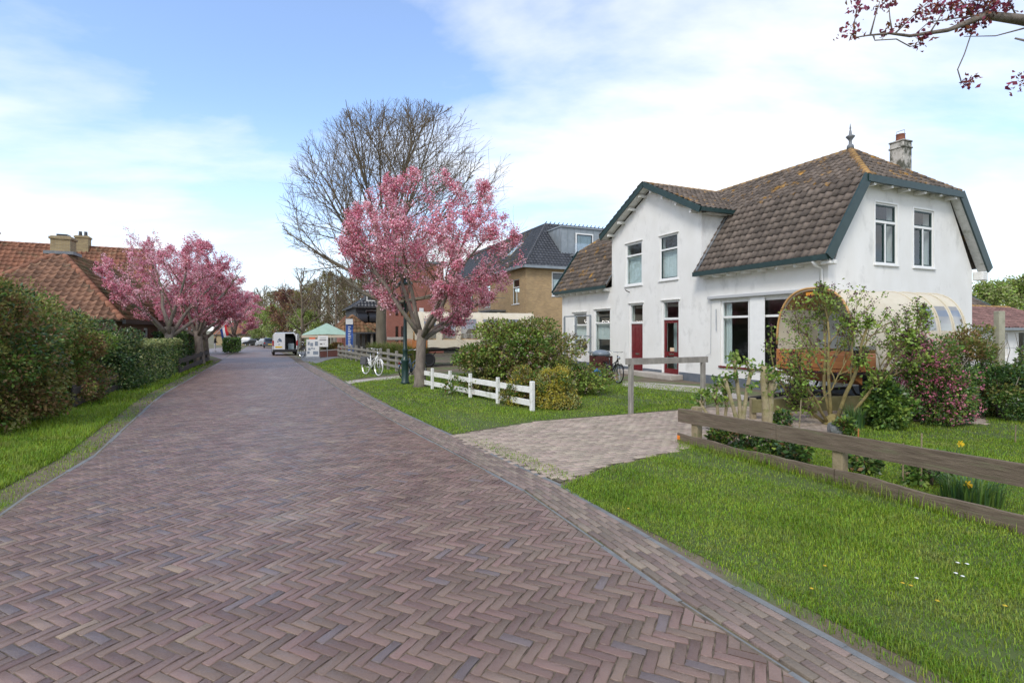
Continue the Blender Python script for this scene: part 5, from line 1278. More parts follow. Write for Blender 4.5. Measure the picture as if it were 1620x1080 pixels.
LBL = {'bare': 'tall bare brown tree in the belt of trees closing the street', 'bud': 'brown budding tree in the belt of trees closing the street', 'copper': 'copper leaved tree in the belt of trees closing the street', 'fresh': 'pale yellow green young tree in the belt closing the street', 'green': 'fresh green tree behind the roofs'}
def plant(kind, u, Y, s, label=None, group='trees closing the street'):
    o = protos[kind] if kind not in first else copy_tree(protos[kind]); first.add(kind)
    o.location = ((u - CU) / F * Y, Y, gz(Y)); o.rotation_euler = (0, 0, rnd.uniform(0, 6.28)); s *= rnd.uniform(.93, 1.07); o.scale = (s, s, s)
    tag(o, label or LBL[kind], 'tree', group); o.name = {'bare': 'bare_tree', 'bud': 'budding_tree', 'copper': 'copper_tree', 'fresh': 'young_tree', 'green': 'green_tree'}[kind]
for k_, u, Y, s in (('bare', 392, 150, 1.25), ('bare', 404, 140, 1.2), ('bare', 418, 145, 1.3), ('bud', 432, 128, 1.1), ('bare', 448, 120, 1.15), ('copper', 455, 95, 1.15), ('copper', 472, 100, 1.05), ('bud', 490, 92, .95), ('bare', 505, 84, 1.0), ('bud', 520, 88, 1.0), ('bare', 532, 80, 1.0),
                    ('bud', 545, 86, .95), ('bare', 556, 78, 1.02), ('bud', 572, 84, .95), ('bare', 585, 74, .95), ('bud', 600, 88, 1.0), ('fresh', 413, 105, 1.25), ('fresh', 436, 100, 1.2), ('green', 430, 118, .85), ('fresh', 482, 82, .95), ('bud', 380, 150, 1.0), ('bare', 470, 130, 1.15), ('bare', 368, 155, 1.1), ('bud', 408, 160, 1.1),
                    ('bud', 461, 112, .85), ('bud', 500, 104, .85), ('bud', 538, 100, .8)): plant(k_, u, Y, s)
plant('bare', 478, 62, .78, 'crooked bare tree standing just behind the white van', None)
for u, Y, s in ((1560, 36, .80), (1600, 40, .9), (1650, 38, .9)): plant('fresh', u, Y, s * 1.05, 'fresh yellow green tree rising behind the sheds', 'trees behind the sheds')

# --- shrubs on the left
LB = [m_brownleaf, m_olive, m_dark, m_mid]
shrub('shrub', 'big mixed shrub with brown tipped new leaves beside the board fence and verge', Vector((-10.25, 9.7, 0)), (1.75, 2.0, 1.55), 36000, .08, LB, [.34, .34, .12, .20], 90, .21, 71, group=None, stemm=m_bark)
shrub('shrub', 'dark leaved shrub on the garden side of the brown tipped one', Vector((-11.2, 8.4, 0)), (1.5, 1.6, 1.45), 12000, .10, LB, [.3, .3, .2, .2], 40, .28, 72)
shrub('shrub', 'olive and bronze twiggy shrub rising between the brown tipped shrub and the ivy mound', Vector((-11.9, 12.9, 0)), (1.65, 1.9, 1.45), 26000, .08, [m_olive, m_brownleaf, m_mid, m_lime], [.36, .20, .26, .18], 70, .21, 73)
shrub('shrub', 'rounded dark glossy ivy mound with pale leaf edges above the dark board fence', Vector((-13.3, 16.2, 0)), (1.75, 1.7, 1.35), 26000, .085, [m_dark, m_variegated, m_mid], [.6, .16, .24], 50, .26, 74, per_lump=.3)
shrub('shrub', 'bare twiggy bush in front of the mossy roof', Vector((-14.2, 14.4, 0)), (1.7, 1.5, 1.85), 4500, .07, [m_olive, m_brownleaf], [.6, .4], 30, .3, 75, stems=26, stem_r=.022)
def hedge(name, label, p0, p1, wd, h, n, size, mats, weights, topm, seed):
    rs = np.random.RandomState(seed); root = empty(name, (p0[0], p0[1], 0), math.atan2(p1[1] - p0[1], p1[0] - p0[0]), label, 'hedge'); L = math.hypot(p1[0] - p0[0], p1[1] - p0[1])
    q = rs.uniform(-1, 1, (n, 3)); ax = rs.randint(0, 3, n); sg = np.where(rs.uniform(0, 1, n) < .5, -1, 1); d = np.zeros((n, 3))
    for a in range(3):
        s = ax == a; q[s, a] = (sg * rs.uniform(.82, 1.0, n))[s]; d[s, a] = sg[s]
    wob = 1 + .05 * np.sin(q[:, 0] * 9) + .04 * np.sin(q[:, 1] * 7 + q[:, 2] * 8)
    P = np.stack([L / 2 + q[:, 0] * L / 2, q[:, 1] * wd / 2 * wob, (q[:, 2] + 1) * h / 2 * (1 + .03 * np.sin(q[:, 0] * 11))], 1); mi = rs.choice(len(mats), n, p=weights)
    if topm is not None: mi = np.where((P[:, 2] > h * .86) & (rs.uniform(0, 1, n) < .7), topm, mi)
    leaf_obj('foliage', [(*quads_leaf(P[mi == j], rs, size, .6, d[mi == j], .35), j) for j in range(len(mats)) if (mi == j).any()], mats, root)
    b = MB()
    for x in np.arange(.2, L, .4): b.tube([(x, 0, 0), (x + .05, .03, h * .5), (x - .03, -.05, h * .9)], [.025, .018, .006], 5)
    b.build('stem', m_bark, root)
h0 = G(216, 613); h1 = G(284, 592)
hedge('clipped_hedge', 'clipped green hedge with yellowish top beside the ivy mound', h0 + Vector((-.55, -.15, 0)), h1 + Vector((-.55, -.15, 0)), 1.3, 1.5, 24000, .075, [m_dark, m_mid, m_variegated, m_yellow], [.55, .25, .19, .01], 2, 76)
h0 = G(296, 583) + Vector((-1.0, 0, 0)); hedge('clipped_hedge', 'dark evergreen hedge behind the low fence and the cherry trunks', h0, h0 + RD * 7, 1.2, 1.75, 9000, .12, [m_dark, m_mid], [.75, .25], None, 77)
h0 = G(352, 560); hedge('clipped_hedge', 'low hedge beside the pavement where the person stands', h0 + Vector((.4, .6, 0)), h0 + RD * 5 + Vector((.4, .6, 0)), 1.2, 1.1, 4000, .16, [m_dark, m_mid], [.5, .5], None, 78)

# --- shrubs on the right
shrub('shrub', 'large sprawling shrub with sparse pale pink blossom behind the white rail fence', Vector((.42, 15.6, 0)), (2.75, 1.7, 1.2), 32000, .095, [m_mid, m_olive, m_lime, m_brownleaf], [.26, .34, .22, .18], 60, .24, 81, stems=24, stem_r=.018, flowers=(m_paleblossom, 800, .035))
shrub('shrub', 'dull yellow leaved shrub between the big shrub and the bright yellow one', Vector((.35, 13.2, 0)), (.75, .6, .55), 7000, .06, [m_olive, m_yellow, m_brownleaf, m_mid], [.4, .2, .2, .2], 24, .32, 82)
shrub('shrub', 'bright yellow topped rounded shrub at the end of the white rail fence', G(882, 650) + Vector((0, .45, 0)), (.66, .6, .53), 13000, .05, [m_yellow, m_variegated, m_mid, m_brownleaf], [.50, .24, .16, .10], 34, .3, 83, flowers=None)
shrub('shrub', 'fresh green leafy shrub by the pink flowering bush', G(1424, 682) + Vector((0, .3, 0)), (.52, .5, .60), 6500, .085, [m_mid, m_lime, m_dark], [.5, .3, .2], 30, .3, 84)
shrub('shrub', 'bush full of rose red hanging blossom beside the wagon', G(1496, 676) + Vector((.1, .5, 0)), (.95, .8, .98), 15000, .06, [m_mid, m_dark, m_lime], [.45, .35, .2], 44, .28, 85, flowers=(m_ribes, 900, .042))
shrub('shrub', 'olive leaved bush behind the rose red one', G(1556, 655) + Vector((0, .3, 0)), (.95, .8, 1.1), 11000, .065, [m_olive, m_mid, m_brownleaf], [.5, .3, .2], 40, .27, 86, stems=14)
shrub('shrub', 'dark green low bush with a few white flowers at the garden edge', G(1612, 668) + Vector((.2, .6, 0)), (1.2, .8, .62), 12000, .065, [m_dark, m_mid, m_olive], [.45, .4, .15], 36, .28, 87, flowers=(m_daisy, 22, .035))
shrub('shrub', 'dark green bush beyond the white flowered one', Vector((13.2, 12.4, 0)), (1.6, 1.0, .9), 8000, .08, [m_dark, m_mid, m_olive], [.45, .35, .2], 36, .28, 88)
# lilac: crooked lichen-yellow stems, leaves and dark buds at the tips
lb = G(1318, 672); r = random.Random(91); rs = np.random.RandomState(91)
lil = empty('lilac_bush', lb, 0, 'lilac bush with crooked yellow lichened stems and dark purple buds before the wagon', 'bush')
out, tips = [], []; env = (Vector((.40, .1, 1.75)), Vector((1.55, .9, 1.08)))
prm = [dict(seg=6, wob=.13, up=.03, kids=4, t0=.35, ang=34, ratio=.55, rr=.6, taper=.45), dict(seg=5, wob=.13, up=.05, kids=4, t0=.25, ang=36, ratio=.55, rr=.65, rmin=.012, taper=.5), dict(seg=4, wob=.13, up=.06, kids=3, t0=.3, ang=34, ratio=.6, rr=.6, rmin=.005), dict(seg=2, wob=.1, up=.05)]
for i in range(7):
    a = 2 * math.pi * i / 7 + r.uniform(-.3, .3); e = math.radians(r.uniform(48, 72)); d = Vector((math.cos(a) * math.cos(e) * 1.15, math.sin(a) * math.cos(e) * .8, math.sin(e))).normalized()
    grow(r, out, tips, Vector((math.cos(a) * .1, math.sin(a) * .1, 0)), d, 2.1, r.uniform(.03, .048), 0, prm, env)
b = MB(); b.lathe([(.20, -.05), (.19, .05), (.13, .16), (.05, .22)], 9)
for pts, rr, lev in out: b.tube(pts, rr, (8, 6, 4, 3)[lev])
b.build('stem', m_lichenbark, lil, True)
T = np.array([tuple(p) for t in tips for p in t[-2:]]); e_ = np.array([tuple(t[-1]) for t in tips])
P = np.repeat(T, 3, 0) + rs.normal(0, .05, (len(T) * 3, 3)); x = rs.uniform(0, 1, len(P)); Q = np.repeat(e_, 7, 0) + rs.normal(0, .022, (len(e_) * 7, 3)); Q[:, 2] += .03
leaf_obj('foliage', [(*quads_leaf(P[x < .85], rs, .07, .6), 0), (*quads_leaf(P[x >= .85], rs, .06, .6), 1), (*quads_leaf(Q, rs, .04, .6), 2)], [m_lime, m_mid, m_purplebud], lil)
print('lilac', len(out), len(tips))
# pollarded stumps behind the plank fence
def stump(label, base, forks, seed, rad=.05):
    r = random.Random(seed); rs = np.random.RandomState(seed); root = empty('pruned_shrub', base, 0, label, 'shrub', 'pruned shrubs behind the plank fence')
    b = MB(); ends = []
    for (dx, dy, h) in forks:
        mid = Vector((dx * .45 + r.uniform(-.04, .04), dy * .45, h * .45)); top = Vector((dx, dy, h))
        b.tube([(dx * .1, dy * .1, -.05), mid * .5, mid, mid.lerp(top, .6) + Vector((r.uniform(-.04, .04), 0, 0)), top], [rad * 1.1, rad, rad * .85, rad * .8, rad * .85], 8); ends.append(top)
        for _ in range(4):
            p = mid.lerp(top, r.uniform(.35, 1)); e = p + Vector((r.uniform(-.16, .16), r.uniform(-.12, .12), r.uniform(.06, .22))); b.tube([p, p.lerp(e, .5) + Vector((r.uniform(-.02, .02), 0, 0)), e], [rad * .5, rad * .36, rad * .3], 6); ends.append(e)
    b.build('stem', m_hyd, root, True)
    E = np.array([tuple(e) for e in ends]); n = len(E) * 16; P = E[rs.randint(0, len(E), n)] + rs.normal(0, .05, (n, 3)); mi = rs.randint(0, 2, n)
    leaf_obj('foliage', [(*quads_leaf(P[mi == j], rs, .085, .6), j) for j in (0, 1)], [m_mid, m_lime], root)
stump('low pruned shrub with spread stubs, nearest the end of the plank fence', G(1142, 690), [(-.38, .1, .62), (-.16, -.05, .85), (.1, .1, .75)], 92, .035)
stump('tall pruned shrub with knobbly forked stubs next to the low spread one', G(1172, 694), [(-.10, .05, 1.42), (.16, -.05, 1.2), (-.28, 0, 1.05)], 93, .042)
stump('thick single pruned trunk with sprouts next to the tall forked one', G(1212, 690), [(0, .05, 1.25), (.14, .05, 1.05)], 94, .075)
# leafy perennials along the fence
for i, (u, v, s, lb) in enumerate(((1180, 712, .30, 'leafy perennial at the foot of the pruned shrubs'), (1222, 722, .26, 'bushy green perennial in the bed by the fence'), (1262, 738, .24, 'rose bush with dark new leaves in the fence bed'), (1240, 688, .3, 'sprouting green perennial behind the thick pruned trunk'), (1375, 752, .22, 'small rose bush beside the middle fence post'), (1480, 775, .28, 'low leafy clump near the garden stakes'), (1140, 706, .24, 'dark ground plant under the spread stubs'), (1340, 690, .2, 'small plant beside the stone at the lilac foot'))):
    shrub('garden_plant', lb, G(u, v) + Vector((.05, .12, 0)), (s, s, s * .8), 700, .075, [m_mid, m_dark, m_brownleaf, m_lime], [.45, .25, .15, .15], 9, .4, 100 + i, 'plant', 'plants in the fence bed', 5, stem_r=.008)
# upright blades: daffodil clumps and straw tussocks
def tussock(name, label, base, rad, h, n, wd, mats, seed, cat='plant', group=None, heads=None):
    rs = np.random.RandomState(seed); root = empty(name, base, 0, label, cat, group); th = rs.uniform(0, 6.28, n); rr = rad * np.sqrt(rs.uniform(0, 1, n)) * .6; ln = h * rs.uniform(.6, 1.1, n); bend = rs.uniform(.1, .55, n); a2 = th + rs.normal(0, .5, n)
    B = np.stack([rr * np.cos(th), rr * np.sin(th), np.zeros(n)], 1); D = np.stack([np.cos(a2), np.sin(a2), np.zeros(n)], 1); Sd = np.stack([-D[:, 1], D[:, 0], np.zeros(n)], 1) * wd; Z = np.array([0, 0, 1.0])
    m1 = B + D * (bend * ln * .25)[:, None] + Z * (ln * .6)[:, None]; tp_ = B + D * (bend * ln)[:, None] + Z * (ln * (1 - .35 * bend))[:, None]
    V = np.stack([B - Sd, B + Sd, m1 + Sd * .8, m1 - Sd * .8, tp_ + Sd * .15, tp_ - Sd * .15], 1).reshape(-1, 3); f = np.array([[0, 1, 2, 3], [3, 2, 4, 5]]); Fc = (f[None] + (np.arange(n) * 6)[:, None, None]).reshape(-1, 4)
    link('blades', np_mesh('blades', V, Fc, mats, np.repeat(rs.randint(0, len(mats), n), 2)), root)
    for (x, y, z) in heads or []:
        b = MB(); b.tube([(x * .3, y * .3, 0), (x, y, z)], .005, 4); q = b.build('stem', m_mid, root)
        b = MB()
        for k in range(6):
            a = k * math.pi / 3; b.add([(x, y, z), (x + .035 * math.cos(a - .4), y - .02, z + .035 * math.sin(a - .4)), (x + .055 * math.cos(a), y - .025, z + .055 * math.sin(a)), (x + .035 * math.cos(a + .4), y - .02, z + .035 * math.sin(a + .4))], [(0, 1, 2, 3)])
        M = Matrix.Translation((x, y - .02, z)) @ Matrix.Rotation(math.pi / 2, 4, 'X'); b.lathe([(.014, 0), (.018, .025), (.024, .04)], 8, (0, 0, 0), M); b.build('flower_head', m_daffy, root)
m_dleaf = leafm('daffodil_leaf', (.06, .13, .045), (.10, .18, .07))
tussock('daffodil_clump', 'clump of daffodil leaves with two yellow flowers behind the plank fence', G(1545, 800) + Vector((.05, .1, 0)), .45, .34, 260, .008, [m_dleaf, m_mid], 120, heads=[(-.12, -.05, .22), (.25, .1, .1)])
tussock('daffodil_clump', 'daffodil with one tall yellow flower in the garden lawn', G(1512, 742), .10, .30, 26, .007, [m_dleaf], 121, heads=[(.02, -.03, .36)])
tussock('daffodil_clump', 'clump of grassy leaves with white buds by the lilac', G(1352, 678), .25, .5, 170, .008, [m_dleaf, m_mid], 122)
for i, (u, v, h, lb) in enumerate(((575, 574, 1.25, 'straw coloured grass tussock behind the post fence, by the bicycle'), (604, 578, 1.3, 'broad straw and green tussock behind the middle of the post fence'), (626, 582, 1.2, 'green grass tussock near the lamp post behind the post fence'))):
    tussock('grass_tussock', lb, G(u, v) + Vector((.8, .8, 0)), 1.0, h, 1800, .012, [m_straw, m_olive, m_mid], 125 + i, 'plant', 'tussocks behind the post fence')
# small flowers in the verge
def flower(u, v, m, kind, lb, g_):
    p = G(u, v); b = MB(); b.tube([(0, 0, 0), (.004, 0, .05)], .002, 4); root = empty(kind, p, 0, lb, 'flower', g_); b.build('stem', m_mid, root); b = MB()
    for k in range(12):
        a = k * math.pi / 6; b.add([(.004, 0, .05), (.011 * math.cos(a - .2), .011 * math.sin(a - .2), .056), (.016 * math.cos(a), .016 * math.sin(a), .054), (.011 * math.cos(a + .2), .011 * math.sin(a + .2), .056)], [(0, 1, 2, 3)])
    b.lathe([(.009, 0), (.006, .004)], 8, (.004, 0, .052)); b.build('flower_head', m, root)
for u, v in ((994, 812), (1284, 942), (1428, 933), (1441, 937), (1590, 970), (1483, 962), (1305, 905)): flower(u, v, m_daffy, 'dandelion', 'yellow dandelion in the near grass verge', 'dandelions in the verge')
for u, v in ((1515, 900), (1530, 902), (1512, 917), (1523, 922), (1450, 925)): flower(u, v, m_daisy, 'daisy', 'small white daisy in the near grass verge', 'daisies in the verge')
# ------------------------------------------------------------------ fences
def board(parent, a, b, z0, z1, t, m, wav=.0, seed=0, name='board', n=24):
    """plank from a to b (ground points), thickness t, wavy top and bottom edges"""
    r = random.Random(seed); a = Vector(a); b = Vector(b); d = (b - a); L = d.length; d.normalize(); s = Vector((d.y, -d.x, 0)) * t / 2
    z0a, z0b = z0 if isinstance(z0, tuple) else (z0, z0); z1a, z1b = z1 if isinstance(z1, tuple) else (z1, z1)
    p1, p2, p3 = (r.uniform(0, 6) for _ in range(3)); vs = []
    for i in range(n + 1):
        t_ = i / n; q = a + d * L * t_; w = wav * (math.sin(t_ * 7 + p1) + .6 * math.sin(t_ * 17 + p2) + .4 * r.uniform(-1, 1)); w2 = wav * .6 * math.sin(t_ * 9 + p3); o = Vector((d.y, -d.x, 0)) * (.3 * wav * math.sin(t_ * 5 + p3))
        lo, hi = z0a + (z0b - z0a) * t_ + w2, z1a + (z1b - z1a) * t_ + w
        c = min(.006, t / 4); cs_ = Vector((d.y, -d.x, 0)) * (t / 2 - c)
        vs += [q + s + o + Vector((0, 0, lo)), q + s + o + Vector((0, 0, hi - c)), q + cs_ + o + Vector((0, 0, hi)), q - cs_ + o + Vector((0, 0, hi)), q - s + o + Vector((0, 0, hi - c)), q - s + o + Vector((0, 0, lo))]
    fs = [(6 * i + j, 6 * i + (j + 1) % 6, 6 * i + 6 + (j + 1) % 6, 6 * i + 6 + j) for i in range(n) for j in range(6)] + [tuple(range(5, -1, -1)), tuple(range(6 * n, 6 * n + 6))]
    mb = MB(); mb.add(vs, fs); return mb.build(name, m, parent, fixn=True)
def post(parent, p, z1, w, m, d=None, cap=.0, z0=-.1, name='post', rz=0.0):
    mb = MB(); M = Matrix.Translation((p[0], p[1], 0)) @ Matrix.Rotation(rz, 4, 'Z'); mb.bbox(-w / 2, w / 2, -(d or w) / 2, (d or w) / 2, z0, z1, min(.012, w / 8), M); return mb.build(name, m, parent)
fa_ = math.atan2(fd.y, fd.x); fnr = Vector((fd.y, -fd.x, 0)) * -1         # towards the garden
if fnr.x < 0: fnr = -fnr
pf = empty('plank_fence', (0, 0, 0), 0, 'weathered brown plank fence along the near grass verge', 'fence')
def onf(u):
    r = (u - CU) / F; t = (r * FA.y - FA.x) / (fd.x - r * fd.y); return FA + fd * t
jb = onf(1229)
za, zb = .575, .66
def zt(p): return za + (zb - za) * (p - FA).length / (FB - FA).length
E_ = FB + fd * 2.2
board(pf, FA - fd * .05, jb - fd * .004, (zt(FA) - .225, zt(jb) - .215), (zt(FA), zt(jb)), .035, m_wood, .004, 1)
board(pf, jb + fd * .004, E_, (zt(jb) - .215, zt(E_) - .21), (zt(jb) - .003, zt(E_)), .035, m_wood, .004, 2, n=40)
board(pf, FA - fd * .06, jb + fd * .8, (-.05, -.05), (.15, .17), .035, m_wood, .012, 3); board(pf, jb + fd * .81, E_, (-.05, -.05), (.17, .21), .035, m_wood, .016, 4, n=40)
for u in (1097, 1323): p = onf(u) + fnr * .075; post(pf, p, zt(onf(u)) + (.06 if u < 1200 else -.02), .13, m_post, rz=fa_)
post(pf, FB + fd * .6 + fnr * .075, .62, .13, m_post, rz=fa_); post(pf, E_ - fd * .15 + fnr * .075, .62, .13, m_post, rz=fa_)
b = MB()
for q in (jb - fd * .06, jb + fd * .06, onf(1323) - fd * .04):
    for dz in (-.05, -.15): b.lathe([(.006, 0), (.006, .004)], 6, (0, 0, 0), Matrix.Translation(q + Vector((0, 0, zt(q) + dz)) - fnr * .0185) @ Matrix.Rotation(math.atan2(-fnr.y, -fnr.x), 4, 'Z') @ Matrix.Rotation(math.pi / 2, 4, 'Y'))
b.build('bolt', m_chrome, pf)
b = MB(); q = FA - fd * .03 - fnr * .022; b.bbox(-.03, .03, -.006, .006, .05, .12, .003, Matrix.Translation(q) @ Matrix.Rotation(fa_, 4, 'Z')); b.build('reflector', mat('orange_reflector', (.75, .2, .02), rough=.3), pf)
# white rail fence
wa = G(842, 650); wb = Vector(((684 - CU) / F * 16.6, 16.6, 0)); wd_ = (wb - wa).normalized(); we = wb + wd_ * 2.2
wf = empty('white_fence', (0, 0, 0), 0, 'low white painted two rail fence in front of the big shrub', 'fence')
pts = [wa]
for u in (787.6, 744, 712, 684, 660): r = (u - CU) / F; t = (r * wa.y - wa.x) / (wd_.x - r * wd_.y); pts.append(wa + wd_ * t)
wr = math.atan2(wd_.y, wd_.x); wn_ = Vector((wd_.y, -wd_.x, 0))
for i, p in enumerate(pts): post(wf, p, .70 if i == 0 else .68, .085 if i else .10, m_oldwhite, rz=wr)
for i, (a, b_) in enumerate(zip(pts[:-1], pts[1:])):
    for z0, z1 in ((.41, .55), (.10, .24)): board(wf, a + wn_ * .058 + wd_ * .004, b_ + wn_ * .058 - wd_ * .004, z0, z1, .028, m_oldwhite, .003, i * 3 + int(z0 * 9), 'rail', 6)
# single rail between two posts before the red doors
ra_ = G(998, 655); rl = solve(ra_, GV, 1112); rb_ = ra_ + GV * rl
rf_ = empty('grey_rail', (0, 0, 0), 0, 'grey weathered rail on two posts in front of the red doors', 'fence')
post(rf_, ra_, 1.12, .10, m_greywood, rz=math.atan2(GV.y, GV.x)); post(rf_, rb_, 1.12, .10, m_greywood, rz=math.atan2(GV.y, GV.x)); board(rf_, ra_ - GV * .12, rb_ + GV * .12, 1.12, 1.26, .09, m_greywood, .003, 31, 'rail', 10)
# mossy board fence before the wagon
ma, mb_ = AT(1190, 660, 10.95), AT(1388, 650, 11.15); ma.z = mb_.z = 0
mf = empty('mossy_fence', (0, 0, 0), 0, 'low mossy green board on posts between the lilac and the wagon', 'fence')
board(mf, ma, mb_, (.16, .20), (.44, .50), .04, m_mosswood, .006, 33)
md = (mb_ - ma).normalized()
for t in (.02, .5, .97): p = ma.lerp(mb_, t) + Vector((-md.y, md.x, 0)) * .075; post(mf, p, .58 if t > .9 else .46, .11, m_post, rz=math.atan2(md.y, md.x))
# post and rail fence by the bicycles
qa, qb = G(536, 566), G(642, 591)
pr = empty('post_fence', (0, 0, 0), 0, 'grey wooden post and rail fence behind the white bicycle', 'fence'); n = 11; qd = (qb - qa).normalized(); qn = Vector((qd.y, -qd.x, 0))
for i in range(n + 1): p = qa.lerp(qb, i / n); post(pr, (p.x, p.y), .95 + .04 * math.sin(i * 5) + gz(p.y), .12, m_greywood, z0=gz(p.y) - .1, rz=math.atan2(qd.y, qd.x))
for i in range(n):
    a, b_ = qa.lerp(qb, i / n), qa.lerp(qb, (i + 1) / n)
    for z0 in (.18, .45, .72): board(pr, a + qn * .075 + qd * .01, b_ + qn * .075 - qd * .01, (z0 + gz(a.y), z0 + gz(b_.y)), (z0 + .11 + gz(a.y), z0 + .11 + gz(b_.y)), .03, m_greywood, .006, i * 7 + int(z0 * 10), 'rail', 5)
# dark low fences on the left
def low_fence(label, a, b, posts, z=((.08, .25), (.36, .53)), seed=1):
    o = empty('dark_fence', (0, 0, 0), 0, label, 'fence', 'dark low fences on the hedge side verge'); d = (b - a).normalized(); nn = Vector((-d.y, d.x, 0))
    for k, (z0, z1) in enumerate(z): board(o, a, b, z0, z1, .03, m_darkwood, .004, seed + k, n=10)
    for i in range(posts): p = a.lerp(b, (i + .15) / (posts - .7)) + nn * .07; post(o, p, z[-1][1] + .04, .10, m_darkwood, rz=math.atan2(d.y, d.x))
low_fence('dark stained two board fence sticking out below the ivy mound', G(116, 648), G(192, 618), 3, seed=5)
low_fence('dark stained two board fence beside the cherry trunks', G(284, 594), G(330, 573), 5, ((.12, .32), (.5, .7)), seed=9)

# ------------------------------------------------------------------ covered wagons
def wagon(label, o, ax, Wd, L, top, side0, wins, seed=1, front=True, win_rng=(.055, .225), zs=1.55):
    """o = near front corner on the ground, ax = direction to the rear; local x to the rear, y to the far side"""
    side = Vector((-ax.y, ax.x, 0))
    root = empty('covered_wagon', o, math.atan2(ax.y, ax.x), label, 'wagon')
    N = 22; zb = 1.02
    def prof(t, k=1.0):                       # t 0..1 from near foot over the top to the far foot
        a = math.pi * t; c, s = math.cos(a), math.sin(a)
        y = Wd / 2 - (Wd / 2) * k * math.copysign(abs(c) ** .82, c); z = zs + (top - zs) * (s ** .78) * (1 - (1 - k) * .7)
        return y, z
    xs = sorted(set([0, L] + [x for w in wins for x in w[:2]] + list(np.linspace(0, L, 9)[1:-1])))
    can = MB(); ts = [0] + list(np.linspace(.0, 1, N))[1:]
    ts = sorted(set([0, win_rng[0], win_rng[1]] + list(np.linspace(0, 1, N))))
    for x0, x1 in zip(xs[:-1], xs[1:]):
        inwin = any(w[0] - 1e-6 <= x0 and x1 <= w[1] + 1e-6 for w in wins)
        for t0, t1 in zip(ts[:-1], ts[1:]):
            if inwin and t0 >= win_rng[0] - 1e-6 and t1 <= win_rng[1] + 1e-6: continue
            (ya, z_a), (yb, z_b) = prof(t0), prof(t1); can.add([(x0, ya, z_a), (x1, ya, z_a), (x1, yb, z_b), (x0, yb, z_b)], [(0, 1, 2, 3)])
    # skirt of canvas below the hoops
    n = 26; vs = []
    for i in range(n + 1):
        x = side0 + (L - side0) * i / n; vs += [(x, -.01 - .02 * math.sin(i * 2.1), zb - .02 + .03 * math.sin(i * 1.3)), (x, prof(0)[0], zs)]
    can.add(vs, [(2 * i, 2 * i + 2, 2 * i + 3, 2 * i + 1) for i in range(n)])
    can.add([(0, Wd, zb), (L, Wd, zb), (L, Wd, zs), (0, Wd, zs)], [(0, 1, 2, 3)])
    end = [(L, *prof(t)) for t in np.linspace(0, 1, N)]; can.add(end + [(L, Wd, zb), (L, 0, zb)], [tuple(range(N + 2))])
    can.build('canopy', m_canvas, root, True)
    for x0, x1, *_ in wins:
        f = MB(); tt = [t for t in ts if win_rng[0] - 1e-6 <= t <= win_rng[1] + 1e-6]
        for t0, t1 in zip(tt[:-1], tt[1:]): (ya, z_a), (yb, z_b) = prof(t0), prof(t1); f.add([(x0, ya, z_a), (x1, ya, z_a), (x1, yb, z_b), (x0, yb, z_b)], [(0, 1, 2, 3)])
        f.build('window', m_film, root, True)
    for x in [0.0] + [w[0] - .03 for w in wins] + [L - .02]:
        h = MB(); h.tube([(x, *prof(t, 1.012 if x > 0 else 1.02)) for t in np.linspace(0, 1, N)], .028 if x == 0 else .018, 5); h.build('hoop', m_ply if x == 0 else m_canvas, root, True)
    li = MB()
    for t0, t1 in zip(np.linspace(.2, .8, N)[:-1], np.linspace(.2, .8, N)[1:]): (ya, z_a), (yb, z_b) = prof(t0, .965), prof(t1, .965); li.add([(.03, ya, z_a), (L * .32, ya, z_a), (L * .32, yb, z_b), (.03, yb, z_b)], [(0, 3, 2, 1)])
    li.build('lining', m_ply, root, True)
    b = MB(); b.add([(L * .32, *prof(t, .95)) for t in np.linspace(0, 1, N)] + [(L * .32, Wd - .05, zb), (L * .32, .05, zb)], [tuple(range(N + 2))]); b.build('partition', m_blind, root)
    b = MB(); b.box(-.02, L, .02, Wd - .02, zb - .10, zb); b.build('floor', m_darkwood, root)
    b = MB(); b.bbox(-.06, .0, .0, Wd, zb - .06, zb + .42, .012)                  # driver's box with panels
    for k in range(4): b.bbox(-.085, -.06, Wd * (.05 + .235 * k), Wd * (.05 + .235 * k + .2), zb + .02, zb + .35, .01)
    b.build('front_panel', m_varnish, root)
    for y0 in (-.012, Wd - .02):
        b = MB(); b.bbox(.0, side0 - .01, y0, y0 + .032, zb - .04, zb + .36, .008)
        for k in range(2): b.bbox(side0 * (.08 + .46 * k), side0 * (.08 + .46 * k + .38), y0 - .014, y0 + .046, zb + .03, zb + .29, .008)
        b.build('side_panel', m_varnish, root)
        b = MB(); b.bbox(L - 1.5, L - .6, y0 - .02, y0 + .0, zb - .12, zb + .22, .008); b.bbox(L - 1.46, L - 1.07, y0 - .034, y0 - .02, zb - .08, zb + .18, .006); b.bbox(L - 1.03, L - .64, y0 - .034, y0 - .02, zb - .08, zb + .18, .006); b.build('rear_step_box', m_varnish, root)
    b = MB(); b.add([(-.05, .1, zb - .06), (-.05, Wd - .1, zb - .06), (.5, Wd - .1, zb - .34), (.5, .1, zb - .34), (.5, .1, zb - .06), (.5, Wd - .1, zb - .06)], [(0, 3, 2, 1), (0, 4, 3), (1, 2, 5)]); b.build('foot_well', m_varnish, root)
    b = MB(); b.bbox(.45, .85, .15, Wd - .15, zb, zb + .42, .02); b.build('bench', m_black, root)
    for y0 in (.06, Wd - .5): b = MB(); b.bbox(1.1, L - .2, y0, y0 + .42, zb, zb + .42, .02); b.build('bench', m_ply, root)
    b = MB()                                                                       # chassis
    for y in (.35, Wd - .35): b.box(-.1, L - .1, y - .04, y + .04, zb - .22, zb - .10)
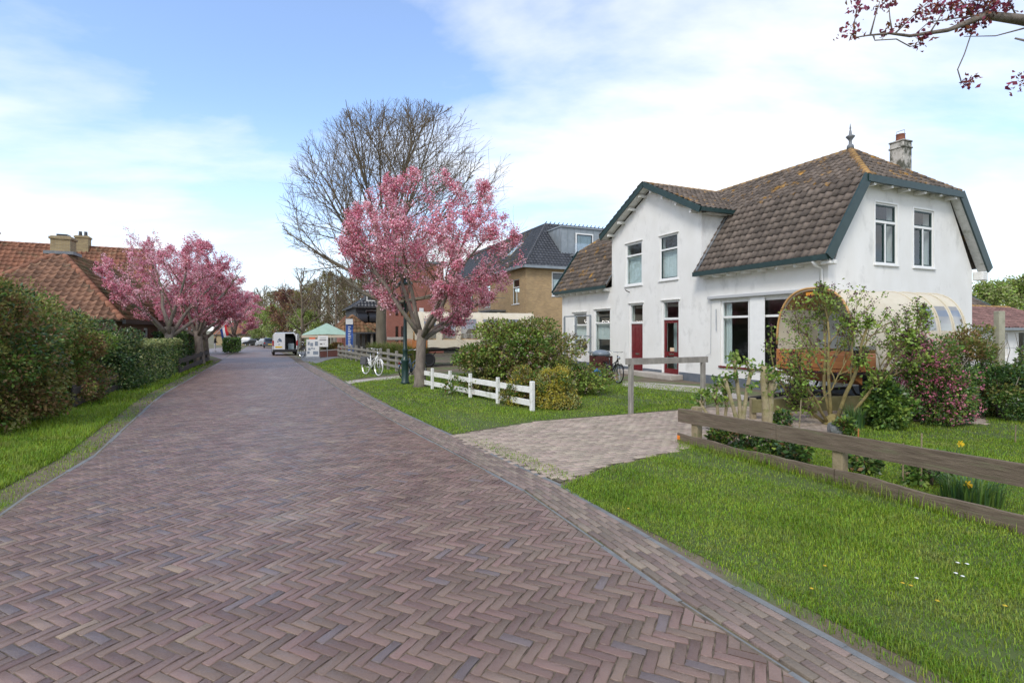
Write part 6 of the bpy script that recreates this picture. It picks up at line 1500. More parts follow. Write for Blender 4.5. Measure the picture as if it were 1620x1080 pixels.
    for x in (.75, L - .9):
        b.box(x - .05, x + .05, .08, Wd - .08, .30, .40)
        for y in (.28, Wd - .28): b.tube([(x - .45, y, zb - .25), (x - .2, y, .46), (x, y, .42), (x + .2, y, .46), (x + .45, y, zb - .25)], .03, 5)
    b.build('chassis', m_black, root)
    for x in (.75, L - .9):
        for y in (.02, Wd - .02):
            w = MB(); w.torus((x, y, .36), .29, .075, (0, 1, 0), 24, 8); wh = w.build('wheel', m_rubber, root, True); w = MB(); w.lathe([(.24, -.05), (.24, .05)], 16, (0, 0, 0), Matrix.Translation((x, y, .36)) @ Matrix.Rotation(math.pi / 2, 4, 'X')); w.build('rim', m_black, wh)
    if front:
        b = MB(); b.tube([(.5, Wd / 2, .55), (-.6, Wd / 2, .50), (-1.5, Wd / 2, .42), (-2.0, Wd / 2 + .05, .40)], .05, 7); b.tube([(-.35, Wd * .12, .55), (-.35, Wd * .88, .55)], .035, 6); b.tube([(.5, Wd * .2, .6), (-.6, Wd * .42, .5)], .03, 5); b.tube([(.5, Wd * .8, .6), (-.6, Wd * .58, .5)], .03, 5); b.build('drawbar', m_black, root)
        b = MB(); b.bbox(.02, .06, Wd * .36, Wd * .60, top - .16, top - .08, .01); b.build('name_plate', mat('orange_plate', (.7, .28, .03), rough=.5), root)
        b = MB(); b.tube([(-.02, .05, zb + .4), (-.02, .05, zb + .75), (-.02, .3, zb + .78)], .014, 5); b.build('grab_rail', m_black, root)
    return root
w0 = Vector(((1348 - CU) / F * 11.2, 11.2, 0))
wl_ = solve(w0, GV, 1530)
wagon('cream canvas covered wagon with varnished wooden front standing against the house gable', w0, GV, 1.85, wl_, 2.86, .8, [(wl_ - 1.75, wl_ - 1.25), (wl_ - 1.10, wl_ - .62), (wl_ - .50, wl_ - .10)])
v0_ = Vector(((655 - CU) / F * 26.2, 26.2, 0)); vl_ = solve(v0_, GV, 850)
wagon('cream canvas covered wagon parked behind the big sprawling shrub', v0_, GV, 1.9, vl_, 2.86, .7, [(.55, 1.15), (1.5, 2.2), (2.5, 3.4), (3.8, 4.7), (5.0, min(5.9, vl_ - .4))], win_rng=(.0, .24), zs=1.40)

# ------------------------------------------------------------------ bicycles
def bicycle(label, p, rz, frame, tyre=m_rubber, pannier=None, crate=None, lean=.0, red=False):
    root = empty('bicycle', (p[0], p[1], gz(p[1])), rz, label, 'bicycle'); R = .345
    root.rotation_euler = (lean, 0, rz)
    for x in (-.53, .55):
        w = MB(); w.torus((x, 0, R), R - .02, .021, (0, 1, 0), 32, 6); wh = w.build('wheel', tyre, root, True)
        s = MB(); s.torus((x, 0, R), R - .045, .012, (0, 1, 0), 28, 4); s.lathe([(.03, -.04), (.03, .04)], 8, (0, 0, 0), Matrix.Translation((x, 0, R)) @ Matrix.Rotation(math.pi / 2, 4, 'X'))
        for k in range(18): a = k * math.pi / 9; s.tube([(x, .02 * (-1) ** k, R), (x + math.cos(a) * (R - .05), 0, R + math.sin(a) * (R - .05))], .0022, 3, False)
        s.build('rim', m_chrome, wh)
    f = MB(); hd, st, bb, ax = (.42, 0, .86), (-.17, 0, .80), (-.05, 0, .30), (-.53, 0, R)
    f.tube([hd, (.15, 0, .50), bb], .022, 7); f.tube([(.40, 0, .80), (-.12, 0, .55)], .016, 6); f.tube([bb, st], .02, 7); f.tube([(.40, 0, .98), (.45, 0, .74)], .024, 7)
    for y in (-.06, .06): f.tube([bb, (-.53, y, R)], .011, 5); f.tube([(-.14, 0, .70), (-.53, y, R)], .010, 5)
    f.build('frame', frame, root, True)
    f = MB(); f.tube([(.45, 0, .74), (.50, .05, .6), (.55, .055, R)], .013, 6); f.tube([(.45, 0, .74), (.50, -.05, .6), (.55, -.055, R)], .013, 6); f.build('fork', frame, root, True)
    f = MB(); f.tube([(.40, 0, .98), (.38, 0, 1.10)], .014, 6); f.tube([(.14, .28, 1.10), (.30, .27, 1.13), (.40, .12, 1.11), (.40, -.12, 1.11), (.30, -.27, 1.13), (.14, -.28, 1.10)], .013, 6); f.build('handlebar', m_chrome, root, True)
    f = MB(); f.lathe([(.05, 0), (.06, .06), (.03, .07)], 10, (0, 0, 0), Matrix.Translation((.46, 0, .90)) @ Matrix.Rotation(math.pi / 2, 4, 'Y')); f.build('headlight', m_chrome, root)
    f = MB(); f.tube([st, (-.20, 0, .92)], .013, 6); f.build('seat_post', m_chrome, root)
    f = MB(); f.add([(-.34, -.09, .95), (-.34, .09, .95), (-.2, .08, .94), (.0, .025, .95), (.0, -.025, .95), (-.2, -.08, .94), (-.33, -.07, .90), (-.33, .07, .90), (-.02, 0, .91)], [(0, 5, 2, 1), (5, 4, 3, 2), (1, 7, 6, 0), (1, 2, 7), (2, 3, 8, 7), (3, 4, 8), (4, 5, 6, 8), (5, 0, 6), (6, 7, 8)]); f.build('saddle', m_black, root, True)
    for x, a0, a1 in ((-.53, .1, 2.7), (.55, .5, 2.6)):
        f = MB(); n = 12; vs = []
        for i in range(n + 1):
            a = a0 + (a1 - a0) * i / n; vs += [(x + (R + .03) * math.cos(a), -.028, R + (R + .03) * math.sin(a)), (x + (R + .03) * math.cos(a), .028, R + (R + .03) * math.sin(a))]
        f.add(vs, [(2 * i, 2 * i + 1, 2 * i + 3, 2 * i + 2) for i in range(n)]); f.build('mudguard', frame, root, True)
    f = MB(); f.tube([(-.22, .06, .73), (-.80, .07, .74), (-.80, -.07, .74), (-.22, -.06, .73)], .008, 5); f.tube([(-.75, .07, .74), (-.53, .07, R)], .006, 4); f.tube([(-.75, -.07, .74), (-.53, -.07, R)], .006, 4); f.build('carrier', m_black, root)
    f = MB(); f.lathe([(.085, -.006), (.085, .006)], 16, (0, 0, 0), Matrix.Translation((-.05, .05, .30)) @ Matrix.Rotation(math.pi / 2, 4, 'X')); f.tube([(-.05, .06, .30), (.06, .07, .17)], .009, 5); f.tube([(-.05, -.06, .30), (-.16, -.07, .43)], .009, 5); f.bbox(.02, .11, .06, .15, .15, .18, .005); f.bbox(-.21, -.12, -.15, -.06, .42, .45, .005); f.build('crank', m_black, root)
    f = MB(); f.bbox(-.83, -.79, -.04, .04, .58, .68, .01); f.build('rear_light', m_red if not red else mat('red_lens', (.5, .01, .01), rough=.2), root)
    f = MB(); f.tube([(-.15, .05, .28), (-.18, .22, .0)], .009, 5); f.build('kickstand', m_steel, root)
    if pannier is not None:
        for s in (-1, 1): f = MB(); f.bbox(-.78, -.36, s * .10 - .06, s * .10 + .06, .40, .74, .03); f.build('pannier', pannier, root)
    if crate is not None: f = MB(); f.bbox(.50, .86, -.20, .20, .86, 1.10, .02); f.build('basket', crate, root)
    return root
m_grey = mat('grey_cloth', (.07, .07, .075), (.11, .11, .115), 8, .9); m_whitetyre = mat('white_tyre', (.66, .66, .64), rough=.7); m_blue = mat('blue_enamel', (.10, .17, .28), rough=.35)
b1 = bicycle('white bicycle with white tyres and dark panniers by the post fence', G(588, 593), -.8, m_white, m_whitetyre, m_grey); b1.rotation_euler[0] = -.05
b2 = bicycle('blue bicycle standing behind the lamp post', G(650, 598) + Vector((.1, 0, 0)), 1.1, m_blue); b2.rotation_euler[0] = -.06
hbp = G(966, 604); b3 = bicycle('black bicycle with a red rear light leaning by the white house wall', hbp, -1.25, m_black, m_rubber, None, None, -.06, True)
hp = G(951, 600)
m_darkred = mat('dark_red_wood', (.065, .016, .013), (.09, .024, .018), 5, .6)
bn = empty('wooden_bin', hp, HR, 'dark red slatted wooden bin with a grey sack by the house bicycle', 'bin')
for k in range(7): b = MB(); b.bbox(-.38 + k * .11, -.285 + k * .11, -.30, -.27, .05, .92, .006); b.build('slat', m_darkred, bn)
for k in range(5): b = MB(); b.bbox(.36, .39, -.27 + k * .11, -.175 + k * .11, .05, .92, .006); b.build('slat', m_darkred, bn)
b = MB(); b.box(-.36, .36, -.26, .25, .04, .88); b.build('body', m_darkwood, bn); b = MB(); b.lathe([(.1, .9), (.36, .93), (.34, 1.04), (.2, 1.12), (.05, 1.14)], 11); b.build('sack', mat('grey_plastic', (.16, .19, .22), rough=.35), bn, True)
# hose reel
hr = G(943, 608); o = empty('hose_reel', hr, .5, 'blue garden hose reel on a small stand in the yard', 'hose reel')
b = MB(); b.torus((0, 0, .34), .17, .06, (0, 1, 0), 24, 8); b.torus((0, .05, .34), .15, .05, (0, 1, 0), 24, 8); b.torus((0, -.06, .34), .14, .05, (0, 1, 0), 24, 8); b.build('hose', mat('blue_hose', (.015, .10, .30), (.03, .16, .38), 8, .4), o, True)
b = MB(); b.tube([(-.15, -.13, 0), (0, -.13, .34), (.15, -.13, 0)], .014, 5); b.tube([(-.15, .13, 0), (0, .13, .34), (.15, .13, 0)], .014, 5); b.tube([(0, -.15, .34), (0, .15, .34)], .02, 6); b.tube([(.0, .14, .34), (.25, .14, .52)], .012, 5); b.build('stand', m_black, o)
# galvanised frame by the left windows
def fp(u, v, y): x, z = fac(u, v, y); return Vector((x, y, z))
sf = empty('steel_frame', hM @ Vector((-5.6, -1.0, 0)), HR, 'galvanised tube frame with cross bars standing before the house windows beside the big shrub', 'frame')
so = Vector((-5.6, -1.0, 0)); x0 = fac(893, 520, -1.0)[0]; x1 = fac(911, 520, -1.0)[0]; x2 = fac(934, 520, -1.0)[0]; zt_ = fac(911, 501, -1.0)[1]
for x in (x0, x1, x2): b = MB(); b.bbox(x - .04 - so.x, x + .04 - so.x, -.04, .04, 0, zt_, .008); b.build('post', m_zinc, sf)
b = MB(); b.bbox(x0 - so.x, x2 - so.x + .04, -.03, .03, zt_, zt_ + .06, .008); b.bbox(x1 - so.x, x2 - so.x, -.02, .02, zt_ - .95, zt_ - .90, .006); b.build('bar', m_zinc, sf); b = MB(); b.bbox(x2 - so.x - .1, x2 - so.x + .1, -.08, .08, .85, .93, .01); b.build('bracket', m_zinc, sf)
b = MB(); b.tube([(x1 - so.x + .5, -.05, .9), (x1 - so.x + .75, -.05, zt_ - .9)], .035, 6); b.build('strut', m_white, sf)

# ------------------------------------------------------------------ lamp post
lp = G(641, 607); o = empty('lamp_post', lp, 0, 'dark green cast iron lamp post with lantern beside the cherry trunk', 'lamp post')
m_lampgreen = mat('lamp_green', (.010, .035, .030), (.016, .045, .038), 8, .35)
b = MB(); b.lathe([(.16, 0), (.16, .06), (.13, .10), (.125, .75), (.15, .80), (.15, .86), (.10, .92), (.085, 1.0), (.085, 1.15), (.11, 1.2), (.07, 1.26), (.058, 2.4), (.052, 3.0), (.075, 3.03), (.05, 3.08)], 14); b.build('post', m_lampgreen, o, True)
b = MB(); b.tube([(-.35, 0, 2.85), (.35, 0, 2.85)], .018, 6); b.lathe([(.03, -.03), (.03, .03)], 8, (.37, 0, 2.85)); b.lathe([(.03, -.03), (.03, .03)], 8, (-.37, 0, 2.85)); b.build('ladder_bar', m_lampgreen, o)
b = MB()
for sx, sy in ((1, 1), (1, -1), (-1, 1), (-1, -1)): b.tube([(.09 * sx, .09 * sy, 3.08), (.17 * sx, .17 * sy, 3.5)], .012, 5)
b.lathe([(.13, 3.06), (.13, 3.09)], 8); b.lathe([(.27, 3.5), (.28, 3.53), (.16, 3.66), (.07, 3.70), (.08, 3.74), (.02, 3.80), (.025, 3.84), (.004, 3.9)], 8); b.build('lantern', m_lampgreen, o)
b = MB(); b.add([(s1 * a, s2 * a, z) for a, z in ((.085, 3.09), (.165, 3.5)) for s1, s2 in ((1, 1), (-1, 1), (-1, -1), (1, -1))], [(0, 1, 5, 4), (1, 2, 6, 5), (2, 3, 7, 6), (3, 0, 4, 7)]); b.build('pane', m_film, o)

# ------------------------------------------------------------------ van, cars
m_vanwhite = mat('white_car_paint', (.74, .74, .75), rough=.25, coat=.5); m_carglass = mat('car_glass', (.012, .014, .016), rough=.06); m_lens = mat('red_lens_cover', (.35, .012, .012), rough=.2)
m_plate = mat('yellow_plate', (.75, .50, .03), rough=.5); m_bumper = mat('dark_plastic', (.025, .026, .028), rough=.6); m_dcar = mat('dark_car_paint', (.02, .022, .028), rough=.2, coat=.5); m_silver = mat('silver_paint', (.38, .39, .41), rough=.3, coat=.5)
def wheel(root, x, y, R=.31):
    w = MB(); w.torus((x, y, R), R - .085, .095, (0, 1, 0), 20, 8); wh = w.build('wheel', m_rubber, root, True); w = MB(); w.lathe([(R - .10, -.08), (R - .10, .08)], 14, (0, 0, 0), Matrix.Translation((x, y, R)) @ Matrix.Rotation(math.pi / 2, 4, 'X')); w.build('rim', m_silver, wh)
vp = G(451, 562.2); van = empty('white_van', (vp.x, vp.y, gz(vp.y)), math.atan2(RD.y, RD.x), 'white delivery van with one rear door open showing its dark load space', 'van')
hw, Lv, hv = .90, 4.2, 1.84
def sect(x, z0, z1, w0, w1, in_=0): return [(x, -w0 + in_, z0), (x, -w0 + in_, z0 + .55), (x, -w1 + in_, z1 - .22), (x, -w1 + .16, z1 - in_), (x, w1 - .16, z1 - in_), (x, w1 - in_, z1 - .22), (x, w0 - in_, z0 + .55), (x, w0 - in_, z0)]
secs = [sect(0, .32, hv - .03, hw, hw - .06), sect(.15, .28, hv, hw + .01, hw - .05), sect(2.4, .28, hv, hw + .01, hw - .05), sect(2.9, .28, hv - .12, hw, hw - .08), sect(3.45, .28, 1.22, hw, hw - .06), sect(4.1, .30, .98, hw - .06, hw - .12), sect(4.2, .35, .85, hw - .12, hw - .2)]
b = MB(); n = 8; vs = [p for s in secs for p in s]; fs = []
for i in range(len(secs) - 1):
    for j in range(n - 1): fs.append((i * n + j, i * n + j + 1, (i + 1) * n + j + 1, (i + 1) * n + j))
    fs.append((i * n + n - 1, i * n, (i + 1) * n, (i + 1) * n + n - 1))
fs.append(tuple(range((len(secs) - 1) * n, len(secs) * n))); b.add(vs, fs)
b.add(sect(0, .32, hv - .03, hw, hw - .06) + sect(.02, .40, hv - .10, hw - .06, hw - .12), [(j, j + 1, n + j + 1, n + j) for j in range(n - 1)] + [(n - 1, 0, n, 2 * n - 1)]); bd = b.build('body', m_vanwhite, van, fixn=False)
b = MB(); iv = sect(.03, .44, hv - .08, hw - .06, hw - .10) + sect(2.3, .44, hv - .08, hw - .06, hw - .10); b.add(iv, [(j, j + 1, n + j + 1, n + j) for j in range(n - 1)] + [(n - 1, 0, n, 2 * n - 1), tuple(range(n, 2 * n))]); b.build('load_space', mat('grey_lining', (.10, .10, .10), rough=.9), van)
b = MB(); b.bbox(.5, 1.2, -.7, -.25, .46, .95, .02); b.build('cargo', mat('pale_box', (.45, .55, .58), rough=.8), van); b = MB(); b.bbox(1.0, 1.9, -.7, .1, .46, 1.45, .03); b.build('cargo', m_grey, van)
def vdoor(hinge_y, sgn, ang, label):
    d = empty('rear_door', (0, hinge_y, 0), 0); d.parent = van; d.rotation_euler = (0, 0, ang); d['label'] = label; w = hw - .08
    M = Matrix.Scale(1, 4); b = MB(); b.slab([(0, .44), (sgn * w, .44), (sgn * w, hv - .10), (sgn * .14, hv - .10), (sgn * .0, hv - .26)], (), .05, Matrix(((0, 0, -1, 0), (1, 0, 0, 0), (0, 1, 0, 0), (0, 0, 0, 1)))); b.build('panel', m_vanwhite, d, fixn=True)
    return d
dl = vdoor(hw - .07, -1, 0, 'closed left rear door with a grey blue emblem and yellow number plate')
b = MB(); b.box(-.006, -.001, -.62, -.12, .62, .74); b.build('number_plate', m_plate, dl)
b = MB(); b.add([(-.004, -.30, 1.25), (-.004, -.42, 1.12), (-.004, -.60, 1.08), (-.004, -.58, 1.24), (-.004, -.48, 1.36), (-.004, -.40, 1.40)], [(0, 1, 2, 3, 4, 5)]); b.add([(-.004, -.28, 1.20), (-.004, -.24, 1.06), (-.004, -.40, 1.06)], [(0, 1, 2)]); b.add([(-.004, -.34, .92), (-.004, -.44, .92), (-.004, -.44, .86), (-.004, -.34, .86)], [(0, 1, 2, 3)]); b.build('emblem', mat('grey_blue_print', (.13, .17, .23), rough=.6), dl)
vdoor(-hw + .07, 1, math.radians(-105), 'open right rear door')
for s in (-1, 1): b = MB(); b.bbox(-.02, .06, s * (hw - .02) - .07, s * (hw - .02) + .05, .78, 1.20, .015); b.build('tail_light', m_lens, van); b = MB(); b.bbox(3.1, 3.25, s * (hw + .09) - .09, s * (hw + .09) + .09, 1.08, 1.26, .03); b.build('mirror', m_bumper, van)
b = MB(); b.bbox(-.10, .10, -hw, hw, .28, .50, .04); b.build('bumper', m_bumper, van); b = MB(); b.bbox(4.12, 4.28, -hw + .1, hw - .1, .25, .52, .05); b.build('bumper', m_bumper, van)
b = MB(); b.add([(2.93, -hw + .16, hv - .16), (2.93, hw - .16, hv - .16), (3.46, hw - .12, 1.25), (3.46, -hw + .12, 1.25)], [(0, 1, 2, 3)]); b.build('windscreen', m_carglass, van)
for s in (-1, 1): b = MB(); y = s * (hw + .005); b.add([(2.5, s * (hw - .03), hv - .28), (2.88, s * (hw - .03), hv - .30), (3.35, y, 1.15), (2.5, y, 1.10)], [(0, 1, 2, 3)]); b.build('side_window', m_carglass, van)
for x in (.75, 3.45):
    for s in (-1, 1): wheel(van, x, s * (hw - .08))
def car(label, p, rz, paint, L=4.2, h=1.48):
    o = empty('parked_car', (p.x, p.y, gz(p.y)), rz, label, 'car', 'cars parked far down the street'); hw = .86
    prof = [(0, .35), (.02, .75), (.25, .95), (.75, h - .06), (1.3, h), (2.2, h - .02), (2.95, 1.0), (3.9, .84), (L - .02, .7), (L, .35)]
    def sec(y, k): return [(x, y, .3 + (z - .3) * k) for x, z in prof]
    b = MB(); lay_ = [sec(-hw, .62), sec(-hw - .02, .7), sec(-hw + .16, 1), sec(hw - .16, 1), sec(hw + .02, .7), sec(hw, .62)]; n = len(prof); fs = [(i * n + j, (i + 1) * n + j, (i + 1) * n + j + 1, i * n + j + 1) for i in range(5) for j in range(n - 1)]; b.add([q for s in lay_ for q in s], fs + [tuple(range(n)), tuple(range(5 * n + n - 1, 5 * n - 1, -1))]); b.build('body', paint, o, True)
    b = MB(); b.add([(.28, -hw + .25, .98), (.28, hw - .25, .98), (.74, hw - .25, h - .06), (.74, -hw + .25, h - .06)], [(3, 2, 1, 0)]); b.build('rear_window', m_carglass, o)
    for s in (-1, 1): b = MB(); y = s * (hw - .08); b.add([(.7, y, .98), (2.75, y, .98), (2.2, s * (hw - .15), h - .1), (.95, s * (hw - .15), h - .1)], [(0, 1, 2, 3)]); b.build('side_window', m_carglass, o); b = MB(); b.bbox(-.015, .05, s * (hw - .14) - .1, s * (hw - .14) + .1, .66, .84, .01); b.build('tail_light', m_lens, o)
    b = MB(); b.box(-.02, .0, -.26, .26, .5, .61); b.build('number_plate', m_plate, o)
    for x in (.8, L - .8):
        for s in (-1, 1): wheel(o, x, s * (hw - .1), .30)
cr = math.atan2(RD.y, RD.x)
car('white car parked far down the street', G(404, 546.5), cr + 1.2, m_vanwhite, h=1.75); car('silver car parked beyond the van', G(426, 547.5), cr + .4, m_silver); car('dark car parked next to the white car', G(415, 547), cr + .8, m_dcar); car('dark car parked nearest the white van', G(427, 550.5), cr, m_dcar)

# ------------------------------------------------------------------ terrace: parasol, boards, banner, wall
pp = G(517, 562); pz = gz(pp.y); o = empty('parasol', (pp.x, pp.y, pz), .3, 'large pale green square terrace parasol with cream edge', 'parasol')
m_psol = mat('pale_green_cloth', (.42, .60, .48), (.48, .66, .54), 3, .8, trans=.3); m_cream = mat('cream_cloth', (.70, .60, .46), rough=.8, trans=.2)
ht = H - (511 - V0) / F * pp.y - pz; he = ht - .95; s = 1.75
b = MB(); b.add([(0, 0, ht), (s, s, he), (0, s * 1.02, he + .08), (-s, s, he), (-s * 1.02, 0, he + .08), (-s, -s, he), (0, -s * 1.02, he + .08), (s, -s, he), (s * 1.02, 0, he + .08)], [(0, 1, 2), (0, 2, 3), (0, 3, 4), (0, 4, 5), (0, 5, 6), (0, 6, 7), (0, 7, 8), (0, 8, 1)]); b.build('canopy', m_psol, o)
b = MB()
for k in range(4):
    a = [(s, s), (-s, s), (-s, -s), (s, -s)]; p, q = a[k], a[(k + 1) % 4]; b.add([(p[0], p[1], he), (q[0], q[1], he), (q[0], q[1], he - .2), (p[0], p[1], he - .2)], [(0, 1, 2, 3)])
b.build('valance', m_cream, o); b = MB(); b.tube([(0, 0, 0), (0, 0, ht)], .035, 8); b.lathe([(.35, 0), (.35, .08), (.06, .12)], 12); b.build('pole', m_greywood, o)
for k in range(4): b = MB(); a = math.pi / 4 + k * math.pi / 2; b.tube([(0, 0, ht - .1), (math.cos(a) * s * 1.38, math.sin(a) * s * 1.38, he)], .015, 5); b.build('rib', m_greywood, o)
def box_thing(name, label, cat, p, rz): return empty(name, (p.x, p.y, gz(p.y)), rz, label, cat)
m_print = mat('grey_blue_photo_print', (.16, .20, .26), (.30, .34, .38), 9, .6); m_text = mat('dark_print', (.05, .05, .055), rough=.7); m_board = mat('white_board', (.74, .74, .72), rough=.5)
p = G(495, 566.5); sb = box_thing('a_board', 'white standing advertising board with small grey blue photos and an orange top', 'sign', p, .15); sb.name = 'pavement_sign'
b = MB(); b.bbox(-.42, .42, -.04, .0, .12, 1.30, .01); b.build('panel', m_board, sb); b = MB(); b.bbox(-.46, .46, -.06, .3, .0, .10, .01); b.tube([(-.4, .28, .08), (-.4, 0, .9)], .015, 5); b.tube([(.4, .28, .08), (.4, 0, .9)], .015, 5); b.build('foot', m_steel, sb)
b = MB()
for x0, x1, z0, z1 in ((-.16, .02, .82, 1.05), (.14, .34, .85, 1.15), (-.36, -.20, .30, .48), (-.10, .0, .62, .74), (.04, .14, .60, .70), (-.30, -.14, .55, .70), (.02, .36, .25, .48), (-.33, -.2, .9, 1.12)): b.box(x0, x1, -.045, -.041, z0, z1)
b.build('photo_print', m_print, sb); b = MB(); b.bbox(-.24, .16, -.03, .02, 1.30, 1.42, .01); b.build('topper', mat('orange_sign', (.75, .16, .05), rough=.5), sb)
p = G(511, 565); s2 = box_thing('terrace_sign', 'white board with dark lettering lines on the low terrace wall', 'sign', p, .12)
b = MB(); b.bbox(-.36, .36, -.02, .02, .75, 1.55, .008); b.build('panel', m_board, s2); b = MB()
for z, w, h in ((1.36, .42, .025), (1.22, .46, .05), (.92, .16, .07), (.94, .06, .05)): b.box(-w / 2 + (.0 if z > 1 else -.12 + (.2 if w < .1 else 0)), w / 2 + (.0 if z > 1 else -.12 + (.2 if w < .1 else 0)), -.025, -.021, z, z + h)
b.build('lettering', m_text, s2); b = MB(); b.tube([(-.3, .03, 0), (-.3, .03, 1.5)], .02, 5); b.tube([(.3, .03, 0), (.3, .03, 1.5)], .02, 5); b.build('leg', m_steel, s2)
w0_, w1_ = G(503, 565.5), G(537, 563.5)
tw = empty('terrace_wall', (0, 0, 0), 0, 'low red brick terrace wall with pale coping below the parasol', 'wall'); dw = (w1_ - w0_).normalized(); nw = Vector((-dw.y, dw.x, 0))
Mw = Matrix(((dw.x, nw.x, 0, w0_.x), (dw.y, nw.y, 0, w0_.y), (0, 0, 1, gz(w0_.y)), (0, 0, 0, 1))); Lw = (w1_ - w0_).length
b = MB(); b.box(0, Lw, 0, .25, -.2, .42, Mw); b.build('brickwork', m_redbrick, tw); b = MB(); b.bbox(-.03, Lw + .03, -.03, .28, .42, .49, .01, Mw); b.build('coping', m_slabs, tw)
for i, (u, v, h, lb) in enumerate(((512, 561, .95, 'dry grey shrub row behind the low terrace wall'), (528, 560, 1.05, 'dry purple grey shrub at the flag end of the terrace wall'))):
    p = G(u, v); shrub('shrub', lb, (p.x, p.y + .6, gz(p.y)), (1.0, .6, h / 2), 2500, .12, [m_brownleaf, m_olive, m_bronze], [.5, .35, .15], 16, .34, 140 + i)
p = G(553, 566); bf = box_thing('beach_flag', 'tall blue advertising banner with white vertical lettering on a pole', 'banner', p, .2); hb = 2.75
b = MB(); b.tube([(-.26, 0, 0), (-.26, 0, hb)], .02, 6); b.lathe([(.25, 0), (.25, .05)], 10); b.build('pole', m_steel, bf)
b = MB(); n = 10; vs = []
for i in range(n + 1): z = .35 + (hb - .38) * i / n; vs += [(-.24, .02 * math.sin(i), z), (.24 + .02 * math.sin(i * 1.7), .05 * math.sin(i * 1.1), z)]
b.add(vs, [(2 * i, 2 * i + 1, 2 * i + 3, 2 * i + 2) for i in range(n)]); b.mi = 0
cl_ = b.build('cloth', mat('blue_banner', (.035, .10, .36), rough=.6, trans=.15), bf); b = MB(); b.box(-.24, .23, -.085, -.08, hb - .42, hb - .04); rs2 = random.Random(4); z = .62
while z < hb - .6: hh = rs2.uniform(.05, .12); b.box(-.09, .09 + rs2.uniform(-.05, .03), -.085, -.08, z, z + hh * .55); z += hh + .03
b.box(-.07, .1, -.085, -.08, .42, .5); b.build('lettering', m_board, bf)
# bicycle behind the sign
bicycle('dark bicycle half hidden behind the standing board', G(486, 566), 2.6, m_black)
# ------------------------------------------------------------------ flag and person on the left pavement
p = G(338, 558); p.y += 2.0; fz = gz(p.y); fl = box_thing('flag', 'red white and blue flag hanging from a slanting pole on the cottage', 'flag', p, 0)
zt2 = H - (513 - V0) / F * p.y - fz; b = MB(); b.tube([(-1.0, 0, zt2 - 1.0), (.1, 0, zt2 + .1)], .022, 6); b.build('pole', m_white, fl)
cols = [mat('flag_red', (.55, .02, .03), rough=.7, trans=.2), mat('flag_white', (.78, .78, .78), rough=.7, trans=.2), mat('flag_blue', (.02, .06, .26), rough=.7, trans=.2)]
b = MB()
for k in range(3):
    for i in range(6):
        f = lambda s_, t_: (-.55 + .62 * s_ + .28 * t_, .06 * math.sin(5 * t_ + 2 * s_), zt2 - .55 + .6 * s_ - 1.05 * t_); b.mi = 2 - k; b.add([f(k / 3, i / 6), f((k + 1) / 3, i / 6), f((k + 1) / 3, (i + 1) / 6), f(k / 3, (i + 1) / 6)], [(0, 1, 2, 3)])
b.build('cloth', cols, fl)
pp_ = G(340, 556.2); pe = empty('person', (pp_.x, pp_.y, gz(pp_.y)), .6, 'person in a black jacket and pale trousers standing on the pavement by the flag', 'person')
J = {'pel': (0, 0, .92, .15), 'wst': (.01, 0, 1.08, .13), 'che': (.04, 0, 1.30, .16), 'nck': (.08, 0, 1.47, .06), 'hd1': (.10, 0, 1.56, .085), 'hd2': (.11, 0, 1.68, .09), 'top': (.10, 0, 1.75, .05)}
E = [('pel', 'wst'), ('wst', 'che'), ('che', 'nck'), ('nck', 'hd1'), ('hd1', 'hd2'), ('hd2', 'top')]
for s_, q in ((1, 'l'), (-1, 'r')):
    J.update({q + 'hip': (0, .10 * s_, .86, .10), q + 'kne': (.03, .12 * s_, .48, .065), q + 'ank': (-.02, .13 * s_, .09, .045), q + 'toe': (.14, .14 * s_, .04, .035), q + 'sho': (.04, .19 * s_, 1.40, .075), q + 'elb': (.03, .30 * s_, 1.12, .052), q + 'wri': (.20, .26 * s_, .95, .032), q + 'plm': (.27, .25 * s_, .92, .032)})
    E += [('pel', q + 'hip'), (q + 'hip', q + 'kne'), (q + 'kne', q + 'ank'), (q + 'ank', q + 'toe'), ('che', q + 'sho'), (q + 'sho', q + 'elb'), (q + 'elb', q + 'wri'), (q + 'wri', q + 'plm')]
    for k in range(5): J[q + 'f%d' % k] = ((.35 if k else .30), .25 * s_ + (k - 2.2) * .016 + (.03 * -s_ if k == 0 else 0), .90 - (.02 if k else -.02), .009); E.append((q + 'plm', q + 'f%d' % k))
names = list(J); me = bpy.data.meshes.new('body'); me.from_pydata([J[k][:3] for k in names], [(names.index(a), names.index(c)) for a, c in E], []); tmp = bpy.data.objects.new('tmp', me); COL.objects.link(tmp)
md_ = tmp.modifiers.new('skin', 'SKIN'); 
for i, k in enumerate(names): me.skin_vertices[0].data[i].radius = (J[k][3],) * 2
me.skin_vertices[0].data[0].use_root = True
sm_ = tmp.modifiers.new('sub', 'SUBSURF'); sm_.levels = sm_.render_levels = 1
dg = bpy.context.evaluated_depsgraph_get(); bm_ = bpy.data.meshes.new_from_object(tmp.evaluated_get(dg)); bpy.data.objects.remove(tmp)
bm_.materials.clear()
for m in (mat('pale_trousers', (.45, .46, .48), rough=.9), mat('black_jacket', (.015, .015, .017), rough=.8), mat('skin', (.45, .27, .19), rough=.6), mat('dark_hair', (.03, .02, .015), rough=.7), m_black): bm_.materials.append(m)
for f in bm_.polygons:
    c = f.center; arm = abs(c.y) > .17 and c.z > .9
    f.material_index = 4 if c.z < .08 else (2 if (c.x > .215 and c.z < 1.05 and c.z > .85) else (0 if c.z < .90 and not arm else (1 if c.z < 1.47 else (2 if (c.x > .13 and c.z < 1.67) or c.z < 1.52 else 3)))); f.use_smooth = True
link('body', bm_, pe)

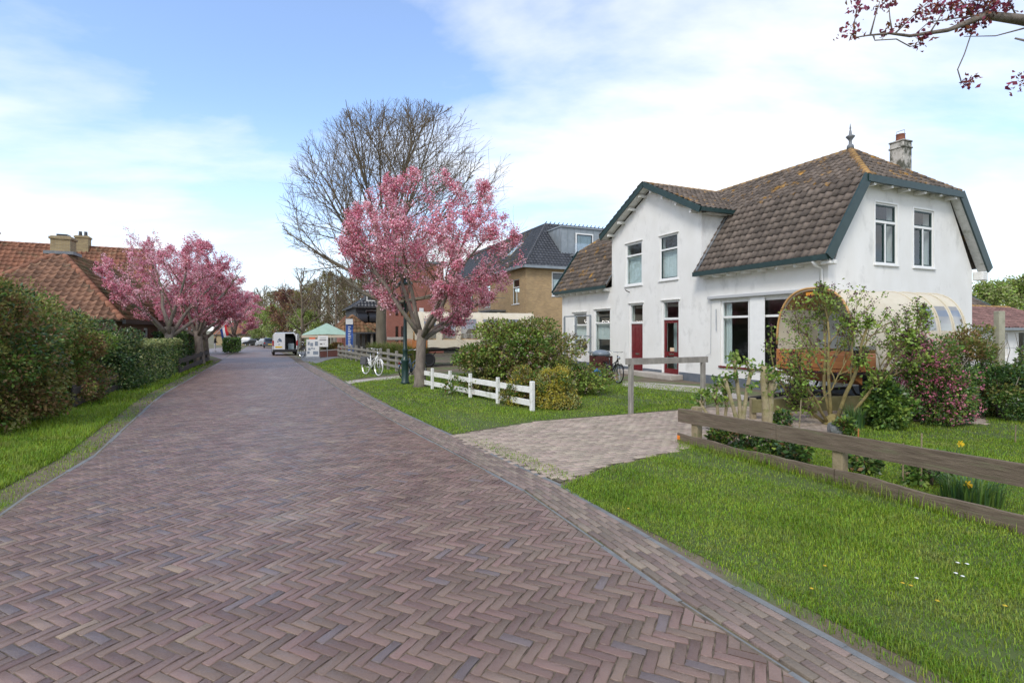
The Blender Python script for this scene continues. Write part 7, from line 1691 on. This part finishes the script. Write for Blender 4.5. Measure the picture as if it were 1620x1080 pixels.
# ------------------------------------------------------------------ garden bits on the right
for i, (u, v, h, lb) in enumerate(((1261, 722, .85, 'slanting bamboo stake beside the thick pruned trunk'), (1357, 736, .52, 'bamboo stake behind the middle fence post'), (1428, 768, .52, 'thin short stake in the lawn behind the plank fence'), (1457, 772, .66, 'taller bamboo stake beside the thin short one'), (1606, 700, .3, 'short bare stick in the garden lawn'))):
    o = empty('garden_stake', G(u, v), 0, lb, 'stake'); b = MB(); b.tube([(0, 0, -.1), (.06 if i == 0 else .01, 0, h)], [.011, .009], 6); b.build('cane', m_varnish if i == 1 else m_post, o)
o = empty('garden_stone', G(1325, 686), .4, 'rough grey stone block at the foot of the lilac', 'stone'); bm = bmesh.new(); bmesh.ops.create_icosphere(bm, subdivisions=3, radius=1); r = random.Random(3)
for v in bm.verts: v.co = Vector((v.co.x * .17, v.co.y * .14, v.co.z * .14 + .08)) * (1 + .16 * math.sin(v.co.x * 5 + 1) * math.sin(v.co.y * 4 + 2) + r.uniform(-.03, .03))
me = bpy.data.meshes.new('block'); bm.to_mesh(me); bm.free(); me.materials.append(m_conc); link('block', me, o)
tr = empty('trellis', (0, 0, 0), 0, 'concrete trellis post with wires and bare climbing stems beyond the garden bushes', 'trellis')
ta, tb = AT(1581, 600, 13.0), AT(1700, 600, 13.8); ta.z = tb.z = 0
m_cpost = mat('lichen_concrete', (.28, .27, .20), (.38, .36, .27), 7, .95, bump=.5, bscale=40)
for q in (ta, tb): post(tr, q, H - (492 - V0) / F * 13.0, .16, m_cpost)
for z in (1.45, 1.95): b = MB(); b.tube([ta + Vector((0, 0, z)), tb + Vector((0, 0, z))], .006, 4); b.build('wire', m_steel, tr)
b = MB(); r = random.Random(8)
for i in range(16):
    q = ta + Vector((r.uniform(-.1, 1.8), r.uniform(-.1, .1), 0)); pts = [q]; 
    for k in range(5): q = q + Vector((r.uniform(-.15, .3), r.uniform(-.08, .08), r.uniform(.25, .5))); pts.append(q.copy())
    b.tube(pts, [.02, .016, .013, .010, .007, .004], 5)
b.build('climbing_stem', m_twig, tr)
